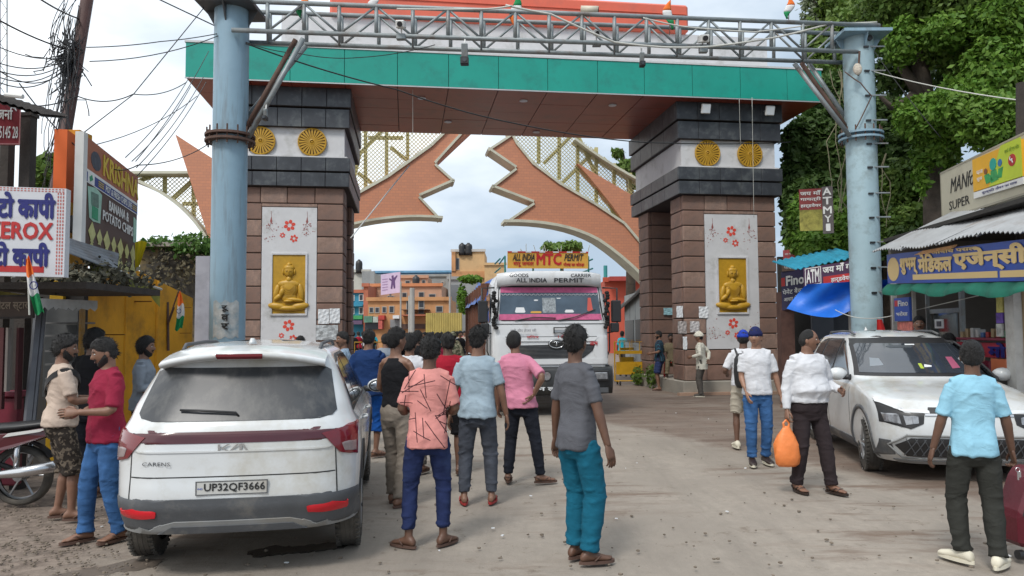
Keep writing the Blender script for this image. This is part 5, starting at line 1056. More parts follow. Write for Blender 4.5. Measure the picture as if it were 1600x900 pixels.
tree('tall dark tree between the stone tower and the right blue post', b2, ([b2, at(1285, 300, 24), at(1290, 150, 24), at(1295, 40, 24)], [.35, .28, .2, .1]), [([at(1288, 200, 24), at(1320, 110, 24), at(1350, 40, 24)], [.15, .1, .05]), ([at(1288, 240, 24), at(1255, 160, 24)], [.12, .06])],
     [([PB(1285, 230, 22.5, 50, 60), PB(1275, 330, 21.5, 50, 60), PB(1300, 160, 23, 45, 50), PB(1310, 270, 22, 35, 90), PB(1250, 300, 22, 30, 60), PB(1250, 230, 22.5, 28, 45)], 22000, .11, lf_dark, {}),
      ([PB(1300, 80, 24, 45, 45), PB(1280, 130, 23.5, 35, 30), PB(1340, 50, 24, 50, 50), PB(1370, 20, 23, 50, 45)], 9000, .11, lf_mid, {'shell': .3})], 50)
b3 = gB(1330, 27)
tree('loose pale tree reaching into the sky at the right end of the gantry', b3, ([b3, at(1325, 200, 27), at(1320, 60, 27), at(1330, -60, 27)], [.35, .25, .16, .08]), [([at(1320, 80, 27), at(1280, 20, 27), at(1262, -20, 27)], [.1, .06, .03])],
     [([PB(1290, 25, 27, 35, 35), PB(1310, -20, 27, 60, 40), PB(1270, 60, 27, 22, 22), PB(1350, -10, 26, 70, 50)], 7000, .10, lf_mid, {'shell': .1}), ([PB(1270, 20, 27, 22, 50)], 800, .08, leafmat('pale_leaf', (.18, .22, .14), (.22, .26, .16)), {'shell': .1})], 60)
hd_ = thing('hedge', 'low bright creeper hedge spilling over the hardware shop roof', 'hedge', at(1290, 400, 18)); leafmesh('hedge_leaves', [PB(1280, 385, 17.5, 45, 25), PB(1310, 375, 17.2, 30, 28), PB(1255, 345, 18.5, 22, 40), PB(1320, 340, 18, 25, 30)], 9000, .075, lf_bright, hd_, 70)['kind'] = 'stuff'
leafmesh('hedge_shade', [PB(1285, 380, 18.5, 55, 45), PB(1260, 330, 19.5, 35, 50)], 4000, .10, lf_dark, hd_, 71)['kind'] = 'stuff'
hv = thing('hanging_creeper', 'thin bare creeper stems hanging beside the right blue post', 'creeper', at(1315, 300, 17)); mb = MB(); r9_ = random.Random(4)
for k in range(16):
    x0 = r9_.choice([1300, 1312, 1318, 1385, 1430, 1440, 1450]); pts = [at(x0+r9_.uniform(-6, 6)+6*math.sin(q*.8+k), 110+q*22+r9_.uniform(-3, 3) if x0 < 1350 else 240+q*22, 16.8) for q in range(11 if x0 < 1350 else 8)]; mb.tube(pts, .010, 4)
mb.build('stems', mat('dry_stem', (.22, .20, .13), .9), hv)['kind'] = 'stuff'
# tree tops seen over the truck and through the lattice
bb = gB(878, 62); tree('small tree whose top shows just above the truck board', bb, ([bb, at(878, 400, 62)], [.3, .12]), [], [([PB(878, 388, 62, 30, 8), PB(895, 384, 62, 14, 7), PB(858, 384, 62, 10, 5)], 1500, .22, lf_mid, {})], 80)
bb = gB(985, 44); tree('green tree top seen through the arch lattice beside the right tower', bb, ([bb, at(985, 300, 44), at(972, 232, 44)], [.35, .2, .05]), [([at(985, 300, 44), at(995, 240, 44)], [.1, .03])], [([PB(990, 262, 44, 26, 14), PB(965, 240, 44, 10, 8), PB(1010, 280, 44, 30, 20)], 2500, .16, lf_mid, {})], 85)
bb = gB(68, 22); tree('green bushy tree top between the dark post and the rusty pole', bb, ([bb, at(68, 300, 22)], [.25, .1]), [], [([PB(75, 272, 22, 28, 16), PB(60, 285, 22, 20, 14), PB(78, 252, 22, 14, 10)], 2200, .12, lf_mid, {})], 88)
# ================================================================ beyond the gate: town, booth, barriers, crowd
WIN = mat('far_window_dark', (.035, .04, .05), .3); WFR = mat('far_window_frame', (.35, .33, .30), .7)
def bld(nm, lab, px0, px1, py, Y, dp, m, wins=(), z0=0, roof=None, pyb=None, extras=(), yaw=0, winm=None):
    a, b_ = at(px0, py, Y), at(px1, py, Y); h = (a.z+b_.z)/2; o = thing(nm, lab, 'building', ((a.x+b_.x)/2, Y, 0)); zb = -.1 if pyb is None else at(px0, pyb, Y).z
    boxo('wall', ((a.x+b_.x)/2, Y+dp/2, (h+zb)/2), (b_.x-a.x, dp, h-zb), m, o)
    for (x0, y0, x1, y1) in wins:
        p, q = at(x0, y1, Y), at(x1, y0, Y); f = boxo('window', ((p.x+q.x)/2, Y-.03, (p.z+q.z)/2), (q.x-p.x+.14, .1, q.z-p.z+.14), winm or WFR, o); boxo('pane', ((p.x+q.x)/2, Y-.07, (p.z+q.z)/2), (q.x-p.x, .04, q.z-p.z), WIN, f)
    boxo('parapet', ((a.x+b_.x)/2, Y-.05, h+.05), (b_.x-a.x+.3, .4, .35), roof or m, o)
    for (en, x0, y0, x1, y1, mm, dd) in extras:
        p, q = at(x0, y1, Y), at(x1, y0, Y); boxo(en, ((p.x+q.x)/2, Y-dd/2-.01, (p.z+q.z)/2), (q.x-p.x, dd, q.z-p.z), mm, o)
    return o
F = lambda n_, c: mat(n_, c, .8, .12, .5, dirt=tuple(x*.6 for x in c), damt=.3, dscale=.6)
orng, pch = F('far_orange', (.50, .25, .11)), F('far_peach', (.50, .29, .19)); tanw = F('far_tan', (.55, .36, .18)); gryw = F('far_grey', (.28, .29, .29)); crm = F('far_cream', (.48, .47, .42)); blu = F('far_blue', (.04, .25, .38)); rd = F('far_red_orange', (.42, .14, .08))  # far wall colours muted, with the haze of distance put into the paint
bld('town_building', 'cream flat roofed building with a dark tank farthest left through the gate', 520, 578, 424, 95, 10, crm, extras=(('grey_wing', 566, 424, 586, 470, gryw, .3),))
bld('town_building', 'sky blue building front with white framed windows beyond the left tower', 530, 568, 456, 80, 8, blu, [(549, 462, 553, 469), (562, 461, 567, 469), (549, 482, 553, 490), (562, 481, 567, 490)], winm=m_whl, roof=rd, extras=(('floor_band', 540, 476, 568, 479, blu, .5), ('green_sign', 550, 493, 568, 499, mat('far_green', (.05, .3, .1), .7), .6), ('shop_awning', 546, 501, 570, 507, mat('far_violet', (.12, .08, .15), .8), 1.5)))
bld('town_building', 'red orange fronted strip of building beside the sky blue one', 568, 575, 446, 79, 8, rd)
bld('town_building', 'peach two storey building behind the pink billboard', 575, 690, 446, 84, 9, pch, [(575, 460, 584, 468), (606, 463, 615, 468), (629, 458, 635, 466), (655, 457, 662, 466), (671, 460, 680, 466)], roof=F('far_roof_orange', (.55, .22, .10)))
bld('town_building', 'grey unpainted block with flat tin roofs behind the peach building', 585, 712, 431, 110, 10, gryw, [(690, 440, 694, 444), (714, 441, 718, 444)])
bld('town_building', 'low peach rooftop room with a dark tank in front of the grey block', 625, 668, 433, 92, 5, pch, [(634, 439, 640, 444), (660, 438, 664, 444)])
bld('town_building', 'orange lower building with balconies and dark windows at the junction', 575, 703, 468, 72, 8, orng, [(578, 481, 583, 488), (587, 481, 592, 488), (598, 480, 603, 488), (609, 479, 615, 488), (682, 479, 691, 487), (636, 470, 641, 492), (655, 470, 662, 480), (655, 482, 662, 489)],
    extras=(('balcony', 630, 492, 672, 494, rd, 2.0), ('balcony_rail', 630, 484, 672, 485, m_rust, 1.6), ('shop_shutter', 610, 499, 625, 512, F('far_shutter', (.25, .26, .27)), .2), ('shop_sign', 571, 494, 584, 504, mat('far_green_sign', (.10, .22, .16), .7, .4, 2), .8), ('shop_sign', 585, 495, 593, 504, mat('far_pale_sign', (.35, .40, .36), .7, .4, 2), .8), ('shop_sign', 594, 493, 603, 500, mat('far_red_sign', (.4, .04, .03), .7, .3, 2), 1.0), ('shop_sign', 616, 493, 626, 498, m_paper, .9), ('striped_column', 594, 501, 600, 514, mat('far_red_stripe', (.45, .10, .08), .8, .4, 3), 1.0), ('dark_shopfront', 571, 504, 593, 515, WIN, .3), ('dark_shopfront', 626, 506, 675, 514, mat('far_shop_gloom', (.10, .06, .05), .9), .3)))
bld('town_building', 'blue roofed shed on the skyline behind the town', 585, 705, 425, 130, 6, F('far_slate_blue', (.06, .16, .27)), roof=F('far_sky_blue_roof', (.15, .32, .48)))
bld('town_building', 'tall tan building with an open stair and roof tanks right of centre', 706, 757, 392, 105, 10, tanw, [(713, 404, 717, 421)], roof=F('far_pale_cap', (.5, .48, .45)), extras=(('corner_wing', 706, 394, 712, 424, orng, .6), ('base_band', 706, 424, 775, 435, orng, .4)))
bld('town_building', 'long tan lower wing to the right of the tall tan building', 757, 790, 413, 104, 9, tanw)
bld('town_building', 'grey rendered wall with climbing green beneath the tall tan building', 700, 745, 435, 90, 8, gryw, [(690, 441, 693, 444)], extras=(('wall_stain', 704, 445, 716, 480, F('far_dark_grey', (.16, .17, .18)), .1),))
bld('town_building', 'red building end behind the police booth right of the truck', 945, 1012, 438, 58, 8, F('far_signal_red', (.45, .08, .045)), extras=(('roof_tin', 950, 433, 1000, 440, F('far_tin_red', (.35, .05, .04)), 1.0), ('upper_wall', 992, 421, 1004, 438, F('far_signal_red', (.55, .055, .02)), .3)))
for i, (px, py, Y, s_, lab) in enumerate(((722, 385, 105, 1.0, 'left of the dark water tanks on the tall tan building'), (732, 385, 105, 1.1, 'right of the dark water tanks on the tall tan building'), (561, 412, 95, .9, 'dark water tank on the cream building at the left'), (548, 416, 95, .8, 'blue water tank beside the dark one on the cream building'), (650, 437, 91, .9, 'dark water tank on the low peach rooftop'))):
    p = at(px, py+4, Y); mb = MB(); r_ = .48*s_; mb.rings([[Vector((p.x+math.cos(2*PI*q/14)*f, p.y+math.sin(2*PI*q/14)*f, p.z+z)) for q in range(14)] for f, z in ((r_, -.9), (r_*1.03, -.5), (r_, -.1), (r_*1.03, .3), (r_*.9, .6), (r_*.4, .75), (r_*.35, .85))]); tag(mb.build('water_tank', m_black if i != 3 else mat('tank_blue', (.03, .12, .25), .5), smooth=True), lab, 'water tank')
mb = MB(); p0_, p1_ = at(665, 516, 55), at(722, 516, 55); h = at(690, 489, 55).z; n = 60; mb.grid([[Vector((lerp(p0_.x, p1_.x, j/n), 55+.06*math.sin(j*1.7), z)) for j in range(n+1)] for z in (0, h)]); mb.grid([[Vector((lerp(p1_.x, p0_.x, j/n), 55.15, z)) for j in range(n+1)] for z in (0, h)]); tag(mb.build('tin_fence', mat('yellow_tin', (.42, .33, .10), .7, .2, 1), smooth=True), 'pale yellow corrugated tin fence across the far junction', 'fence')
pb = thing('billboard', 'pink white billboard with a small dark dancing figure above the peach building', 'billboard', at(610, 470, 78)); fb2 = frame4((595, 461), (625, 457), (594, 429), 78, 77); mb = MB(); fb2.rect(mb, 0, 0, 1, 1, 0, .1); mb.build('board', mat('pink_vinyl', (.50, .40, .55), .6, .08), pb)
mb = MB(); fb2.poly(mb, [(.52, .25), (.56, .60), (.42, .72), (.46, .76), (.58, .68), (.56, .86), (.66, .88), (.68, .74), (.84, .86), (.87, .82), (.74, .60), (.76, .25), (.68, .22), (.64, .45), (.60, .22)], .02, .03); mb.build('printed_figure', mat('print_violet', (.10, .05, .15), .7), pb)
mb = MB(); [fb2.rect(mb, .08, .2+k*.13, .36, .24+k*.13, .02, .02) for k in range(5)]; mb.build('printed_lines', mat('print_mauve', (.28, .18, .33), .7), pb); MB().tube([at(610, 520, 78), at(610, 456, 78)], .12, 6).build('pole', m_steel, pb)
for (px, y0, Y, r_, lab) in ((644, 450, 50, .16, 'grey concrete pole standing before the orange building'), (640, 462, 52, .10, 'thin pole beside the grey concrete pole'), (703, 428, 60, .08, 'thin grey lamp pole at the right end of the orange building'), (626, 440, 62, .07, 'thin pole in front of the peach building')):
    b_ = gB(px, Y); t_ = at(px, y0, Y); tag(MB().tube([b_, Vector((b_.x, Y, t_.z))], r_, 8).build('street_pole', mat('pole_concrete', (.33, .32, .30), .8)), lab, 'pole')
mb = MB(); b_ = gB(947, 90); mb.tube([b_, Vector((b_.x, 90, at(947, 415, 90).z))], .25, 6)
tag(mb.build('telecom_mast', mat('teal_mast', (.03, .22, .22), .6)), 'thin teal telecom mast right of the truck', 'mast')
vn = leafmesh('climber', [PB(722, 468, 70, 7, 22), PB(735, 436, 70, 18, 5)], 1500, .2, lf_bright, None, 90); tag(vn, 'green climber on the wall left of the truck', None, kind='stuff')
# traffic police booth
bo = thing('police_booth', 'grey panelled booth with a sloping dark roof behind the barricade', 'booth', (at(990, 500, 28).x, 28, 0)); a, b_ = at(976, 500, 30.5), at(1012, 500, 25.5)
def bq(t0, t1, z0, z1, off, th, m, nm): 
    d = (b_-a); d.z = 0; n_ = Vector((d.y, -d.x, 0)).normalized(); n_ = n_ if n_.y < 0 else -n_; p = Vector((a.x, a.y, 0))+d*t0+n_*off; q = Vector((a.x, a.y, 0))+d*t1+n_*off; u = Vector((0, 0, z1-z0)); p.z = z0; q.z = z0; return MB().slab(p, q, q+u, p+u, th, n_).build(nm, m, bo)
gp_ = mat('booth_grey_panel', (.26, .28, .28), .6, .12, 2); bq(0, 1, 0, 3.1, 0, 2.0, gp_, 'booth_body')
for k in range(4): bq(k*.25+.01, k*.25+.015, 0, 3.1, .01, .03, m_steel, 'panel_joint')
bq(.05, .45, 1.25, 2.1, .02, .03, m_glass, 'booth_window'); bq(.52, .95, 1.25, 2.1, .02, .03, m_glass, 'booth_window'); bq(0, 1, 1.15, 1.2, .03, .04, m_steel, 'sill')
mb = MB(); mb.slab(at(963, 487, 31), at(1014, 440, 24.5), at(1018, 432, 26.5), at(968, 478, 33), .08, Vector((0, 0, 1))); mb.build('booth_roof', m_wood, bo)
# barricades
def barricade(lab, P, wd, rz):
    b = thing('barricade', lab, 'barricade', P, rz, 'yellow police barricades'); my = mat('barricade_yellow', (.62, .34, .01), .5, .15, 3, dirt=(.3, .18, .02), damt=.3); h = 1.35
    MB().tube([(-wd/2, 0, .12), (-wd/2, 0, h), (wd/2, 0, h), (wd/2, 0, .12), (-wd/2, 0, .12)], .025, 6).build('frame', my, b, world=False); MB().box((0, 0, .52), (wd*.92, .02, .40)).build('panel', my, b, world=False); MB().box((0, 0, 1.02), (wd*.96, .02, .10)).build('upper_panel', my, b, world=False)
    for x in (-wd*.32, 0, wd*.32): MB().tube([(x, 0, 1.05), (x, 0, h)], .015, 5).build('bar', my, b, world=False)
    for x in (-wd*.38, wd*.38):
        MB().tube([(x, -.28, .10), (x, .28, .10)], .022, 6).build('foot', my, b, world=False); w_ = MB(); w_.cyl((x-.02, -.24, .07), (x+.02, -.24, .07), .07, 14); w_.cyl((x-.02, .24, .07), (x+.02, .24, .07), .07, 14); w_.build('castor', m_black, b, world=False)
    return b
p = gnd(985, 601); barricade('yellow police barricade on castors beside the truck', p, .98, .05); p2 = gnd(990, 590); barricade('second yellow barricade standing behind the first near the booth', (p2.x+.1, p2.y+.9, 0), 1.0, .3); barricade('long yellow barricade seen between the crowd left of the pole', (at(598, 540, 27).x, 27, 0), 2.0, 0)
# seated officer on a red chair in the tower recess
op = at(1051, 591, 21.9)
ch = thing('plastic_chair', 'red plastic chair on the tower plinth under the seated officer', 'chair', (op.x+.03, op.y+.15, ZB), math.radians(172)); mr_ = mat('red_plastic', (.50, .012, .012), .35)
MB().box((0, 0, .43), (.44, .42, .03)).build('seat', mr_, ch, world=False, bevel=.01); MB().box((0, -.21, .70), (.42, .03, .42), Matrix.Rotation(.15, 3, 'X')).build('backrest', mr_, ch, world=False, bevel=.01)
for x in (-.2, .2):
    for y in (-.19, .19): MB().tube([(x, y, .43), (x*1.15, y*1.15, 0)], .022, 6).build('leg', mr_, ch, world=False)
    MB().tube([(x, .18, .43), (x*1.1, .16, .64), (x*1.1, -.2, .66)], .018, 6).build('armrest', mr_, ch, world=False)
# weeds and litter at the tower foot, rubble
tag(leafmesh('tower_weeds', [(GP(-.15, 2.4, .35), (.10, .5, .35)), (GP(-.2, 3.6, .3), (.15, .5, .3)), (GP(2.9, .2, .1), (.3, .2, .12))], 700, .06, lf_mid, None, 95), 'scrubby weeds at the foot of the right stone tower', None, kind='stuff')
rl_ = random.Random(77); mb = MB(); mb2 = MB()
for k in range(420):
    p = gnd(rl_.uniform(0, 1600), 640+260*rl_.random()**1.2); s = rl_.uniform(.006, .022)
    if rl_.random() < .10: mb2.box((p.x, p.y, .012), (s*1.6, s, .006), Matrix.Rotation(rl_.uniform(0, 3), 3, 'Z'))
    else: mb.ell((p.x, p.y, .006), (s, s*.8, s*.5), Matrix.Rotation(rl_.uniform(0, 3), 3, 'Z'), 5, 3)
for k in range(500):
    p = gnd(rl_.gauss(60, 90), rl_.uniform(790, 900)); s = rl_.uniform(.006, .018); mb.ell((p.x, p.y, .006), (s, s*.8, s*.5), Matrix.Rotation(rl_.uniform(0, 3), 3, 'Z'), 5, 3)
tag(mb.build('pebbles', mat('pebble_brown', (.16, .13, .10), .9, .4, 20)), 'loose pebbles and crumbs of mud over the road', None, kind='stuff'); tag(mb2.build('paper_litter', m_paper), 'small scraps of white litter over the road', None, kind='stuff')
# ---- car and truck builders
def pw(tab, z):
    if z <= tab[0][0]: return tab[0][1]
    for (a, b_), (c, d) in zip(tab, tab[1:]):
        if z <= c: t = (z-a)/(c-a); return b_+(d-b_)*t
    return tab[-1][1]
REAR = [(.20, 1.70), (.265, 1.95), (.28, 2.20), (.42, 2.27), (.50, 2.275), (.64, 2.255), (.86, 2.25), (.98, 2.235), (1.06, 2.20), (1.2, 2.11), (1.35, 2.01), (1.47, 1.93), (1.54, 1.90), (1.60, 1.84), (1.65, 1.62), (1.68, 1.25), (1.70, .7)]
FRONT = [(.20, 2.10), (.30, 2.20), (.45, 2.26), (.60, 2.27), (.75, 2.24), (.84, 2.18), (.90, 2.08), (.95, 1.90), (1.0, 1.62), (1.045, 1.32), (1.08, 1.12), (1.12, 1.02), (1.25, .80), (1.4, .53), (1.52, .30), (1.60, .10), (1.65, -.10), (1.68, -.32), (1.70, -.6)]
WID = [(.20, .80), (.28, .855), (.42, .885), (.6, .895), (.8, .90), (.92, .895), (1.0, .88), (1.05, .855), (1.09, .835), (1.2, .80), (1.35, .745), (1.47, .695), (1.54, .66), (1.60, .62), (1.645, .55), (1.675, .44), (1.70, .15)]
RX, RY = .38, .36
def endy(tab, x, z, bow=.07):
    W = pw(WID, z); rx = min(RX, W*.6); u = max(0, (abs(x)-(W-rx))/rx); u = min(u, .9999)
    ry = RY if z < 1.0 else lerp(RY, .26, min(1, (z-1.0)/.2))
    return pw(tab, z)-bow*(x/W)**2-ry*(1-math.sqrt(1-u*u))
def sidex(y, z):
    W = pw(WID, z); L1 = pw(REAR, z); L2 = pw(FRONT, z); ry = .38
    for L_, s_ in ((L1, -1), (L2, 1)):
        d = s_*y-(L_-.07-ry)
        if d > 0: u = min(d/ry, .999); return W-min(RX, W*.6)*(1-math.sqrt(1-u*u))*1.0
    return W
def car_body():
    zs = sorted(set([.20, .23, .26, .268, .28, .30, .36, .42, .5, .58, .66, .74, .8, .84, .87, .90, .925, .95, .975, 1.0, 1.022, 1.045, 1.062, 1.08, 1.1, 1.12, 1.16, 1.2, 1.25, 1.3, 1.35, 1.4, 1.44, 1.47, 1.5, 1.54, 1.57, 1.60, 1.625, 1.65, 1.665, 1.68, 1.69, 1.70]))
    n = 24; rings = []
    for z in zs:
        W = pw(WID, z); rx = min(RX, W*.6); r = []
        xs = []
        for i in range(n+1):
            t = -1+2*i/n; a = math.sin(t*PI/2); xs.append(a*W*.99995)
        fr = [Vector((x, endy(FRONT, x, z), z)) for x in xs]; re_ = [Vector((x, -endy(REAR, x, z), z)) for x in reversed(xs)]
        r = list(reversed(fr)); # right to left along the front
        ysl = [lerp(fr[0].y, re_[-1].y, k/13) for k in range(1, 13)]
        left = [Vector((-W, y, z)) for y in ysl]; rear = list(reversed(re_)); right = [Vector((W, y, z)) for y in reversed(ysl)]
        rings.append(r+left+rear+right)
    return rings, zs
def scan(poly, z):
    h = []
    for (x0, z0), (x1, z1) in zip(poly, poly[1:]+poly[:1]):
        if (z0-z)*(z1-z) <= 0 and abs(z0-z1) > 1e-9:
            h.append(x0+(x1-x0)*(z-z0)/(z1-z0))
    return (min(h), max(h)) if len(h) > 1 else None
def patch(poly, fn, off, nz=14, nx=22, skirt=.02, nrm=1):
    """polygon (a,z) laid on the body surface fn(a,z)->point (outward dir by nrm vector fn2)"""
    z0 = min(q[1] for q in poly)+1e-4; z1 = max(q[1] for q in poly)-1e-4; rows = []
    zz = sorted(set([z0+(z1-z0)*i/nz for i in range(nz+1)]+[min(max(q[1], z0), z1) for q in poly]))
    for z in zz:
        h = scan(poly, z)
        if h: rows.append([fn(lerp(h[0], h[1], j/nx), z) for j in range(nx+1)])
    # normals by finite differences
    m = len(rows); out = []
    for i in range(m):
        r = []
        for j in range(nx+1):
            a = rows[i][min(j+1, nx)]-rows[i][max(j-1, 0)]; b_ = rows[min(i+1, m-1)][j]-rows[max(i-1, 0)][j]; nn = a.cross(b_)
            nn = nn.normalized()*nrm if nn.length > 1e-9 else Vector((0, 0, 0)); r.append((rows[i][j], nn))
        out.append(r)
    P = [[p+nn*off for p, nn in r] for r in out]; S = [[p-nn*skirt for p, nn in r] for r in out]
    mb = MB(); mb.grid(P if nrm > 0 else [list(reversed(r)) for r in P])
    for e0, e1 in ((P[0], S[0]), (S[-1], P[-1])): mb.grid([e1, e0] if nrm > 0 else [e0, e1])
    mb.grid([[S[i][0], P[i][0]] for i in range(m)] if nrm < 0 else [[P[i][0], S[i][0]] for i in range(m)]); mb.grid([[P[i][-1], S[i][-1]] for i in range(m)])
    return mb
def rearf(x, z): return Vector((x, -endy(REAR, x, z), z))
def frontf(x, z): return Vector((-x, endy(FRONT, x, z), z))
def sideR(y, z): return Vector((sidex(y, z), y, z))
def sideL(y, z): return Vector((-sidex(y, z), -y, z))
def wheel(parent, x, y, steer=0, alloy=True, sgn=1):
    r, wd = .335, .20; c = Vector((x, y, r)); R = Matrix.Rotation(steer, 3, 'Z'); o = bpy.data.objects.new('wheel', None); link(o, parent); o.location = c
    mb = MB(); prof = [(-wd/2, r*.66), (-wd/2-.004, r*.80), (-wd/2+.012, r*.955), (-wd/2+.035, r*.995), (-.03, r), (.03, r), (wd/2-.035, r*.995), (wd/2-.012, r*.955), (wd/2+.004, r*.80), (wd/2, r*.66)]
    n = 40; mb.rings([[R @ Vector((px_, math.cos(2*PI*k/n)*pr, math.sin(2*PI*k/n)*pr)) for k in range(n)] for px_, pr in prof], cap=False)
    for g_ in (-.055, -.018, .018, .055):
        mb.tube([R @ Vector((g_, math.cos(2*PI*k/36)*(r-.003), math.sin(2*PI*k/36)*(r-.003))) for k in range(37)], .007, 4, cap=False)
    for k in range(44):
        a = 2*PI*k/44
        for s_ in (-1, 1): mb.box(R @ Vector((s_*.078, math.cos(a)*(r-.006), math.sin(a)*(r-.006))), (.035, .022, .016), R @ Matrix.Rotation(a, 3, 'X'))
    mb.build('tyre', m_tyre, o, smooth=True, world=False, sharp=40)
    rm = MB(); s_ = sgn; x0 = s_*(wd/2-.01)
    rm.rings([[R @ Vector((a, math.cos(2*PI*k/32)*b_, math.sin(2*PI*k/32)*b_)) for k in range(32)] for a, b_ in ((x0*.2, r*.60), (x0*.9, r*.66), (x0, r*.68), (x0*1.02, r*.64), (x0*.85, r*.60), (x0*.35, r*.58))], cap=True)
    for k in range(5):
        for dd in (-.16, .16):
            a = 2*PI*k/5+dd; p0 = Vector((x0*.90, math.cos(2*PI*k/5+dd*.4)*r*.12, math.sin(2*PI*k/5+dd*.4)*r*.12)); p1 = Vector((x0*.93, math.cos(a)*r*.63, math.sin(a)*r*.63)); rm.tube([R @ p0, R @ p1], [.026, .018], 6)
    rm.tube([R @ Vector((x0*.7, 0, 0)), R @ Vector((x0*1.0, 0, 0))], .05, 14)
    rm.build('rim', m_alloy, o, smooth=True, world=False, sharp=35)
    return o
def make_car(lab, P, rz, grp, rear=True):
    car = thing('parked_car' if rear else 'car', lab, 'car', P, rz, grp)
    rings, zs = car_body()
    mb = MB(); mb.rings([[p for p in reversed(r)] for r in rings]); body = mb.build('body', m_cpaint, car, world=False)
    # wheel arches cut through
    cut = MB()
    for y in (1.37, -1.41):
        for sx in (-1, 1): cut.cyl((sx*.55, y, .34), (sx*1.0, y, .34), .405, 40)
    co = cut.build('arch_cutter', m_trim, car, world=False); md = body.modifiers.new('b', 'BOOLEAN'); md.operation = 'DIFFERENCE'; md.object = co; md.solver = 'EXACT'
    bpy.context.view_layer.update(); dg = bpy.context.evaluated_depsgraph_get(); me = bpy.data.meshes.new_from_object(body.evaluated_get(dg)); body.modifiers.clear(); body.data = me; bpy.data.objects.remove(co)
    me.shade_smooth(); me.set_sharp_from_angle(angle=math.radians(38))
    while len(me.materials) > 1: me.materials.pop()
    me.materials.append(m_trim)
    for f in me.polygons:
        c_ = f.center
        for y_ in (1.37, -1.41):
            if math.hypot(c_.y-y_, c_.z-.34) < .4045 and (abs(c_.x) < .56 or abs(f.normal.x) < .2): f.material_index = 1
    pt = lambda name, poly, fn, m, off=.004, nrm=1, par=None, **k: patch(poly, fn, off, nrm=nrm, **k).build(name, m, par or car, smooth=True, world=False, sharp=50)
    for i, (x, y) in enumerate(((-.79, -1.41), (.79, -1.41), (-.79, 1.37), (.79, 1.37))): wheel(car, x, y, (.0 if y < 0 else (.0 if rear else -.12)), sgn=(1 if x > 0 else -1))
    mb = MB(); mb.box((0, 0, .36), (1.06, 3.9, .28)); mb.build('underbody', m_trim, car, world=False)
    for y in (1.37, -1.41):
        for sx in (-1, 1):
            mb = MB(); n = 20
            for (r0, r1, x0, x1) in ((.400, .455, .0, .010),):
                ring0 = []
                P0 = []; 
                for k in range(n+1):
                    a = -.25+(PI+.5)*k/n; row = []
                    for rr_ in (r0, r1, r1):
                        yy = y+math.cos(a)*rr_; zz = .34+math.sin(a)*rr_; xx = sidex(yy, max(.2, zz))+.012
                        row.append(Vector((sx*xx, yy, max(.20, zz))))
                    row[2] = row[2]-Vector((sx*.03, 0, 0)); row = [row[0]-Vector((sx*.06, 0, 0))]+row; P0.append(row)
                mb.grid(P0 if sx < 0 else [list(reversed(r)) for r in P0])
            mb.build('arch_cladding', m_trim if rear else m_clad, car, smooth=True, world=False)
    # glass: rear window
    rg = pt('rear_window', [(-.60, 1.495), (.60, 1.495), (.655, 1.46), (.72, 1.14), (.69, 1.105), (.60, 1.085), (-.60, 1.085), (-.69, 1.105), (-.72, 1.14), (-.655, 1.46)], rearf, m_dustyglass, .005, nz=16)
    # side glass, right (sx=1) and left
    for fn, s_ in ((sideR, 1), (sideL, -1)):
        def S(pts): return [(s_*y, z) for y, z in pts]
        pt('window_surround', S([(1.02, 1.085), (.55, 1.37), (.18, 1.545), (-.3, 1.585), (-1.2, 1.575), (-1.72, 1.50), (-1.80, 1.42), (-1.83, 1.13), (-1.7, 1.095)]), fn, m_trim, .004, nx=40)
        for nm, q in (('front_side_window', [(.84, 1.12), (.52, 1.36), (.16, 1.52), (-.20, 1.555), (-.20, 1.12)]), ('rear_side_window', [(-.28, 1.12), (-.28, 1.56), (-1.02, 1.56), (-1.10, 1.12)]), ('quarter_window', [(-1.18, 1.12), (-1.10, 1.55), (-1.62, 1.49), (-1.70, 1.14)])):
            pt(nm, S(q), fn, m_glassd, .009)
        dr = pt('door_gap', S([(.86, .34), (.86, 1.08), (.872, 1.08), (.872, .34)]), fn, m_gap, .001, nz=10, nx=2)
        for yy in (-.24, -1.14): pt('door_gap', S([(yy, .34), (yy, 1.09), (yy-.011, 1.09), (yy-.011, .34)]), fn, m_gap, .001, nz=10, nx=2)
        pt('sill_cladding', S([(.93, .205), (.93, .33), (-.98, .33), (-.98, .205)]), fn, m_clad, .012, nx=30)
        for yy in (-.10, -1.0):
            h_ = MB(); h_.tube([(s_*(sidex(yy, .96)+.005), yy-.11, .96), (s_*(sidex(yy, .96)+.035), yy-.08, .965), (s_*(sidex(yy, .96)+.035), yy+.08, .965), (s_*(sidex(yy, .96)+.005), yy+.11, .96)], .013, 8); h_.build('door_handle', m_cpaint, car, smooth=True, world=False)
        # mirror
        mr_ = MB(); c = Vector((s_*1.0, .74, 1.13)); mr_.ell(c, (.125, .10, .085), Matrix.Rotation(s_*.15, 3, 'Z'), 18, 12); mo = mr_.build('wing_mirror', m_cpaint, car, smooth=True, world=False)
        MB().tube([(s_*.84, .80, 1.09), (s_*.94, .76, 1.085)], [.04, .03], 10).build('mirror_arm', m_trim, mo, world=False, smooth=True)
        gq = MB(); gq.ell(c+Vector((0, -.052, 0)), (.112, .055, .074), None, 18, 12); gq.build('mirror_rim', m_trim, mo, world=False, smooth=True)
        gq = MB(); gq.ell(c+Vector((0, -.098, 0)), (.090, .014, .057), None, 18, 12); gq.build('mirror_glass', mat('mirror_glass', (.35, .37, .4), .05, metal=.9), mo, world=False, smooth=True)
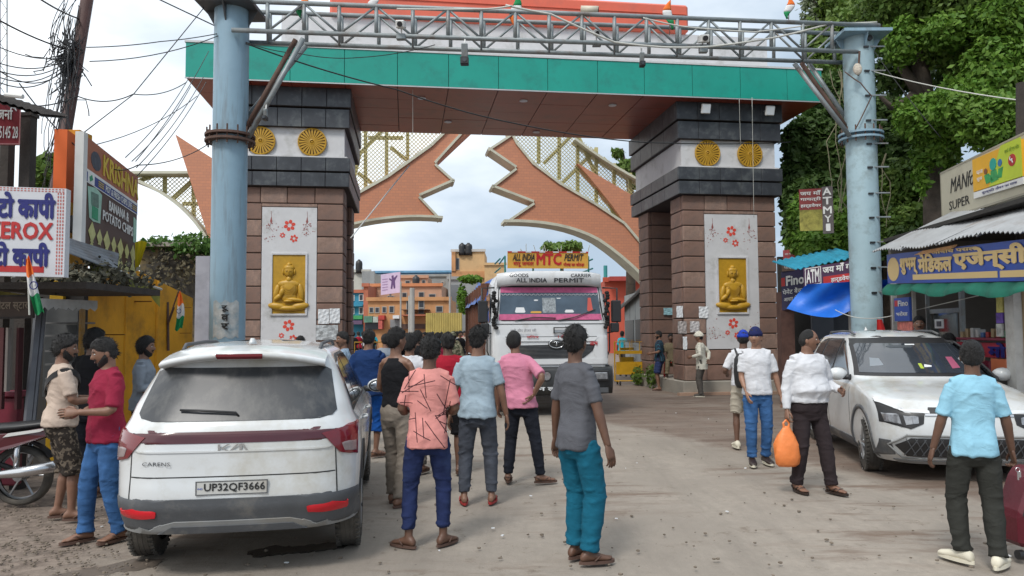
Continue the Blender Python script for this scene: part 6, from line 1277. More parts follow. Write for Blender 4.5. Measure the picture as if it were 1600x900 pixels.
        # roof rail
        rl = MB(); rl.tube([(s_*.545, -1.50, 1.625), (s_*.55, -1.40, 1.668), (s_*.55, -.7, 1.685), (s_*.55, -.3, 1.68), (s_*.55, -.08, 1.64)], .016, 8); rl.build('roof_rail', m_clad, car, smooth=True, world=False)
    # spoiler, fin
    sp_ = MB(); top = []; n = 16
    for row, (yo, z) in enumerate(((0, 1.665), (-.0, 1.66), (-.20, 1.625), (-.27, 1.60), (-.25, 1.575), (-.02, 1.545))):
        top.append([Vector((-.62+1.24*j/n, -(1.78 if row == 0 else 1.80)+yo+.16*abs(-1+2*j/n)**2.4, z-.075*abs(-1+2*j/n)**2.2)) for j in range(n+1)])
    sp_.grid([list(reversed(r)) for r in top]) if False else sp_.grid(top); so2 = sp_.build('spoiler', m_cpaint, car, smooth=True, world=False)
    MB().prism([(-.17, -2.078, 1.585), (.17, -2.078, 1.585), (.165, -2.05, 1.565), (-.165, -2.05, 1.565)], (0, 0, .02)).build('high_brake_lamp', m_tl, so2, world=False)
    fin = MB(); fin.rings([[Vector((.035*math.cos(2*PI*k/10)*f, -1.50+.07*f*math.sin(2*PI*k/10)-q*.3, 1.672+q)) for k in range(10)] for q, f in ((0, 1), (.02, .8), (.05, .45), (.075, .15))]); fin.build('aerial_fin', m_cpaint, car, smooth=True, world=False)
    # rear lamps and light band
    pt('light_band', [(-.84, .985), (-.60, 1.005), (.60, 1.005), (.84, .985), (.80, .935), (.62, .915), (.2, .955), (-.2, .955), (-.62, .915), (-.80, .935)], rearf, m_tl2, .004, nz=8, nx=40)
    for s_ in (-1, 1):
        q = [(s_*.872, 1.02), (s_*.80, 1.01), (s_*.62, .965), (s_*.66, .92), (s_*.75, .80), (s_*.872, .755)]
        pt('tail_lamp', q, rearf, m_tl, .010, nx=12)
        pt('lamp_lens', [(s_*.86, .88), (s_*.76, .87), (s_*.78, .81), (s_*.86, .79)], rearf, m_lamp if False else mat('reverse_lamp', (.25, .2, .2), .2, .2, 20), .013, nx=8)
        pt('rear_reflector', [(s_*.80, .415), (s_*.52, .400), (s_*.53, .375), (s_*.80, .378)], rearf, m_refl, .022, nx=8, nz=4)
    # tailgate gaps
    pt('tailgate_gap', [(-.72, .655), (.72, .655), (.72, .645), (-.72, .645)], rearf, m_gap, .002, nz=2, nx=30)
    for s_ in (-1, 1): pt('tailgate_gap', [(s_*.715, .91), (s_*.722, .91), (s_*.740, .45), (s_*.733, .45)], rearf, m_gap, .002, nz=10, nx=2)
    pt('tailgate_crease', [(-.70, .860), (.70, .860), (.66, .845), (-.66, .845)], rearf, m_cpaint, .008, nz=3, nx=30)
    # bumper cladding
    pt('bumper_cladding', [(-.88, .46), (-.70, .475), (-.55, .43), (-.40, .40), (.40, .40), (.55, .43), (.70, .475), (.88, .46), (.88, .275), (.6, .272), (-.6, .272), (-.88, .275)], rearf, m_clad, .012, nz=10, nx=50)
    pt('lower_skid', [(-.66, .274), (-.50, .33), (-.40, .35), (.40, .35), (.50, .33), (.66, .274)], rearf, m_clad2, .020, nz=6, nx=40)
    pt('skid_inset', [(-.52, .282), (-.42, .325), (.42, .325), (.52, .282)], rearf, m_clad, .026, nz=5, nx=36)
    for s_ in (-1, 1): pt('bumper_corner', [(s_*.86, .30), (s_*.60, .30), (s_*.50, .335), (s_*.47, .33), (s_*.58, .275), (s_*.86, .255)], rearf, m_clad2, .020, nz=5, nx=14)
    # plate
    yb = -endy(REAR, 0, .57)-.012
    fr = Fr((-.25, yb, .505), (.50, 0, 0), (0, 0, .115))
    mb = MB(); fr.rect(mb, 0, 0, 1, 1, 0, .012); pl_ = mb.build('number_plate', m_plate, car, world=False)
    mb = MB()
    for a in ((0, 0, 1, .06), (0, .94, 1, 1), (0, .06, .015, .94), (.985, .06, 1, .94)): fr.rect(mb, *a, .003, .003)
    mb.build('plate_border', m_clad, pl_, world=False)
    if rear:
        text('UP32QF3666', fr, .12, .2, .96, .82, m_gap, pl_, .002, .002, .03, world=False)
        text('IND', fr, .03, .40, .10, .52, mat('plate_blue', (.05, .1, .4), .5), pl_, .002, .001, .0, world=False)
    fr2 = Fr((-.105, -endy(REAR, 0, .90)-.012, .858), (.21, 0, 0), (0, 0, .05))
    mb = MB()
    for pts in ([(0, 0), (.08, 0), (.08, 1), (0, 1)], [(.08, .35), (.30, 1), (.40, 1), (.18, .35), (.36, 0), (.25, 0)], [(.40, 0), (.62, 1), (.70, 1), (.49, 0)], [(.72, 0), (.80, 0), (.80, 1), (.70, 1)], [(.78, 1), (.86, 1), (1, 0), (.92, 0)]): fr2.poly(mb, pts, .002, .004)
    mb.build('badge', m_chrome, car, world=False)
    if rear:
        y3 = -endy(REAR, -.55, .76)-.005; fr3 = Fr((-.63, y3+.03, .745), (.20, -.04, 0), (0, 0, .030)); text('CARENS', fr3, 0, 0, 1, 1, m_clad, car, .012, .001, .0, world=False)
        mb = MB(); mb.tube([(.02, -endy(REAR, .0, 1.13)-.01, 1.12), (.0, -endy(REAR, 0, 1.15)-.03, 1.15), (-.26, -endy(REAR, -.2, 1.16)-.025, 1.17), (-.40, -endy(REAR, -.3, 1.175)-.02, 1.175)], .009, 6); mb.build('rear_wiper', m_trim, car, world=False, smooth=True)
    # front: windscreen, lamps, grille
    pt('windscreen', [(-.80, 1.115), (-.67, 1.50), (-.62, 1.585), (-.3, 1.605), (.3, 1.605), (.62, 1.585), (.67, 1.50), (.80, 1.115)], frontf, m_trim, .004, nz=20, nx=30)
    pt('windscreen_glass', [(-.74, 1.15), (-.635, 1.49), (-.60, 1.515), (.60, 1.515), (.635, 1.49), (.74, 1.15)], frontf, mat('windscreen_glass', (.035, .043, .055), .04, .3, 1.2, coat=.8), .008, nz=20, nx=30)
    if not rear:
        st = lambda poly, m, nm: pt(nm, poly, frontf, m, .011, nz=5, nx=6)
        st([(-.28, 1.47), (-.24, 1.485), (.02, 1.485), (.06, 1.47), (.02, 1.455), (-.24, 1.455)], mat('mirror_back', (.05, .06, .07), .4), 'rear_view_mirror')
        st([(-.03, 1.49), (-.03, 1.503), (.09, 1.503), (.09, 1.49)], m_paper, 'windscreen_label')
        st([(-.02, 1.20), (-.02, 1.26), (.02, 1.26), (.02, 1.20)], mat('yellow_green_charm', (.4, .5, .05), .5), 'dashboard_charm')
        st([(.03, 1.215), (.05, 1.25), (.13, 1.235), (.12, 1.22)], m_paper, 'dashboard_charm')
        st([(-.60, 1.22), (-.55, 1.33), (-.45, 1.32), (-.44, 1.24)], mat('pale_papers', (.22, .25, .28), .6), 'dashboard_papers')
        st([(.36, 1.20), (.37, 1.34), (.45, 1.34), (.46, 1.21)], mat('pink_ornament', (.30, .07, .13), .6), 'dashboard_ornament')
        st([(.56, 1.19), (.52, 1.32), (.54, 1.33), (.60, 1.19)], mat('pale_belt', (.30, .32, .34), .6), 'seat_belt')
    for s_ in (-1, 1):
        pt('headlamp', [(s_*.87, .88), (s_*.62, .80), (s_*.45, .78), (s_*.47, .66), (s_*.60, .60), (s_*.86, .66)], frontf, m_trim, .006, nx=14)
        pt('lamp_lens', [(s_*.84, .76), (s_*.70, .75), (s_*.68, .645), (s_*.82, .67)], frontf, m_lamp, .012, nx=8)
        pt('lamp_lens', [(s_*.66, .745), (s_*.52, .735), (s_*.52, .665), (s_*.64, .64)], frontf, m_lamp, .012, nx=8)
        pt('running_lamp', [(s_*.86, .905), (s_*.66, .815), (s_*.40, .795), (s_*.40, .765), (s_*.66, .785), (s_*.86, .87)], frontf, mat('drl_white', (.7, .72, .74), .3), .018, nx=14, nz=8)
        pt('grille_corner_trim', [(s_*.66, .27), (s_*.82, .42), (s_*.70, .52), (s_*.56, .52), (s_*.52, .50), (s_*.66, .47), (s_*.74, .41), (s_*.62, .29)], frontf, m_chrome, .022, nx=10, nz=12) if False else None
    pt('upper_grille', [(-.40, .835), (.40, .835), (.42, .765), (-.42, .765)], frontf, m_trim, .008, nz=4)
    pt('grille_bar', [(-.45, .765), (.45, .765), (.45, .745), (-.45, .745)], frontf, m_chrome, .014, nz=2)
    pt('lower_grille', [(-.60, .50), (.60, .50), (.74, .41), (.62, .29), (-.62, .29), (-.74, .41)], frontf, m_trim, .008, nx=30)
    mb = MB(); ol = [(-.64, .53), (.64, .53), (.80, .41), (.66, .265), (-.66, .265), (-.80, .41), (-.64, .53)]; P_ = []
    for (a, b_), (c, d) in zip(ol, ol[1:]):
        for i in range(8): x = lerp(a, c, i/8); z = lerp(b_, d, i/8); P_.append(frontf(x, z)+Vector((0, .012, 0)))
    P_.append(P_[0]); mb.tube(P_, .012, 6, cap=False); mb.build('grille_surround', m_clad2, car, smooth=True, world=False)
    mb = MB()
    for k in range(-7, 8):
        for sg in (1, -1):
            pts = [frontf(x, z)+Vector((0, .014, 0)) for x, z in [(k*.085+sg*.11*(q/5-.5), .30+.19*q/5) for q in range(6)]]; mb.tube(pts, .006, 4)
    mb.build('grille_mesh', m_clad, car, world=False)['kind'] = 'stuff'
    pt('skid_plate', [(-.72, .24), (.72, .24), (.66, .205), (-.66, .205)], frontf, m_clad2, .012, nz=3, nx=24)
    pt('fog_housing', [(-.86, .46), (-.78, .46), (-.72, .30), (-.86, .26)], frontf, m_clad, .008, nx=8); pt('fog_housing', [(.86, .46), (.78, .46), (.72, .30), (.86, .26)], frontf, m_clad, .008, nx=8)
    return car
# parked car, rear to us
a = gnd(235, 865); b_ = gnd(545, 838); fwd = Vector((-.16, .987, 0)).normalized(); rzc = math.atan2(-fwd.x, fwd.y)
ctr = Vector((-1.955, 5.32, 0))+fwd*2.27*.96
car1 = make_car('dusty white people carrier parked with its rear window towards us on the left', ctr, rzc, None, True)
a = gnd(1352, 733); hd = Vector((-.165, -.986, 0)).normalized(); rgt = Vector((hd.y, -hd.x, 0)); rz2 = math.atan2(-hd.x, hd.y)
car1.scale = (.96, .96, .96)
# the parked car rides high on its springs: lift the shell, and the rear panels with it, over the wheels
def ride(o):
    for c_ in o.children:
        if c_.name.startswith('wheel'): continue
        if c_.type == 'MESH':
            for v_ in c_.data.vertices: v_.co.z = pw([(0, .08), (.2, .28), (.275, .345), (.46, .585), (.65, .75), (1.085, 1.14), (1.5, 1.525), (1.72, 1.745)], v_.co.z)
        ride(c_)
finish_text(); ride(car1)
# its right hand side (local +x) faces the left of the picture
ctr2 = Vector((a.x, a.y, 0))-rgt*.86-hd*1.37; 
car2 = make_car('white people carrier facing us on the right with open side windows and grey grille', ctr2, rz2, None, False)
# ---------------------------------------------------------------- truck
m_tw = mat('truck_white_paint', (.60, .61, .62), .3, .04, 2, dirt=(.40, .37, .33), damt=.22, coat=.3); m_tyel = mat('truck_sign_yellow', (.62, .33, .05), .6, .08); m_tbrown = mat('truck_brown_boards', (.15, .06, .035), .7, .15, 3)
m_redl = mat('red_lettering', (.45, .01, .015), .5); m_pinkd = mat('pink_windscreen_drape', (.50, .10, .22), .7, .2, 14); m_blk = mat('black_lettering', (.015, .015, .02), .6); m_bluetarp = mat('blue_tarpaulin', (.008, .10, .42), .5, .2, 4, .3, 15)
tp = gnd(858, 641); tp = Vector((.80, 15.6, 0)); trz = PI-math.radians(-6.5)
truck = thing('truck', 'white cargo truck with all india permit board coming through the gate', 'truck', tp, trz)
W2 = 1.22
cb = MB()
def csec(z): return pw([(.5, W2-.04), (.95, W2), (1.9, W2), (2.3, W2-.03), (2.75, W2-.08), (2.9, W2-.16)], z)
def cfr(z): return pw([(.5, .0), (1.0, .03), (1.5, .02), (1.95, -.04), (2.65, -.22), (2.75, -.20), (2.88, -.30)], z)
def cring(z):
    Wc = csec(z); f = cfr(z); pts = []
    rr_ = .16
    for k in range(7): g_ = PI/2*k/6; pts.append((Wc-rr_+rr_*math.sin(PI/2-g_), f-rr_+rr_*math.sin(g_)))
    pts = [(Wc-rr_+rr_*math.cos(g_), f-rr_+rr_*math.sin(g_)) for g_ in [PI/2*k/6 for k in range(7)]]
    full = pts+[(-x, y) for x, y in reversed(pts)]+[(-Wc, -1.75), (Wc, -1.75)]
    return [Vector((x, y, z)) for x, y in full]
cb.rings([cring(z) for z in (.78, .95, 1.2, 1.5, 1.9, 1.95, 2.2, 2.45, 2.65, 2.72, 2.80, 2.86, 2.90)]); cb.build('cab', m_tw, truck, world=False, smooth=True, sharp=35)
def tf(x, z): 
    Wc = csec(z); u = max(0, (abs(x)-(Wc-.16))/.16); u = min(u, .999); return Vector((-x, cfr(z)-.16*(1-math.sqrt(1-u*u)), z))
tpt = lambda name, poly, m, off=.006, par=None, nz=8, nx=16: patch(poly, tf, off, nz=nz, nx=nx).build(name, m, par or truck, smooth=True, world=False, sharp=40)
tpt('windscreen_frame', [(-1.12, 1.92), (-1.06, 2.66), (1.06, 2.66), (1.12, 1.92)], m_trim, .005)
tpt('windscreen', [(-1.07, 1.97), (-1.02, 2.62), (1.02, 2.62), (1.07, 1.97)], mat('truck_glass', (.055, .08, .11), .07, .4, 2.5, coat=.4), .010)
tpt('pink_drape', [(-1.03, 2.51), (-1.02, 2.62), (1.02, 2.62), (1.03, 2.51)], m_pinkd, .014)
tpt('pink_dash_drape', [(-1.08, 1.94), (-1.065, 2.06), (1.065, 2.06), (1.08, 1.94)], m_pinkd, .016)
mbs = MB()
for k in range(24):
    x = -.97+k*.0845; mbs.tube([tf(x+.036*math.cos(g_), 2.49+.03*math.sin(g_))+Vector((0, .02, 0)) for g_ in [PI+PI*q/6 for q in range(7)]], .005, 4)
mbs.build('drape_scallops', m_paper, truck, world=False)['kind'] = 'stuff'
tpt('windscreen_emblem', [(-.16, 2.09), (-.16, 2.40), (.12, 2.40), (.12, 2.09)], mat('etched_pattern', (.26, .29, .31), .7, .6, 22), .014)
for (x0, x1, z0, z1, m, nm) in ((-.74, -.52, 2.09, 2.20, m_paper, 'cloth_bundle'), (-.42, -.18, 2.08, 2.12, m_tyel, 'yellow_card'), (.30, .50, 2.09, 2.15, m_paper, 'cloth_bundle'), (.78, .90, 2.12, 2.40, mat('orange_ornament', (.5, .08, .06), .6), 'hanging_ornament'), (-.34, -.24, 2.335, 2.365, m_paper, 'windscreen_label'), (.14, .24, 2.38, 2.40, m_paper, 'windscreen_label')):
    tpt(nm, [(x0, z0+.02), (x0+.03, z1), (x1-.03, z1), (x1, z0+.02), (x1-.02, z0), (x0+.02, z0)], m, .016, nz=4, nx=6)
# visor
vs = MB(); n = 20; rows = []
for (yo, z) in ((-.10, 2.97), (.05, 2.96), (.10, 2.92), (.11, 2.70), (.02, 2.67)): rows.append([Vector((-1.10+2.2*j/n, cfr(2.8)+yo+.12-.16*abs(-1+2*j/n)**3, z-.05*abs(-1+2*j/n)**4)) for j in range(n+1)])
vs.grid([list(reversed(r)) for r in rows]); vis = vs.build('sun_visor', m_tw, truck, smooth=True, world=False)
frv = Fr((.97, cfr(2.8)+.236, 2.695), (-1.94, 0, 0), (0, 0, .22))
text('GOODS', frv, .06, .60, .26, .92, m_blk, vis, .004, .004, .03, world=False); text('CARRIER', frv, .72, .60, .94, .92, m_blk, vis, .004, .004, .03, world=False)
text('ALL INDIA', frv, .13, .10, .46, .50, m_blk, vis, .006, .004, .03, world=False); text('PERMIT', frv, .54, .10, .86, .50, m_blk, vis, .006, .004, .03, world=False)
# permit board above the cab
fb = Fr((.86, -.30, 3.03), (-1.72, 0, 0), (0, .03, .36))
mb = MB(); fb.rect(mb, 0, 0, 1, 1, 0, .06); bd = mb.build('permit_board', m_tyel, truck, world=False)
mb = MB(); fb.rect(mb, 0, .92, 1, 1, .012, .012); mb.build('board_edge', m_redl, bd, world=False)
mb = MB()
for k in range(6): fb.rect(mb, .05+k*.17, .93, .12+k*.17, .995, .016, .004)
mb.build('board_edge_dash', m_paper, bd, world=False)
text('MTC', fb, .36, .22, .66, .86, m_redl, bd, .006, .006, .06, world=False); text('ALL INDIA', fb, .06, .46, .33, .84, m_blk, bd, .006, .006, .03, .3, world=False); text('PERMIT', fb, .70, .46, .94, .84, m_blk, bd, .006, .006, .03, .3, world=False)
text('मारू जनता', fb, .07, .10, .32, .36, m_redl, bd, .006, .006, .02, world=False); text('गोरख का कोटड़ा', fb, .69, .10, .95, .36, m_redl, bd, .006, .006, .02, world=False)
mb = MB()
for x in (-.9, -.3, .3, .9): mb.tube([(x, -.45, 2.9), (x, -.45, 3.3)], .02, 6); mb.tube([(x, -.45, 3.3), (x, -1.7, 3.25)], .018, 6)
for z in (3.05, 3.25): mb.tube([(-1.0, -.5, z), (-1.0, -1.7, z)], .018, 6); mb.tube([(1.0, -.5, z), (1.0, -1.7, z)], .018, 6)
mb.build('roof_rack', mat('rack_green', (.02, .22, .20), .5), truck, world=False)
rf_ = MB(); r5 = random.Random(3)
for k in range(30): p = Vector((-.2+r5.uniform(-.8, .8), -1.0+r5.uniform(-.5, .3), 3.3)); rf_.tube([p, p+Vector((r5.uniform(-.2, .2), 0, r5.uniform(.05, .3)))], .008, 4)
rf_.build('rope_bundle', m_cablew, truck, world=False)
# front panel details
fpn = Fr((1.12, .045, 1.0), (-2.24, 0, 0), (0, 0, .92))
text('श्री वीर तेजा जी', fpn, .12, .74, .36, .83, mat('grey_lettering', (.18, .18, .2), .6), truck, .02, .004, .01, world=False)
mb = MB(); 
for q in ((.52, .72, .66, .74), (.52, .84, .66, .86), (.52, .74, .53, .84), (.65, .74, .66, .84)): fpn.rect(mb, *q, .012, .03)
mb.build('front_vent', m_gap, truck, world=False)
text('शुभ', fpn, .11, .40, .19, .50, m_redl, truck, .022, .004, .03, world=False); text('लाभ', fpn, .86, .45, .93, .53, m_redl, truck, .012, .004, .03, world=False); text('विनय', fpn, .27, .62, .38, .68, m_redl, truck, .022, .004, .02, world=False); text('। ॐ ।', fpn, .56, .62, .66, .69, m_redl, truck, .022, .004, .02, world=False)
gr = tpt('grille', [(-.84, 1.42), (-.30, 1.40), (.30, 1.40), (.92, 1.44), (.86, 1.30), (.66, 1.15), (-.74, 1.15)], m_trim, .012, nx=30)
mb = MB()
for k in range(9):
    z = 1.17+k*.027; h = scan([(-.84, 1.42), (.92, 1.42), (.86, 1.30), (.66, 1.15), (-.74, 1.15)], z); mb.tube([tf(lerp(h[0]+.02, h[1]-.02, j/16), z)+Vector((0, .018, 0)) for j in range(17)], .006, 4)
mb.build('grille_slats', m_clad, gr, world=False)['kind'] = 'stuff'
mb = MB(); mb.ell(tf(.10, 1.45)+Vector((0, .03, 0)), (.17, .03, .10), None, 24, 10); em = mb.build('round_badge', m_gap, truck, smooth=True, world=False)
cc = tf(.10, 1.45)+Vector((0, .058, 0))
mb = MB(); mb.tube([cc+Vector((math.cos(2*PI*k/24)*.15, -.01, math.sin(2*PI*k/24)*.085)) for k in range(25)], .012, 6, cap=False); mb.tube([cc+Vector((-.09, 0, .03)), cc+Vector((0, .01, .045)), cc+Vector((.09, 0, .03))], .012, 6); mb.tube([cc+Vector((0, .008, .04)), cc+Vector((0, .008, -.05))], .012, 6); mb.build('badge_emblem', m_chrome, em, world=False, smooth=True)
tpt('white_lip', [(-1.18, 1.14), (1.18, 1.14), (1.16, 1.03), (-1.16, 1.03)], m_tw, .03, nx=30)
for s_ in (-1, 1): tpt('cheek_panel', [(s_*1.16, 1.62), (s_*.96, 1.60), (s_*.88, 1.30), (s_*.94, 1.12), (s_*1.16, 1.12)], m_tw, .02, nx=10)
for z in (1.60, 1.865): tpt('panel_gap', [(-1.14, z), (1.14, z), (1.14, z-.014), (-1.14, z-.014)], m_gap, .008, nz=2, nx=30)
tpt('front_crease', [(-1.0, 1.585), (1.0, 1.585), (.9, 1.50), (-.9, 1.50)], m_tw, .028, nz=4, nx=30)
# wipers
for x0, x1 in ((-.75, .10), (.15, .95)):
    mb = MB(); mb.tube([tf(x0, 1.93)+Vector((0, .02, 0)), tf(lerp(x0, x1, .45), 2.0)+Vector((0, .05, 0)), tf(x1, 2.16 if x0 > 0 else 1.98)+Vector((0, .04, 0))], .012, 6); mb.build('wiper', m_trim, truck, world=False)
# bumper and lamps
mb = MB(); n = 20
rws = [[Vector((-1.28+2.56*j/n, yo+.10-.12*abs(-1+2*j/n)**4, z)) for j in range(n+1)] for yo, z in ((-.1, .98), (.02, .97), (.06, .90), (.06, .58), (.0, .42), (-.2, .40))]
mb.grid([list(reversed(r)) for r in rws]); bp = mb.build('bumper', mat('truck_bumper_black', (.028, .03, .032), .5, .3, 6, dirt=(.12, .11, .09), damt=.4), truck, smooth=True, world=False)
mb = MB(); mb.box((0, -.12, .72), (2.44, .26, .58)); mb.build('bumper_core', m_trim, bp, world=False)
for x in (-1.0, 1.0, ):
    h = MB(); h.box((x, .145, .79), (.34, .05, .21)); ho = h.build('headlamp', m_trim, truck, world=False, bevel=.01)
    MB().box((x, .175, .79), (.27, .03, .14)).build('lamp_lens', m_lamp, ho, world=False, bevel=.012)
h = MB(); h.cyl((.13, .12, .80), (.13, .175, .80), .105, 24); ho = h.build('fog_lamp', m_trim, truck, world=False); MB().cyl((.13, .17, .80), (.13, .185, .80), .085, 24).build('lamp_lens', m_lamp, ho, world=False)
mb = MB(); mb.box((.62, .13, .80), (.5, .02, .12)); mb.build('bumper_slot', m_gap, bp, world=False)
fbp = Fr((.75, .165, .47), (-1.5, 0, 0), (0, 0, .14)); text('सुमन लोधर', fbp, .12, .05, .72, .95, m_paper, bp, .006, .004, .03, world=False)
for x in (.95, -.95): MB().box((x, .15, .50), (.4, .04, .1)).build('lower_bracket', m_clad, bp, world=False)
# mirrors
for s_ in (-1, 1):
    mb = MB(); mb.box((s_*1.40, -.10, 2.12), (.20, .10, .46)); mo = mb.build('wing_mirror', m_trim, truck, world=False, bevel=.02)
    mb = MB(); mb.tube([(s_*1.15, -.25, 2.62), (s_*1.42, -.08, 2.60), (s_*1.42, -.10, 1.70), (s_*1.18, -.2, 1.66)], .018, 8); mb.build('mirror_bracket', m_trim, mo, world=False, smooth=True)
    mb = MB(); mb.box((s_*1.36, -.08, 1.78), (.18, .09, .2)); mb.build('kerb_mirror', m_trim, truck, world=False, bevel=.02)
    tas = MB(); r5 = random.Random(5)
    for k in range(14): p = Vector((s_*(1.17+r5.uniform(-.03, .03)), .02+r5.uniform(-.03, .03), 2.5-k*.055)); tas.ell(p, (.05, .05, .04), None, 8, 6)
    tas.build('black_tassel', mat('tassel_black', (.012, .012, .012), .95), truck, world=False)
# doors windows on the side
for s_ in (-1, 1):
    MB().box((s_*1.225, -.85, 2.2), (.02, .9, .6)).build('side_window', m_glassd, truck, world=False); MB().box((s_*1.235, -.85, 1.35), (.02, .95, 1.0)).build('cab_door', m_tw, truck, world=False, bevel=.01)
    mb = MB(); mb.tube([(s_*1.26, -.30, 1.2), (s_*1.30, -.30, 1.3), (s_*1.30, -.30, 2.1), (s_*1.26, -.3, 2.2)], .015, 6); mb.build('grab_rail', m_trim, truck, world=False)
# cargo body
mb = MB(); mb.box((0, -5.6, 1.95), (2.5, 7.2, 1.75)); cg = mb.build('cargo_body', m_tbrown, truck, world=False)
for s_ in (-1, 1):
    for k in range(9): MB().box((s_*1.27, -2.1-k*.86, 1.95), (.06, .10, 1.75)).build('cargo_post', m_tbrown, cg, world=False)
for k in range(6): MB().box((lerp(-1.2, 1.2, k/5), -1.98, 1.95), (.07, .05, 1.75)).build('cargo_post', m_tbrown, cg, world=False)
tb = MB(); r6 = random.Random(9); P = []
for i in range(9):
    P.append([])
    for j in range(25):
        u = -1.34+2.68*j/24; zz = 2.94+.08*math.sin(j*1.3+i)+.05*r6.random(); 
        if j in (0, 24): zz = 2.42+.03*math.sin(i*2.1)
        if j in (1, 23): zz = 2.62+.05*math.sin(i*3)
        P[-1].append(Vector((u, -1.85-.9*i, zz-(.0 if i else .25))))
tb.grid(P); fr0 = [[p.copy() for p in P[0]], [Vector((p.x, p.y+.02, p.z-.35-.1*math.sin(q))) for q, p in enumerate(P[0])]]; tb.grid(fr0)
tb.build('tarpaulin', m_bluetarp, truck, smooth=True, world=False)
for (x, y, s_) in ((-1.05, -1.15, -1), (1.05, -1.15, 1), (-1.0, -7.4, -1), (1.0, -7.4, 1), (-1.0, -6.2, -1), (1.0, -6.2, 1)):
    wo = bpy.data.objects.new('wheel', None); link(wo, truck); wo.location = (x, y, .5)
    mb = MB(); mb.rings([[Vector((a, math.cos(2*PI*k/32)*r_, math.sin(2*PI*k/32)*r_)) for k in range(32)] for a, r_ in ((-.15, .32), (-.16, .42), (-.13, .49), (-.06, .50), (.06, .50), (.13, .49), (.16, .42), (.15, .32))]); mb.build('tyre', m_tyre, wo, smooth=True, world=False, sharp=40)
    mb = MB(); mb.rings([[Vector((s_*a, math.cos(2*PI*k/24)*r_, math.sin(2*PI*k/24)*r_)) for k in range(24)] for a, r_ in ((.155, .31), (.13, .29), (.05, .22), (.10, .12), (.17, .10))]); mb.build('rim', m_redl, wo, smooth=True, world=False)
MB().box((0, -4.4, .85), (.9, 8.4, .3)).build('chassis', m_trim, truck, world=False)
MB().box((0, -1.0, .62), (1.9, 1.5, .5)).build('engine_pan', m_trim, truck, world=False)
# ================================================================ people
PEND = []
SKIN = [mat('skin_brown', (.20, .103, .066), .5, .12, 12, .05, 90), mat('skin_dark', (.12, .060, .038), .5, .12, 12, .05, 90), mat('skin_light_brown', (.29, .155, .10), .5, .12, 12, .05, 90)]
m_hair = mat('black_hair', (.008, .007, .007), .55, .3, 60, .9, 160)
m_eye = mat('eye_white', (.5, .48, .45), .3, .02); m_iris = mat('iris_dark', (.01, .006, .004), .2)
m_sole = mat('sandal_sole_brown', (.10, .055, .04), .7); m_shoew = mat('cream_canvas_shoe', (.62, .58, .47), .7); m_shoeb = mat('dark_leather', (.03, .018, .014), .4)
def cloth(name, col, var=.10, rough=.9, bump=.25):
    m = mat(name, col, rough, var, 5, bump, 220, spec=.2); n = m.node_tree.nodes; l = m.node_tree.links; b = n['Principled BSDF']; fine = b.inputs['Normal'].links[0].from_node
    t = n.new('ShaderNodeTexCoord'); mp_ = n.new('ShaderNodeMapping'); mp_.inputs['Scale'].default_value = (1, 1, 1.7); mp_.inputs['Rotation'].default_value = (.3, .5, 0); l.new(t.outputs['Object'], mp_.inputs[0]); q = n.new('ShaderNodeTexNoise'); q.inputs['Scale'].default_value = 6; q.inputs['Detail'].default_value = 2.5; q.inputs['Distortion'].default_value = .8; l.new(mp_.outputs[0], q.inputs['Vector'])
    bu = n.new('ShaderNodeBump'); bu.inputs['Strength'].default_value = .55; bu.inputs['Distance'].default_value = .03; l.new(q.outputs['Fac'], bu.inputs['Height']); l.new(fine.outputs[0], bu.inputs['Normal']); l.new(bu.outputs[0], b.inputs['Normal']); return m
def sm(x, a, b): t = np.clip((x-a)/(b-a), 0, 1); return t*t*(3-2*t)
def head_grid(nu=44, nv=30):
    vs = []
    for j in range(nv+1):
        ph = -PI/2+PI*j/nv
        for i in range(nu): th = 2*PI*i/nu; vs.append((math.sin(th)*math.cos(ph), math.cos(th)*math.cos(ph), math.sin(ph)))
    fs = [(j*nu+(i+1) % nu, j*nu+i, (j+1)*nu+i, (j+1)*nu+(i+1) % nu) for j in range(nv) for i in range(nu)]
    return np.array(vs), fs
HD, HF = head_grid()
def head_pts(off=None, wide=1.0):
    d = HD; x = d[:, 0]*.0735*wide; y = d[:, 1]*.094; z = d[:, 2]*.117; fr = np.clip(d[:, 1], 0, 1)
    zn = d[:, 2]
    x = x*(1-.30*sm(-zn, .15, 1.0))*(1-.05*sm(zn, .2, .9)); x = x*(1+.04*np.exp(-((zn-.25)/.3)**2)*(1-fr))
    y = np.where(d[:, 1] > 0, y*(1-.06*sm(-zn, 0, .5))+.012*sm(-zn, .5, .95)*fr, y*(1-.35*sm(-zn, .1, .9)))
    front = sm(d[:, 1], .15, .6)
    y = y-.006*front*np.exp(-((zn-.45)/.25)**2)*0
    nose = np.exp(-(x/.0125)**2)*(sm(z, -.034, -.024)*(1-sm(z, -.022, .022)))
    y = y+front*(.024*nose-.010*np.exp(-((np.abs(x)-.031)/.014)**2-((z-.012)/.012)**2)+.004*np.exp(-((np.abs(x)-.028)/.02)**2-((z-.030)/.007)**2)
                 +.006*np.exp(-(x/.022)**2-((z+.052)/.006)**2)+.006*np.exp(-(x/.020)**2-((z+.064)/.006)**2)-.004*np.exp(-(x/.03)**2-((z+.058)/.003)**2)+.006*np.exp(-(x/.016)**2-((z+.095)/.014)**2))
    P = np.stack([x, y, z], 1)
    if off is not None:
        P = P+HD*off[:, None]
    return P
def hairnoise(seed, a, f=1.0):
    r = np.random.RandomState(seed); v = np.zeros(len(HD))
    for k in range(14):
        kk = r.normal(0, 1, 3)*(9+6*k/4)*f; v += np.sin(HD @ kk+r.uniform(0, 6))/ (1+k*.12)
    return v*a/4
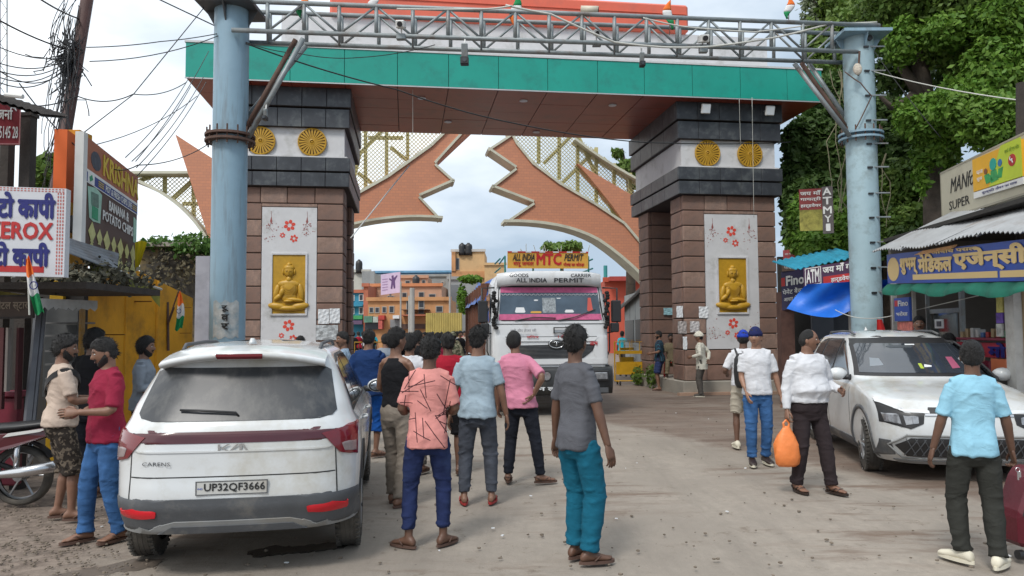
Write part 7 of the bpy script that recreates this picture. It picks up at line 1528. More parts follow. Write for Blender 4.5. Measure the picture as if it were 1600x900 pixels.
def hair_off(style, seed):
    th = np.arctan2(np.abs(HD[:, 0]), HD[:, 1]); z = HD[:, 2]*.117
    front, sidez, back = .058, .012, -.070
    T = .020; side = .009; nz = .0035
    if style == 'curly': T, side, nz, back = .030, .018, .007, -.075
    if style == 'long': T, side, nz, back, sidez = .028, .018, .006, -.11, -.03
    if style == 'bald': front, T, side, nz = .105, .004, .008, .002
    if style == 'spiky': T, side, nz = .034, .006, .007
    if style == 'thick': T, side, nz = .024, .009, .005
    hl = np.interp(th, [0, .55, 1.0, 1.5, 1.9, 2.5, 3.15], [front, front, .03, sidez, sidez-.05, back, back])
    m = sm(z-hl, -.004, .014); t = side+(T-side)*sm(z, .01, .085)
    return m*(t+hairnoise(seed, nz))-.004*(1-m)
def beard_off(kind, seed):
    x = HD[:, 0]*.0735; z = HD[:, 2]*.117; fr = HD[:, 1]; m = np.zeros(len(HD))
    mo = sm(fr, .3, .5)*np.exp(-((z+.041)/.0065)**4)*sm(.030-np.abs(x), -.004, .004)
    m = np.maximum(m, mo)
    if kind == 'beard':
        th = np.arctan2(np.abs(HD[:, 0]), HD[:, 1]); lo = np.interp(th, [0, .4, .9, 1.5, 1.9, 2.0], [-.072, -.066, -.045, -.005, .0, -.2])
        b_ = sm(lo-z, -.004, .008)*sm(fr, -.12, .02)*(1-.0*x); m = np.maximum(m, b_)
    return m*(.009+hairnoise(seed, .0015))-.004*(1-m)
def basis(d, up):
    d = Vector(d).normalized(); a = d.cross(Vector(up)).normalized(); return d, a, a.cross(d)
def hand(mb, wr, d, th, curl=.35, sc=1.0):
    """wrist point, finger direction, direction the thumb side faces"""
    d = Vector(d).normalized(); th = Vector(th); th = (th-d*th.dot(d)).normalized(); n = d.cross(th).normalized()
    def P(a, b, c): return wr+(d*a+th*b+n*c)*sc
    rings = []
    for a, hw, ht in ((-.02, .024, .018), (0, .026, .018), (.03, .038, .017), (.07, .043, .014), (.09, .040, .011)):
        rings.append([P(a, math.cos(2*PI*k/12)*hw, math.sin(2*PI*k/12)*ht) for k in range(12)])
    mb.rings(rings)
    for (b, ln, rr, cc) in ((.031, .070, .0088, .9), (.0105, .078, .009, 1.0), (-.0105, .073, .0086, 1.1), (-.031, .058, .0078, 1.25)):
        p = P(.082, b, 0); pts = [P(.07, b, 0), p]; ang = 0; dd = d
        for q, fr in enumerate((.45, .30, .25)):
            ang += curl*cc*(1.0 if q else .7); dd = d*math.cos(ang)+n*math.sin(ang); p = p+dd*(ln*fr*sc)+th*(b*.05*fr); pts.append(p)
        mb.tube(pts, [rr*sc, rr*sc, rr*.95*sc, rr*.9*sc, rr*.7*sc], 8)
    pts = [P(.012, .022, .004), P(.035, .045, .012), P(.062, .055, .022), P(.085, .052, .030)]
    mb.tube(pts, [.012*sc, .0115*sc, .010*sc, .008*sc], 8)
def ik(a, t, l1, l2, pole):
    a, t = Vector(a), Vector(t); v = t-a; D = v.length
    if D > (l1+l2)*.999: t = a+v*((l1+l2)*.999/D); v = t-a; D = v.length
    x = (l1*l1-l2*l2+D*D)/(2*D); h = math.sqrt(max(l1*l1-x*x, 0)); vn = v/D; p = Vector(pole); p = (p-vn*p.dot(vn)).normalized()
    return a+vn*x+p*h, t
def seg(pts, f):   # point at fraction f along polyline
    L_ = [0]
    for a, b in zip(pts, pts[1:]): L_.append(L_[-1]+(b-a).length)
    s = f*L_[-1]
    for i in range(len(pts)-1):
        if s <= L_[i+1]+1e-9: return lerp(pts[i], pts[i+1], (s-L_[i])/(L_[i+1]-L_[i]))
    return pts[-1]
def limb(mb, pts, fr, n=14):   # fr: list of (fraction, radius)
    P = [seg(pts, f) for f, r in fr]; mb.tube(P, [r for f, r in fr], n)
ARMS = {'down': ((.285, .03, .865), (.5, -1, 0), (0, 1, 0)), 'hip': ((.175, -.02, 1.01), (1, -.35, .1), (0, -.3, 1)), 'front': ((.11, .27, 1.12), (.7, -.8, -.6), (-.5, 0, 1)),
        'hold': ((.07, .20, 1.10), (.8, -.8, -.5), (-.2, .2, 1)), 'behind': ((.05, -.17, .98), (1, -.7, .2), (0, -.2, 1)), 'hipback': ((.17, -.10, 1.0), (1, -.6, .1), (0, -1, .2)), 'phone': ((.10, .30, 1.30), (.7, -.5, -.8), (-1, 0, .2)),
        'bend': ((.24, .20, 1.08), (.3, -1, -.2), (0, .2, 1)), 'point': ((.13, .50, 1.34), (.5, -.2, -1), (0, 0, 1)), 'forward': ((.17, .16, .90), (.4, -1, 0), (0, 1, .3)), 'fold': ((-.02, .19, 1.18), (1, -.2, -.4), (0, 0, 1)), 'lap': ((.14, .32, .96), (.8, -.4, -.4), (-.6, .5, .5))}
def person(name_lab, px, py, h, face, top, bottom, skin=0, arms=('down', 'down'), feet=None, hair='short', beard=None, head=(0, 0), lean=0., side=0., shoes=('flip', None), build=1.0,
           group=None, eyes=False, collar=False, drop=0., bvox=.012, loc=None, curl=(.35, .35), extra=None, hairm=None, seed=0, vox=.0125, cap=None, knee=None):
    """top: (kind, material, hem height, sleeve fraction of the arm); bottom: (kind, material, end height, width, cuff)"""
    k = h/1.75
    p0 = gnd(px, py) if loc is None else Vector(loc)
    root = thing('person', name_lab, 'person', (p0.x, p0.y, p0.z), math.radians(face), group)
    sk = SKIN[skin]; rr = random.Random(seed*7+3)
    V = lambda x, y, z: Vector((x, y, z))
    def sp(z): q = max(0, z-(.93-drop)); return side*q, lean*q
    def top_pt(x, y, z): a, b = sp(z); return V(x+a, y+b, z)
    def ring(z, a, b, yo=0, n=20, e=2.3):
        ox, oy = sp(z); out = []
        for i in range(n):
            g_ = 2*PI*i/n; c, s = math.cos(g_), math.sin(g_)
            out.append(V(ox+a*math.copysign(abs(c)**(2/e), c), oy+yo+b*math.copysign(abs(s)**(2/e), s), z))
        return out
    w_ = build; skb = MB()
    dz = -drop
    T_ = [(.80, .135, .095, -.01), (.90, .160, .112, -.012), (1.0, .150, .105, -.005), (1.10, .138, .100, .0), (1.22, .152, .108, .0), (1.33, .160, .108, -.003), (1.395, .135, .086, -.01), (1.44, .085, .066, -.012), (1.47, .058, .056, -.010)]
    skb.rings([ring(z+dz, a*w_, b*w_, yo) for z, a, b, yo in T_])
    ncp = top_pt(0, -.004, 1.56+dz)
    skb.tube([top_pt(0, -.016, 1.40+dz), top_pt(0, -.008, 1.50+dz), ncp], [.064*w_, .058*w_**.5, .057], 14)
    feet = feet or ((-.12, 0, 12), (.12, 0, -12))
    pants = MB(); shirt = MB(); pk, pm, pz, pw, pc = bottom; tk, tm, hem, slv = top
    legs = []
    for i, sx in ((0, -1), (1, 1)):
        fx, fy, fa = feet[i]; hip = V(sx*.088, -.008, .90+dz); an = V(fx, fy, .085)
        kn, an = ik(hip, an, .425, .402, knee or (sx*.12+math.sin(-math.radians(fa))*.4, 1, .0)); leg = [hip, kn, an]; legs.append(leg)
        limb(skb, leg, [(0, .088), (.2, .080), (.45, .060), (.5, .052), (.56, .048), (.68, .052), (.85, .040), (.97, .034), (1, .036)])
        c, s = math.cos(math.radians(fa)), math.sin(math.radians(fa))
        def F(x, y, z): return V(an.x+x*c-y*s, an.y+x*s+y*c, z+an.z-.085)
        zo = .022
        rg = []
        for (y, hw, hh, zc) in ((-.068, .020, .022, .03), (-.050, .032, .035, .040), (-.01, .034, .045, .052), (.04, .037, .036, .042), (.09, .042, .026, .030), (.13, .045, .018, .022), (.155, .040, .012, .018)):
            rg.append([F(hw*math.cos(2*PI*q/14), y, zo+zc*.95+hh*math.sin(2*PI*q/14)-.006) for q in range(14)])
        skb.rings(rg)
        for q, (tx, tl) in enumerate(((.028, .192), (.010, .190), (-.006, .184), (-.021, .175), (-.035, .163))):
            skb.tube([F(-sx*tx*1.0*(-1)*(-1), .135, zo+.016), F(-sx*tx, tl-.012, zo+.012), F(-sx*tx, tl, zo+.010)], [.012 if q == 0 else .0095, .012 if q == 0 else .009, .006], 8)
        # footwear
        kind, scol = shoes
        if kind in ('flip', 'sandal'):
            so_ = MB(); out = []
            for q in range(24):
                g_ = 2*PI*q/24; yy = .062+.14*math.sin(g_); out.append(F((.042+.010*math.sin(g_))*math.cos(g_)-sx*.004, yy, .002))
            so_.prism(out, (0, 0, .022)); so_.build('sandal_sole', scol or m_sole, root, smooth=False, world=False)
            st = MB(); st.tube([F(-.042, .03, .03), F(-.034, .075, .062), F(-sx*.018, .135, .038)], .007, 6); st.tube([F(.042, .03, .03), F(.034, .075, .062), F(-sx*.018, .135, .038)], .007, 6)
            if kind == 'sandal':
                st.tube([F(-.044, .10, .025), F(-.02, .11, .055), F(.02, .11, .055), F(.044, .10, .025)], .011, 6); st.tube([F(-.036, .0, .03), F(-.038, -.03, .06), F(0, -.072, .07), F(.038, -.03, .06), F(.036, 0, .03)], .009, 6)
            st.build('sandal_strap', scol or m_sole, root, smooth=True, world=False)
        else:
            sh = MB(); rg = []
            for (y, hw, hh, zc) in ((-.085, .022, .025, .045), (-.075, .034, .040, .052), (-.03, .041, .052, .062), (.02, .043, .046, .058), (.08, .047, .034, .044), (.14, .050, .028, .036), (.185, .040, .022, .030), (.205, .018, .012, .026)):
                rg.append([F(hw*math.cos(2*PI*q/16), y, max(.012, zc+hh*math.sin(2*PI*q/16))) for q in range(16)])
            sh.rings(rg); sh.build('shoe', scol or m_shoew, root, smooth=True, world=False)
            so_ = MB(); out = []
            for q in range(24):
                g_ = 2*PI*q/24; out.append(F((.046+.008*math.sin(g_))*math.cos(g_), .058+.155*math.sin(g_), .0))
            so_.prism(out, (0, 0, .028)); so_.build('shoe_sole', m_shoew if kind != 'shoeb' else m_shoeb, root, world=False)
        # trouser leg
        tl = (hip-kn).length; f_end = 1.0
        full = [hip, kn, an]; Ltot = (hip-kn).length+(kn-an).length
        if pz > .35: f_end = max(.3, ((hip.z-pz)/(hip.z-.085+1e-6))) if drop == 0 else .48
        else: f_end = min(1.02, (hip.z-pz)/(hip.z-.085)) if drop == 0 else .96
        f_end = min(f_end, 1.0); fr = []
        for f, r in ((0, .086), (.12, .092), (.3, .084), (.5, .072), (.7, .069), (.9, .058), (1, .056)):
            if f < f_end-.02: fr.append((f, (lerp(r, r*pw, min(1, f*2)))))
        fr.append((f_end, pc)); limb(pants, full, fr, 16)
    wz = .985+dz
    pants.rings([ring(z, a*w_*max(.95, min(pw, 1.06)), b*w_*max(.95, min(pw, 1.06)), yo) for z, a, b, yo in ((.76+dz, .118, .092, -.006), (.82+dz, .155, .115, -.012), (.90+dz, .172, .128, -.014), (wz, .164, .120, -.008), (wz+.03, .160, .118, -.006))])
    # shirt
    lo = .030 if tk != 'tank' else .016
    hemz = hem+dz
    Rr = [(hemz, .192, .152, -.014), (hemz+.05, .188, .146, -.013), ((hemz+1.05+dz)/2, .180, .148, -.012), (1.08+dz, .166+(.03 if w_ > 1.05 else 0), .118+(.05 if w_ > 1.1 else 0), .0+(.02 if w_ > 1.1 else 0)), (1.22+dz, .170, .122, 0), (1.33+dz, .178, .124, -.004), (1.385+dz, .158, .106, -.010), (1.43+dz, .108, .083, -.012), (1.462+dz, .078, .072, -.010)]
    if tk == 'tank': Rr = [(hemz, .190, .142, -.012), (1.08+dz, .172, .135, 0), (1.22+dz, .196, .142, 0), (1.30+dz, .192, .140, -.003), (1.37+dz, .152, .124, -.008), (1.42+dz, .115, .092, -.012), (1.445+dz, .100, .084, -.010)]
    shirt.rings([ring(z, (a+(lo-.03))*w_, (b+(lo-.03))*w_, yo) for z, a, b, yo in Rr])
    hands = MB(); wrists = []
    for i, sx in ((0, -1), (1, 1)):
        A = arms[i]
        tgt, pole, tdir = ARMS[A] if isinstance(A, str) else A
        sh_ = top_pt(sx*.158*w_**.7, -.010, 1.385+dz); t_ = top_pt(0, 0, 0); ox, oy = sp(tgt[2]+dz)
        wt = V(sx*tgt[0]+ox, tgt[1]+oy, tgt[2]+dz if A != 'lap' else tgt[2]+dz)
        el, wr = ik(sh_, wt, .285, .255, (sx*pole[0], pole[1], pole[2])); arm = [sh_, el, wr]
        inn = top_pt(sx*.055, -.012, 1.425+dz)
        limb(skb, arm, [(0, .048*w_), (.12, .048*w_), (.35, .045), (.5, .038), (.58, .040), (.8, .032), (1, .026)])
        skb.tube([inn, sh_], [.040, .048*w_], 12)
        if tk != 'tank':
            s_r = .057 if slv < .7 else .056
            fr = [(0, .058*w_), (.15, .062*w_)]
            if slv < .7: fr += [(slv*.6, s_r*w_+.004), (slv, s_r*w_+.004)]
            else: fr += [(.35, .058*w_), (.5, .053), (.75, .048), (slv, .040)]
            limb(shirt, arm, fr, 16); shirt.tube([inn, sh_], [.054, .064*w_], 14)
        fd = (wr-el).normalized()
        fdd = fd if A not in ('hip', 'hipback') else (Vector((-sx*.6, -.25, -.75)).normalized() if A == 'hipback' else Vector((-sx*.35, .8, -.5)).normalized())
        hand(hands, wr, fdd, (sx*tdir[0], tdir[1], tdir[2]) if A != 'down' else (sx*.15, 1, 0), curl[i]*(1 if sx < 0 else 1)) if False else None
        # palm must face the body: mirror by choosing the thumb direction sign
        d = fdd; th = Vector((sx*tdir[0], tdir[1], tdir[2])); th = (th-d*th.dot(d)).normalized(); n = d.cross(th)
        tmp = MB(); hand(tmp, wr, d, th, curl[i])
        if A in ('down', 'forward', 'bend') or not isinstance(A, str):
            if n.x*sx > 0:    # normal should point inwards: reflect across the d-th plane
                tmp.v = [tuple(Vector(q)-n*(2*(Vector(q)-wr).dot(n))) for q in tmp.v]; tmp.f = [tuple(reversed(f)) for f in tmp.f]
        hands.add(tmp.v, tmp.f); wrists.append((wr, d))
    # head
    hy, hp = head; ox, oy = sp(1.62+dz)
    hc = V(ox, oy+.012, 1.606+dz); HR = Matrix.Rotation(math.radians(hy), 3, 'Z') @ Matrix.Rotation(math.radians(hp), 3, 'X')
    piv = V(ox, oy-.01, 1.55+dz); hc = piv+HR @ (hc-piv)
    HS = 1.02
    def HP(P): return [hc+HR @ (Vector(q)*HS) for q in P]
    hm = MB(); hm.add(HP(head_pts()), HF)
    for sx in (-1, 1):
        R = HR @ Matrix.Rotation(sx*.25, 3, 'Z') ; hm.ell(hc+HR @ V(sx*.076, -.008, -.006), (.011, .020, .031), R, 10, 8); hm.ell(hc+HR @ V(sx*.071, .002, -.018), (.008, .012, .018), R, 8, 6)
        for s2 in (1,): hm.ell(hc+HR @ V(sx*.011, .093, -.026), (.0075, .009, .007), HR, 8, 6)
    if eyes:
        for sx in (-1, 1):
            e_ = MB(); e_.ell(hc+HR @ V(sx*.030, .078, .011), (.0135, .009, .0062), HR, 10, 8); e_.mi = 1; e_.ell(hc+HR @ V(sx*.030, .083, .011), (.0055, .0052, .0055), HR, 8, 6); e_.build('eye', [m_eye, m_iris], root, smooth=True, world=False)
            b_ = MB(); b_.tube([hc+HR @ V(sx*.014, .088, .030), hc+HR @ V(sx*.030, .087, .036), hc+HR @ V(sx*.047, .076, .030)], [.003, .0042, .002], 6); b_.build('eyebrow', m_hair, root, smooth=True, world=False)
        mth = MB(); mth.ell(hc+HR @ V(0, .0885, -.058), (.022, .004, .0065), HR, 10, 6); mth.build('lips', mat('lips_brown', (.13, .05, .04), .5), root, smooth=True, world=False)
    if hair != 'none':
        hb = MB(); hb.add(HP(head_pts(hair_off(hair, seed))), HF); 
        # loose tufts break the outline
        r9 = np.random.RandomState(seed+50); off = hair_off(hair, seed); P = head_pts(off); idx = np.where(off > .008)[0]
        for q in r9.choice(idx, min(len(idx), 420 if hair != 'bald' else 40)):
            b0 = Vector(P[q]); nn = Vector(HD[q]); tg = Vector(r9.normal(0, 1, 3)); tg = (tg-nn*tg.dot(nn)).normalized(); dn = (nn*(1.2 if hair == 'spiky' else .55)+tg*.7+Vector((0, -.25, -.45))).normalized(); ln = r9.uniform(.012, .030)*(1.4 if hair in ('curly', 'long', 'spiky', 'thick') else .8)
            sd_ = nn.cross(tg).normalized()*.006
            tri = [b0-nn*.005-sd_, b0-nn*.005+sd_, b0+dn*ln]; hb.add([hc+HR @ t for t in tri]+[hc+HR @ (b0-nn*.005-tg*.004)], [(0, 1, 2), (1, 3, 2), (3, 0, 2)])
        hb.build('hair', hairm or m_hair, root, smooth=True, world=False)
    if beard: MB().add(HP(head_pts(beard_off(beard, seed))), HF).build('beard' if beard == 'beard' else 'moustache', m_hair, root, smooth=True, world=False)
    if cap:
        kind, cm = cap[0], cap[1]
        if kind == 'cap':
            off = sm(HD[:, 2]*.117, .018, .03)*(.020+.006*sm(HD[:, 2], .6, 1))-.004*(1-sm(HD[:, 2]*.117, .018, .03)); cb_ = MB(); cb_.add(HP(head_pts(off)), HF); co = cb_.build('cap', cm, root, smooth=True, world=False)
            f_ = cap[2]; bb = MB(); pts = []
            for q in range(9): g_ = -1.1+2.2*q/8; pts.append((math.sin(g_)*.075, f_*(.055+.105*math.cos(g_)), .030-.02*math.cos(g_)))
            pts = [(-.07, f_*.03, .034)]+pts+[(.07, f_*.03, .034)]
            bb.prism(HP(pts), HR @ Vector((0, 0, .006))); bb.build('cap_brim', cm, co, world=False)
        else:
            z = HD[:, 2]*.117; m = sm(z, .012, .03); wv = .005*np.sin(z*170+HD[:, 0]*4)+.006*np.sin(6*HD[:, 0]+z*60)
            off = m*(.038+.010*np.cos(np.arctan2(HD[:, 0], HD[:, 1])*2)+wv)-.004*(1-m); cb_ = MB(); cb_.add(HP(head_pts(off)), HF); cb_.build('turban', cm, root, smooth=True, world=False)
    if collar:
        cm = MB(); n = 18; P = []
        for j, (r_, z) in enumerate(((.066, 1.462), (.070, 1.492), (.074, 1.495), (.088, 1.455))):
            P.append([])
            for i in range(n+1):
                g_ = PI/2+.25+(2*PI-.5)*i/n; ox, oy = sp(z+dz); P[-1].append(V(ox+math.cos(g_)*r_, oy-.012+math.sin(g_)*(r_-.006), z+dz-.03*max(0, math.sin(g_))-.012))
        cm.grid(P); cm.grid([list(reversed(r)) for r in P]); cm.build('collar', tm, root, smooth=True, world=False)
    # queue for remeshing
    def queue(mb, name, m, vox, disp, sc, ex=None, smooth=3):
        me = mb.mesh(name, m); o = bpy.data.objects.new(name, me); link(o, root)
        r = o.modifiers.new('r', 'REMESH'); r.mode = 'VOXEL'; r.voxel_size = vox; s_ = o.modifiers.new('s', 'SMOOTH'); s_.factor = .5; s_.iterations = smooth
        PEND.append((o, disp, seed, ex, dict(dz=dz, cuff=pz, k=k, hem=hem, shirted=(0 if not tk else 1 if tk == 'tank' else 2))))
    extra_mb = MB(); extra_mb.add(hm.v, hm.f); extra_mb.add(hands.v, hands.f)
    queue(skb, 'body', sk, bvox, None, 1, extra_mb)
    if tk: queue(shirt, {'tee': 'tshirt', 'shirt': 'shirt', 'tank': 'tank_top', 'kurta': 'kurta'}[tk], tm, vox, 'shirt', 1)
    queue(pants, pk, pm, vox, 'pants', 1)
    root.scale = (k, k, k)
    if extra: extra(root, sp, wrists, dz, hc, HR)
    return root, wrists
def finish_people():
    dg = bpy.context.evaluated_depsgraph_get(); dg.update()
    for o, disp, seed, ex, q in PEND:
        me = bpy.data.meshes.new_from_object(o.evaluated_get(dg)); n = len(me.vertices)
        if disp != 'shirt':
            co = np.empty(n*3); me.vertices.foreach_get('co', co); co = co.reshape(-1, 3); no = np.empty(n*3); me.vertices.foreach_get('normal', no); no = no.reshape(-1, 3)
            x, y, z = co[:, 0], co[:, 1], co[:, 2]-q['dz']; s_ = np.zeros(n)
            if q['shirted']: s_ = .020*sm(z, q['hem']+.01, q['hem']+.07)*(1-sm(z, 1.30, 1.40))*(np.abs(x) < .165)*(np.abs(y) < .16)
            if disp is None:
                s_ = np.maximum(s_, .010*sm(co[:, 2], q['cuff']+.03, q['cuff']+.08)*(1-sm(z, .95, 1.0))*(np.abs(x) < .21))
                if q['shirted'] > 1: s_ = np.maximum(s_, .009*sm(z, 1.28, 1.32)*(np.abs(x) > .085)*(np.abs(x) < .24))
            co -= no*s_[:, None]; me.vertices.foreach_set('co', co.ravel()); me.update()
        if disp:
            co = np.empty(n*3); me.vertices.foreach_get('co', co); co = co.reshape(-1, 3); no = np.empty(n*3); me.vertices.foreach_get('normal', no); no = no.reshape(-1, 3)
            r = np.random.RandomState(seed+11); f = np.zeros(n)
            def ridge(v): return 1-2*np.abs(np.sin(v))**.7
            x, y, z = co[:, 0], co[:, 1], co[:, 2]; wx = .03*np.sin(z*9+r.uniform(0, 6))+.02*np.sin(z*17+x*8+r.uniform(0, 6)); wz = .03*np.sin(x*11+y*7+r.uniform(0, 6))+.015*np.sin(x*23+r.uniform(0, 6))
            if disp == 'shirt':
                z0 = q['dz']; low = sm(-(z-z0), -1.3, -.95); a = np.arctan2(y, x)
                f += .007*low*np.sin(a*7+r.uniform(0, 6)+z*6+3*np.sin(z*4+a))
                f += .0065*ridge((z+wz*1.6+x*.35*np.sign(x))*26+r.uniform(0, 6))*(.4+.6*sm(np.sin(z*6+x*5+r.uniform(0, 6)), -.2, .8))
                f += .0045*np.sin((x+wx)*52+z*18+r.uniform(0, 6))*sm(np.sin(z*7+a*2+r.uniform(0, 6)), 0, .9)
            else:
                zc = q['cuff']; kz = np.exp(-((z-.50)/.07)**2)+1.3*np.exp(-((z-zc-.06)/.07)**2)+.8*np.exp(-((z-.80)/.06)**2)+.25
                f += .0075*kz*ridge((z+wz*1.2)*34+r.uniform(0, 6)); f += .0045*np.sin((x+wx)*45+y*30+z*5+r.uniform(0, 6))
            f = np.maximum(f, -.002)+.002
            co += no*f[:, None]; me.vertices.foreach_set('co', co.ravel()); me.update()
        if ex is not None:
            bm = bmesh.new(); bm.from_mesh(me); t = ex.mesh('tmp', []); bm.from_mesh(t); bpy.data.meshes.remove(t); bm.to_mesh(me); bm.free()
        if not len(me.materials): me.materials.append(o.data.materials[0])
        me.shade_smooth(); old = o.data; o.modifiers.clear(); nm = old.name; o.data = me; bpy.data.meshes.remove(old); me.name = nm
    PEND.clear()
def print_lines(m, count, col):
    n = m.node_tree.nodes; l = m.node_tree.links; b = n['Principled BSDF']; src = b.inputs['Base Color'].links[0].from_socket; r = random.Random(3)
    t = n.new('ShaderNodeTexCoord'); sp_ = n.new('ShaderNodeSeparateXYZ'); l.new(t.outputs['Object'], sp_.inputs[0]); out = None
    def mt(op, a, b_, c=None):
        q = n.new('ShaderNodeMath'); q.operation = op
        for i, v in enumerate((a, b_, c)):
            if v is None: continue
            if isinstance(v, (int, float)): q.inputs[i].default_value = v
            else: l.new(v, q.inputs[i])
        return q.outputs[0]
    X, Z = sp_.outputs['X'], sp_.outputs['Z']
    for k in range(count):
        a = r.choice((0, .5, 1.1, 1.57, 2.1, 2.6, 1.35, .15))+r.uniform(-.1, .1); cx, cz = r.uniform(-.2, .2), r.uniform(.84, 1.42); h = r.uniform(.05, .15); ca, sa = math.cos(a), math.sin(a)
        u = mt('ABSOLUTE', mt('MULTIPLY_ADD', Z, sa, mt('MULTIPLY_ADD', X, ca, -(ca*cx+sa*cz))), None); v = mt('ABSOLUTE', mt('MULTIPLY_ADD', Z, ca, mt('MULTIPLY_ADD', X, -sa, sa*cx-ca*cz)), None)
        mk = mt('MULTIPLY', mt('LESS_THAN', u, h), mt('LESS_THAN', v, .0036)); out = mk if out is None else mt('MAXIMUM', out, mk)
    mi = n.new('ShaderNodeMix'); mi.data_type = 'RGBA'; l.new(out, mi.inputs[0]); l.new(src, mi.inputs[6]); mi.inputs[7].default_value = col+(1,); l.new(mi.outputs[2], b.inputs['Base Color'])
def wave_mix(m, scale, axis, thr, col, soft=.02, dist=0.):
    n = m.node_tree.nodes; l = m.node_tree.links; b = n['Principled BSDF']; src = b.inputs['Base Color'].links[0].from_socket
    t = n.new('ShaderNodeTexCoord'); v = n.new('ShaderNodeTexWave'); v.bands_direction = axis; v.inputs['Scale'].default_value = scale; v.inputs['Distortion'].default_value = dist; l.new(t.outputs['Object'], v.inputs['Vector'])
    a = n.new('ShaderNodeMapRange'); a.inputs[1].default_value = thr; a.inputs[2].default_value = thr+soft; l.new(v.outputs['Fac'], a.inputs[0])
    mi = n.new('ShaderNodeMix'); mi.data_type = 'RGBA'; l.new(a.outputs[0], mi.inputs[0]); l.new(src, mi.inputs[6]); mi.inputs[7].default_value = col+(1,); l.new(mi.outputs[2], b.inputs['Base Color'])
def noise_mix(m, scale, thr, col, soft=.02, sc=(1, 1, 1)):
    n = m.node_tree.nodes; l = m.node_tree.links; b = n['Principled BSDF']; src = b.inputs['Base Color'].links[0].from_socket
    t = n.new('ShaderNodeTexCoord'); mp_ = n.new('ShaderNodeMapping'); mp_.inputs['Scale'].default_value = sc; l.new(t.outputs['Object'], mp_.inputs[0]); v = n.new('ShaderNodeTexNoise'); v.inputs['Scale'].default_value = scale; v.inputs['Detail'].default_value = 2; l.new(mp_.outputs[0], v.inputs['Vector'])
    a = n.new('ShaderNodeMapRange'); a.inputs[1].default_value = thr; a.inputs[2].default_value = thr+soft; l.new(v.outputs['Fac'], a.inputs[0])
    mi = n.new('ShaderNodeMix'); mi.data_type = 'RGBA'; l.new(a.outputs[0], mi.inputs[0]); l.new(src, mi.inputs[6]); mi.inputs[7].default_value = col+(1,); l.new(mi.outputs[2], b.inputs['Base Color'])
# --- cloths
c_greyt = cloth('charcoal_tee_cloth', (.095, .098, .112)); c_tealp = cloth('teal_trouser_cloth', (.008, .105, .17))
c_pinkt = cloth('pink_print_tee_cloth', (.62, .26, .235)); print_lines(c_pinkt, 24, (.05, .02, .025))
c_jeans = cloth('dark_blue_denim', (.018, .028, .085), .35); noise_mix(c_jeans, 3.5, .58, (.055, .085, .20), .2)
c_bluet = cloth('pale_blue_grey_tee_cloth', (.30, .38, .44)); c_greyj = cloth('grey_denim', (.065, .072, .09), .3); c_pinks = cloth('pink_shirt_cloth', (.56, .21, .30))
c_blackj = cloth('black_denim', (.016, .018, .026), .3); c_black = cloth('black_cloth', (.012, .012, .014)); c_khaki = cloth('khaki_cargo_cloth', (.235, .20, .165)); c_red = cloth('red_tee_cloth', (.32, .012, .028))
c_whites = cloth('white_shirt_cloth', (.60, .61, .64), .05); c_navy = cloth('navy_shirt_cloth', (.012, .035, .115)); c_bluep = cloth('bright_blue_trouser_cloth', (.010, .075, .30))
c_lblue = cloth('sky_blue_tee_cloth', (.27, .52, .66), .06); c_olive = cloth('dark_olive_trouser_cloth', (.033, .034, .030)); c_beige = cloth('beige_tee_cloth', (.50, .40, .33)); c_maroon = cloth('crimson_shirt_cloth', (.24, .018, .045))
c_camo = cloth('dark_camo_cloth', (.03, .024, .020)); noise_mix(c_camo, 26, .53, (.13, .105, .08), .01)
c_bjeans = cloth('mid_blue_denim', (.04, .11, .26), .3); c_gvest = cloth('grey_sleeve_cloth', (.24, .27, .31)); c_dkbrown = cloth('dark_brown_trouser_cloth', (.030, .022, .024)); c_kurta = cloth('off_white_kurta_cloth', (.60, .58, .50), .06)
c_stripe = cloth('striped_shirt_cloth', (.025, .03, .05)); wave_mix(c_stripe, 7, 'X', .75, (.03, .11, .15)); c_shorts = cloth('navy_shorts_cloth', (.03, .045, .12)); c_uni = cloth('khaki_uniform_cloth', (.17, .14, .09)); c_greytr = cloth('grey_trouser_cloth', (.10, .09, .08))
c_army = cloth('army_camo_cloth', (.10, .11, .07)); noise_mix(c_army, 20, .52, (.30, .28, .20), .01)
c_salmon = cloth('salmon_shirt_cloth', (.62, .14, .15)); c_beigesh = cloth('beige_shorts_cloth', (.42, .38, .31)); c_capblue = cloth('blue_cap_cloth', (.015, .02, .08)); c_capb2 = cloth('royal_blue_cap_cloth', (.02, .05, .35))
JN = 'jeans'
FEETW = ((-.19, .02, 20), (.19, -.02, -20))
crowd = 'people standing in the road before the gate'
# foreground man in grey tee
person('man in charcoal tee and teal trousers standing nearest the camera with arms down', 905, 878, 1.77, -52, ('tee', c_greyt, .83, .40), ('trousers', c_tealp, .10, 1.16, .075), 1, build=.86, feet=((-.085, .04, 6), (.085, .02, -22)), hair='thick', seed=1, arms=('down', 'down'), head=(20, 2), group=crowd, side=-.02)
def bag_phone(r, sp, wr, dz, hc, HR): pass
person('young man in pink tee printed with dark angular lines and dark blue jeans', 668, 856, 1.70, 2, ('tee', c_pinkt, .82, .42), (JN, c_jeans, .15, .92, .052), 1, feet=((-.155, 0, 55), (.125, .05, -35)), hair='thick', seed=2, arms=('hold', 'hold'), head=(-8, 0), group=crowd, side=.03, build=.9)
person('man in pale blue grey tee and grey jeans with a wrist bracelet', 747, 788, 1.76, -4, ('tee', c_bluet, .86, .40), (JN, c_greyj, .12, 1.0, .055), 0, feet=((-.14, .0, 12), (.13, .05, -5)), hair='spiky', seed=3, arms=('down', 'down'), head=(-16, 0), group=crowd, side=.0, shoes=('flip', mat('red_rubber', (.35, .03, .03), .6)))
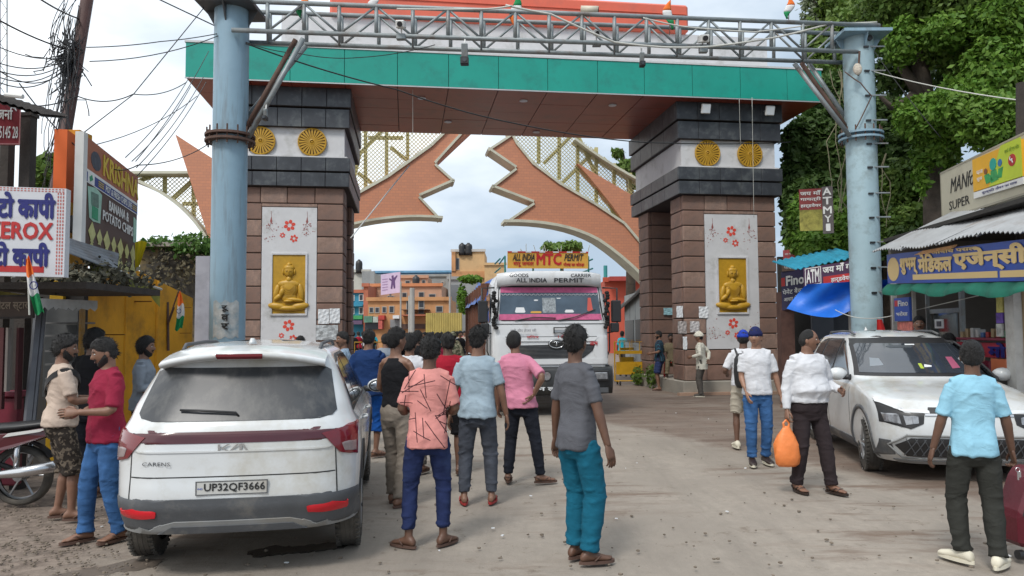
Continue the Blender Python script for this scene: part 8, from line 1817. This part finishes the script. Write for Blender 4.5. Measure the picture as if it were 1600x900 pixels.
person('man in pink collared shirt standing with his hand on his hip', 815, 754, 1.73, -14, ('shirt', c_pinks, .86, .46), (JN, c_blackj, .10, .98, .056), 0, feet=((-.16, .0, 12), (.22, .02, -60)), hair='short', seed=4, arms=('down', 'hipback'), head=(4, 0), group=crowd, side=-.12, collar=True, shoes=('sandal', None))
person('man in black tank top and khaki cargo trousers seen from behind', 620, 788, 1.77, -25, ('tank', c_black, .96, .3), ('trousers', c_khaki, .08, 1.08, .062), 0, feet=((-.09, .06, 10), (.09, -.10, -10)), hair='thick', seed=5, arms=('front', 'front'), head=(-20, 5), group=crowd, side=-.02, build=.9)
person('man in white tee with hand on hip half hidden behind the black tank top', 640, 738, 1.70, -8, ('tee', c_whites, .84, .42), ('trousers', c_greytr, .10, 1.05, .065), 0, feet=((-.16, 0, 12), (.16, 0, -12)), hair='curly', seed=6, arms=('hip', 'down'), head=(-10, 0), group=crowd)
person('man in red tee and black shorts behind the pink printed tee', 700, 740, 1.71, 6, ('tee', c_red, .85, .42), ('shorts', c_black, .48, 1.2, .085), 1, feet=((-.12, 0, 12), (.13, 0, -12)), hair='thick', seed=7, arms=('hold', 'down'), head=(20, 0), group=crowd)
def phone_in_hand(r, sp, wr, dz, hc, HR):
    p = wr[1][0]; MB().box(p+Vector((-.02, .06, .10)), (.072, .010, .15)).build('phone', m_black, None) if False else None
person('man in navy shirt and bright blue trousers holding up a phone by the car', 575, 714, 1.76, -6, ('shirt', c_navy, .84, .60), ('trousers', c_bluep, .34, 1.1, .085), 0, feet=((-.12, 0, 10), (.10, .03, -40)), hair='thick', seed=8, arms=('bend', 'phone'), head=(-5, 0), group=crowd, build=1.08, shoes=('sandal', None))
person('moustached man in pale blue shirt looking left beyond the parked car', 535, 700, 1.74, 95, ('shirt', cloth('light_blue_shirt_cloth', (.25, .33, .42)), .84, .46), ('trousers', c_greytr, .10, 1, .065), 0, hair='short', seed=9, beard='moustache', eyes=True, head=(35, 0), group=crowd, collar=True)
person('man whose dark head shows above the roof of the parked car', 468, 672, 1.66, 10, ('tee', c_black, .84, .42), ('trousers', c_greytr, .10, 1, .065), 1, hair='thick', seed=10, group=crowd)
person('man in army camouflage with his back turned near the front of the truck', 708, 632, 1.72, 5, ('shirt', c_army, .86, .95), ('trousers', c_army, .1, 1.1, .07), 1, hair='short', seed=51, cap=('cap', c_army, 1), arms=('hip', 'down'), bvox=.02, vox=.018, group=crowd)
person('dark haired man in black shirt among the people left of the truck', 652, 660, 1.74, -15, ('shirt', c_black, .86, .45), ('trousers', c_greytr, .1, 1, .065), 1, hair='curly', seed=52, bvox=.02, vox=.018, group=crowd)
person('man in maroon tee among the people just left of the truck', 684, 645, 1.70, 12, ('tee', c_maroon, .86, .45), ('trousers', c_blackj, .1, 1, .065), 0, hair='thick', seed=53, bvox=.02, vox=.018, group=crowd)
person('man with phone raised in pale tee between the parked car and the far crowd', 602, 662, 1.69, 20, ('tee', c_gvest, .86, .45), ('trousers', c_blackj, .1, 1, .065), 0, hair='short', seed=54, bvox=.02, vox=.018, arms=('down', 'phone'), group=crowd)
# left group
left = 'men chatting beside the parked car on the left'
def strap(root, sp, wr, dz, hc, HR):
    mb = MB(); P = []; n = 24
    for i in range(n):
        g_ = 2*PI*i/n; x = math.cos(g_)*.185; y = math.sin(g_)*.140; z = 1.26+.14*math.cos(g_); q = sp(z); P.append(Vector((x*.93+q[0], y+q[1], z)))
    P.append(P[0]); R1 = [[p+Vector((0, 0, .028)) for p in P], [p*1.0-Vector((0, 0, .028)) for p in P]]; R2 = [[Vector((p.x*1.05, p.y*1.05, p.z)) for p in r] for r in R1]
    mb.grid(R2); mb.grid([R2[1], R1[1]]); mb.grid([R1[0], R2[0]]); mb.build('bag_strap', m_black, root, smooth=True, world=False)
person('bearded man in beige tee with a black bag strap and dark patterned shorts', 92, 812, 1.72, -50, ('tee', c_beige, .88, .42), ('shorts', c_camo, .42, 1.25, .088), 0, feet=((-.10, .0, -12), (.12, .08, -25)), hair='curly', seed=12, beard='beard', arms=('front', 'front'), head=(-20, -6), group=left, extra=strap, eyes=True)
person('bearded man in crimson shirt and blue jeans looking down to the left', 160, 845, 1.70, 140, ('shirt', c_maroon, .84, .46), (JN, c_bjeans, .08, 1.05, .072), 0, feet=((-.10, -.10, 10), (.10, .10, -5)), hair='thick', seed=13, beard='beard', arms=('front', 'hold'), head=(-15, -14), group=left, eyes=True, collar=True, side=-.03)
person('man in black tee seen from behind between the beige tee and crimson shirt', 140, 772, 1.78, -8, ('tee', c_black, .86, .42), ('trousers', c_blackj, .08, 1, .065), 1, hair='curly', seed=14, arms=('front', 'down'), head=(-30, 0), group=left)
person('long haired man in grey sleeved top turned to the right beside the car window', 222, 752, 1.69, -75, ('shirt', c_gvest, .86, .95), ('trousers', c_blackj, .08, 1, .065), 0, hair='long', seed=15, beard='beard', arms=('hold', 'hold'), head=(-8, 0), group=left, eyes=True)
# right side
person('bearded man in dark striped shirt and navy shorts by the stone tower', 1031, 610, 1.71, 68, ('shirt', c_stripe, .84, .46), ('shorts', c_shorts, .50, 1.25, .090), 0, feet=((-.10, 0, 10), (.12, .04, -10)), hair='short', seed=16, beard='beard', arms=('bend', 'bend'), head=(10, 0), eyes=True)
person('old man in white turban and kurta raising his hand to the posters', 1097, 620, 1.66, 62, ('kurta', c_kurta, .74, .95), ('trousers', c_greytr, .09, 1.1, .07), 0, feet=((-.09, 0, 10), (.09, .05, -10)), hair='short', seed=17, arms=('bend', 'behind'), head=(10, 0), cap=('turban', c_kurta), shoes=('shoe', c_greytr), eyes=True, lean=.06)
person('man in white tee and blue jeans wearing a dark blue cap', 1186, 725, 1.76, 176, ('tee', c_whites, .88, .42), (JN, c_bjeans, .10, 1.0, .065), 2, feet=((-.10, -.06, 8), (.10, .06, -8)), hair='short', seed=18, arms=('down', 'forward'), head=(-25, 0), cap=('cap', c_capblue, -1), eyes=True, shoes=('shoe', m_shoeb))
wr20 = person('man in white formal shirt and dark trousers walking with an orange bag', 1268, 768, 1.74, -168, ('shirt', c_whites, .95, .97), ('trousers', c_dkbrown, .07, 1.08, .072), 0, feet=((-.16, .12, 18), (.15, -.04, 0)), hair='bald', seed=19, beard='moustache', arms=('bend', 'down'), head=(50, 0), eyes=True, collar=True, build=1.12, shoes=('sandal', m_shoeb), curl=(.5, .8))
wr21 = person('man in sky blue tee and dark olive trousers holding keys at the right', 1528, 880, 1.64, -12, ('tee', c_lblue, .84, .46), ('trousers', c_olive, .07, 1.05, .068), 1, feet=((-.10, .02, 35), (.11, -.10, -35)), hair='short', seed=20, arms=('down', 'down'), head=(-18, 0), shoes=('shoe', m_shoew), curl=(.4, .9), side=.02, build=.9)
person('moustached shopkeeper in salmon shirt at the counter of the medical shop', 1436, 655, 1.78, 165, ('shirt', c_salmon, .84, .46), ('trousers', c_greytr, .10, 1, .065), 0, hair='short', seed=21, beard='moustache', head=(-10, 0), eyes=True, collar=True, loc=(at(1436, 500, 11.9).x, 11.9, .15))
person('dark haired man whose head shows beyond the roof of the second white car', 1482, 660, 1.64, 30, ('tee', c_greytr, .84, .42), ('trousers', c_greytr, .10, 1, .065), 1, hair='short', seed=22, loc=(at(1482, 500, 11).x, 11, .02))

def low(lab, kind, m1, m2, k, px, py, h, face, **kw): return person(lab, px, py, h, face, (kind, m1, .86, .45), ('trousers', m2, .10, 1.0, .065), k % 3, hair='thick', bvox=.03, vox=.026, **kw)
# officer and the second man with the backpack
person('seated officer in khaki uniform on a red chair in the tower recess', 0, 0, 1.70, 168, ('shirt', c_uni, .88, .46), ('trousers', c_uni, .10, 1.1, .075), 1, feet=((-.13, .42, 8), (.13, .42, -8)), hair='thick', seed=31, arms=('lap', 'lap'), drop=.44, loc=(op.x, op.y+.15, ZB), knee=(0, .6, 1), beard='moustache', eyes=True, collar=True, shoes=('shoe', m_shoeb))
def pack(root, sp, wr, dz, hc, HR):
    mb = MB(); mb.rings([[Vector((math.cos(2*PI*q/18)*.15*f, -.20+math.sin(2*PI*q/18)*.10*f, z)) for q in range(18)] for z, f in ((.90, .8), (.96, 1), (1.15, 1.08), (1.32, 1.0), (1.40, .7))]); b = mb.build('backpack', m_black, None, smooth=True); b.matrix_world = Matrix.Translation(root.location) @ Matrix.Rotation(root.rotation_euler.z, 4, 'Z') @ Matrix.Scale(root.scale.x, 4); tag(b, 'black backpack on the man in beige shorts behind the blue cap', 'backpack')
    for s_ in (-1, 1): MB().tube([(s_*.10, -.14, 1.38), (s_*.12, -.02, 1.46), (s_*.13, .12, 1.36), (s_*.14, .12, 1.15), (s_*.13, -.06, 1.0)], .016, 6).build('strap', m_black, b, world=False, smooth=True)
person('man in white tee, royal blue cap and beige shorts carrying a black backpack', 1165, 700, 1.72, -12, ('tee', c_whites, .92, .44), ('shorts', c_beigesh, .52, 1.25, .09), 1, feet=((-.12, .0, 10), (.10, -.10, -10)), hair='short', seed=32, arms=('bend', 'down'), head=(-10, 0), cap=('cap', c_capb2, 1), shoes=('shoe', m_shoew), extra=pack)
# things carried
def bagmesh(P, w_, h, m, lab, nm, cat):
    mb = MB(); rows = []
    for z, a, b in ((0, .70, .30), (.03, .95, .5), (.12, 1.05, .62), (.26, 1.0, .52), (.36, .72, .34), (.43, .40, .18), (.47, .22, .10)):
        rows.append([Vector((P.x+w_*a*math.cos(2*PI*q/20)*(1+.10*math.sin(q*2.3+z*16)+.05*math.sin(q*4.1-z*30)), P.y+w_*b*math.sin(2*PI*q/20)*(1+.1*math.sin(q*3.1+z*30)), P.z-h+z*h/.47)) for q in range(20)])
    mb.rings(rows); b = mb.build(nm, m, None, smooth=True); tag(b, lab, cat)
    for s_ in (-1, 1): MB().tube([P+Vector((s_*w_*.15, 0, -.04)), P+Vector((s_*w_*.25, 0, .03)), P+Vector((0, 0, .065)), ], [.014, .012, .010], 6).build('handle', m, b)
    return b
def handpt(pr, i, f=.10):
    r, w_ = pr; p, d = w_[i]; return r.location+Matrix.Rotation(r.rotation_euler.z, 3, 'Z') @ ((p+d*f)*r.scale.x)
bagmesh(handpt(wr20, 1)+Vector((-.01, 0, -.06)), .125, .42, mat('orange_carrier_bag', (.80, .23, .06), .45, .12, 6, .5, 14), 'crumpled orange plastic carrier bag held by the man in the white shirt', 'carrier_bag', 'bag')
m_case = mat('burgundy_case', (.10, .006, .016), .35, .15, 5, .1, 50); sc_ = gnd(1612, 868); case = thing('suitcase', 'burgundy wheeled suitcase leaning at the lower right edge', 'suitcase', (sc_.x, sc_.y, 0), .1); CRm = Matrix.Rotation(math.radians(9), 3, 'Y')
mb = MB(); mb.prism([CRm @ Vector(q) for q in ((-.20, -.13, .07), (-.24, -.13, .30), (-.17, -.13, .60), (-.12, -.13, .66), (.20, -.13, .66), (.20, -.13, .07))], (0, .26, 0)); mb.build('case_shell', m_case, case, world=False, bevel=.03)
for x in (-.16, .14):
    MB().cyl((x-.02, -.08, .035), (x+.02, -.08, .035), .035, 14).build('castor', m_black, case, world=False)
MB().tube([CRm @ Vector((-.21, -.135, .3)), CRm @ Vector((-.155, -.135, .6)), CRm @ Vector((-.1, -.135, .64))], .008, 6).build('piping', m_black, case, world=False); MB().tube([(.0, .0, .66), (.02, 0, 1.0), (.14, 0, 1.0), (.14, 0, .66)], .010, 6).build('handle', m_black, case, world=False)
kp = handpt(wr21, 1, .13)+Vector((0, -.03, -.01)); ky = MB(); ky.tube([kp+Vector((.016*math.cos(2*PI*q/12), 0, .016*math.sin(2*PI*q/12))) for q in range(13)], .002, 4); ky.box(kp+Vector((0, 0, -.045)), (.010, .004, .06)); ky.box(kp+Vector((.012, 0, -.035)), (.014, .01, .04)); tag(ky.build('keys', m_chrome), 'small bunch of keys hanging from the right hand of the man in sky blue', 'keys')
# distant crowd beyond the near group
fc = 'distant people in the road beyond the gate'
P4 = [('small distant person in dark clothes standing far along the road', 'tee', c_black, c_greytr), ('small distant person in white shirt standing far along the road', 'shirt', c_whites, c_blackj), ('small distant person in army camouflage standing far along the road', 'shirt', c_army, c_army), ('small distant person in red top standing far along the road', 'tee', c_red, c_blackj), ('small distant person in turquoise top standing far along the road', 'tee', cloth('turquoise_cloth', (.02, .35, .45)), c_greytr), ('small distant person in beige shirt standing far along the road', 'shirt', c_beige, c_dkbrown)]
far = []; rc3 = random.Random(5)
for i, q in enumerate(P4): far.append(low(q[0], q[1], q[2], q[3], i, 640, 560, 1.7, 0, loc=(-2, 30, 0), group=fc, seed=40+i))
spots = [(612, 34, 0), (625, 30, 5), (648, 26, 1), (655, 33, 0), (664, 28, 3), (672, 36, 1), (681, 25, 0), (690, 31, 4), (697, 22, 2), (703, 27, 2), (709, 23, 2), (714, 33, 1), (719, 29, 0), (726, 37, 5), (733, 34, 1), (742, 38, 0), (700, 40, 1), (676, 42, 3), (660, 44, 0), (640, 40, 5), (607, 42, 3), (560, 40, 3), (552, 36, 0), (567, 45, 1), (581, 38, 0), (650, 23.5, 0), (630, 24.5, 0), (738, 30, 1), (972, 31, 4), (584, 47, 4), (722, 45, 3), (690, 46, 1), (668, 48, 5), (636, 50, 0)]
def far_copies():
    used = set(); cnt = {}; tot = {k: sum(1 for q in spots if q[2] == k) for k in range(6)}; NM = ['leftmost', 'second from the left', 'third from the left', 'fourth from the left', 'fifth from the left', 'sixth from the left', 'seventh from the left', 'eighth from the left', 'ninth from the left', 'tenth from the left', 'eleventh from the left', 'twelfth from the left', 'thirteenth']; WH = ['in dark clothes', 'in a white shirt', 'in army camouflage', 'in a red top', 'in a turquoise top', 'in a beige shirt']
    for px, Y, k in sorted(spots):
        src = far[k]; src = src[0] if isinstance(src, tuple) else src; p = at(px, 520, Y); rz = rc3.uniform(-.9, .9)+(PI if rc3.random() < .35 else 0)
        if k not in used: r = src; used.add(k)
        else:
            r = src.copy(); COL.objects.link(r)
            for c_ in src.children: d_ = c_.copy(); COL.objects.link(d_); d_.parent = r
        i_ = cnt.get(k, 0); cnt[k] = i_+1; r['label'] = '%s of the small distant people %s beyond the gate' % (NM[i_], WH[k]); r.location = (p.x, p.y, 0); r.rotation_euler = (0, 0, rz); s_ = rc3.uniform(.93, 1.0)*1.0; r.scale = (s_, s_, s_)
finish_people()
far_copies()
finish_text()
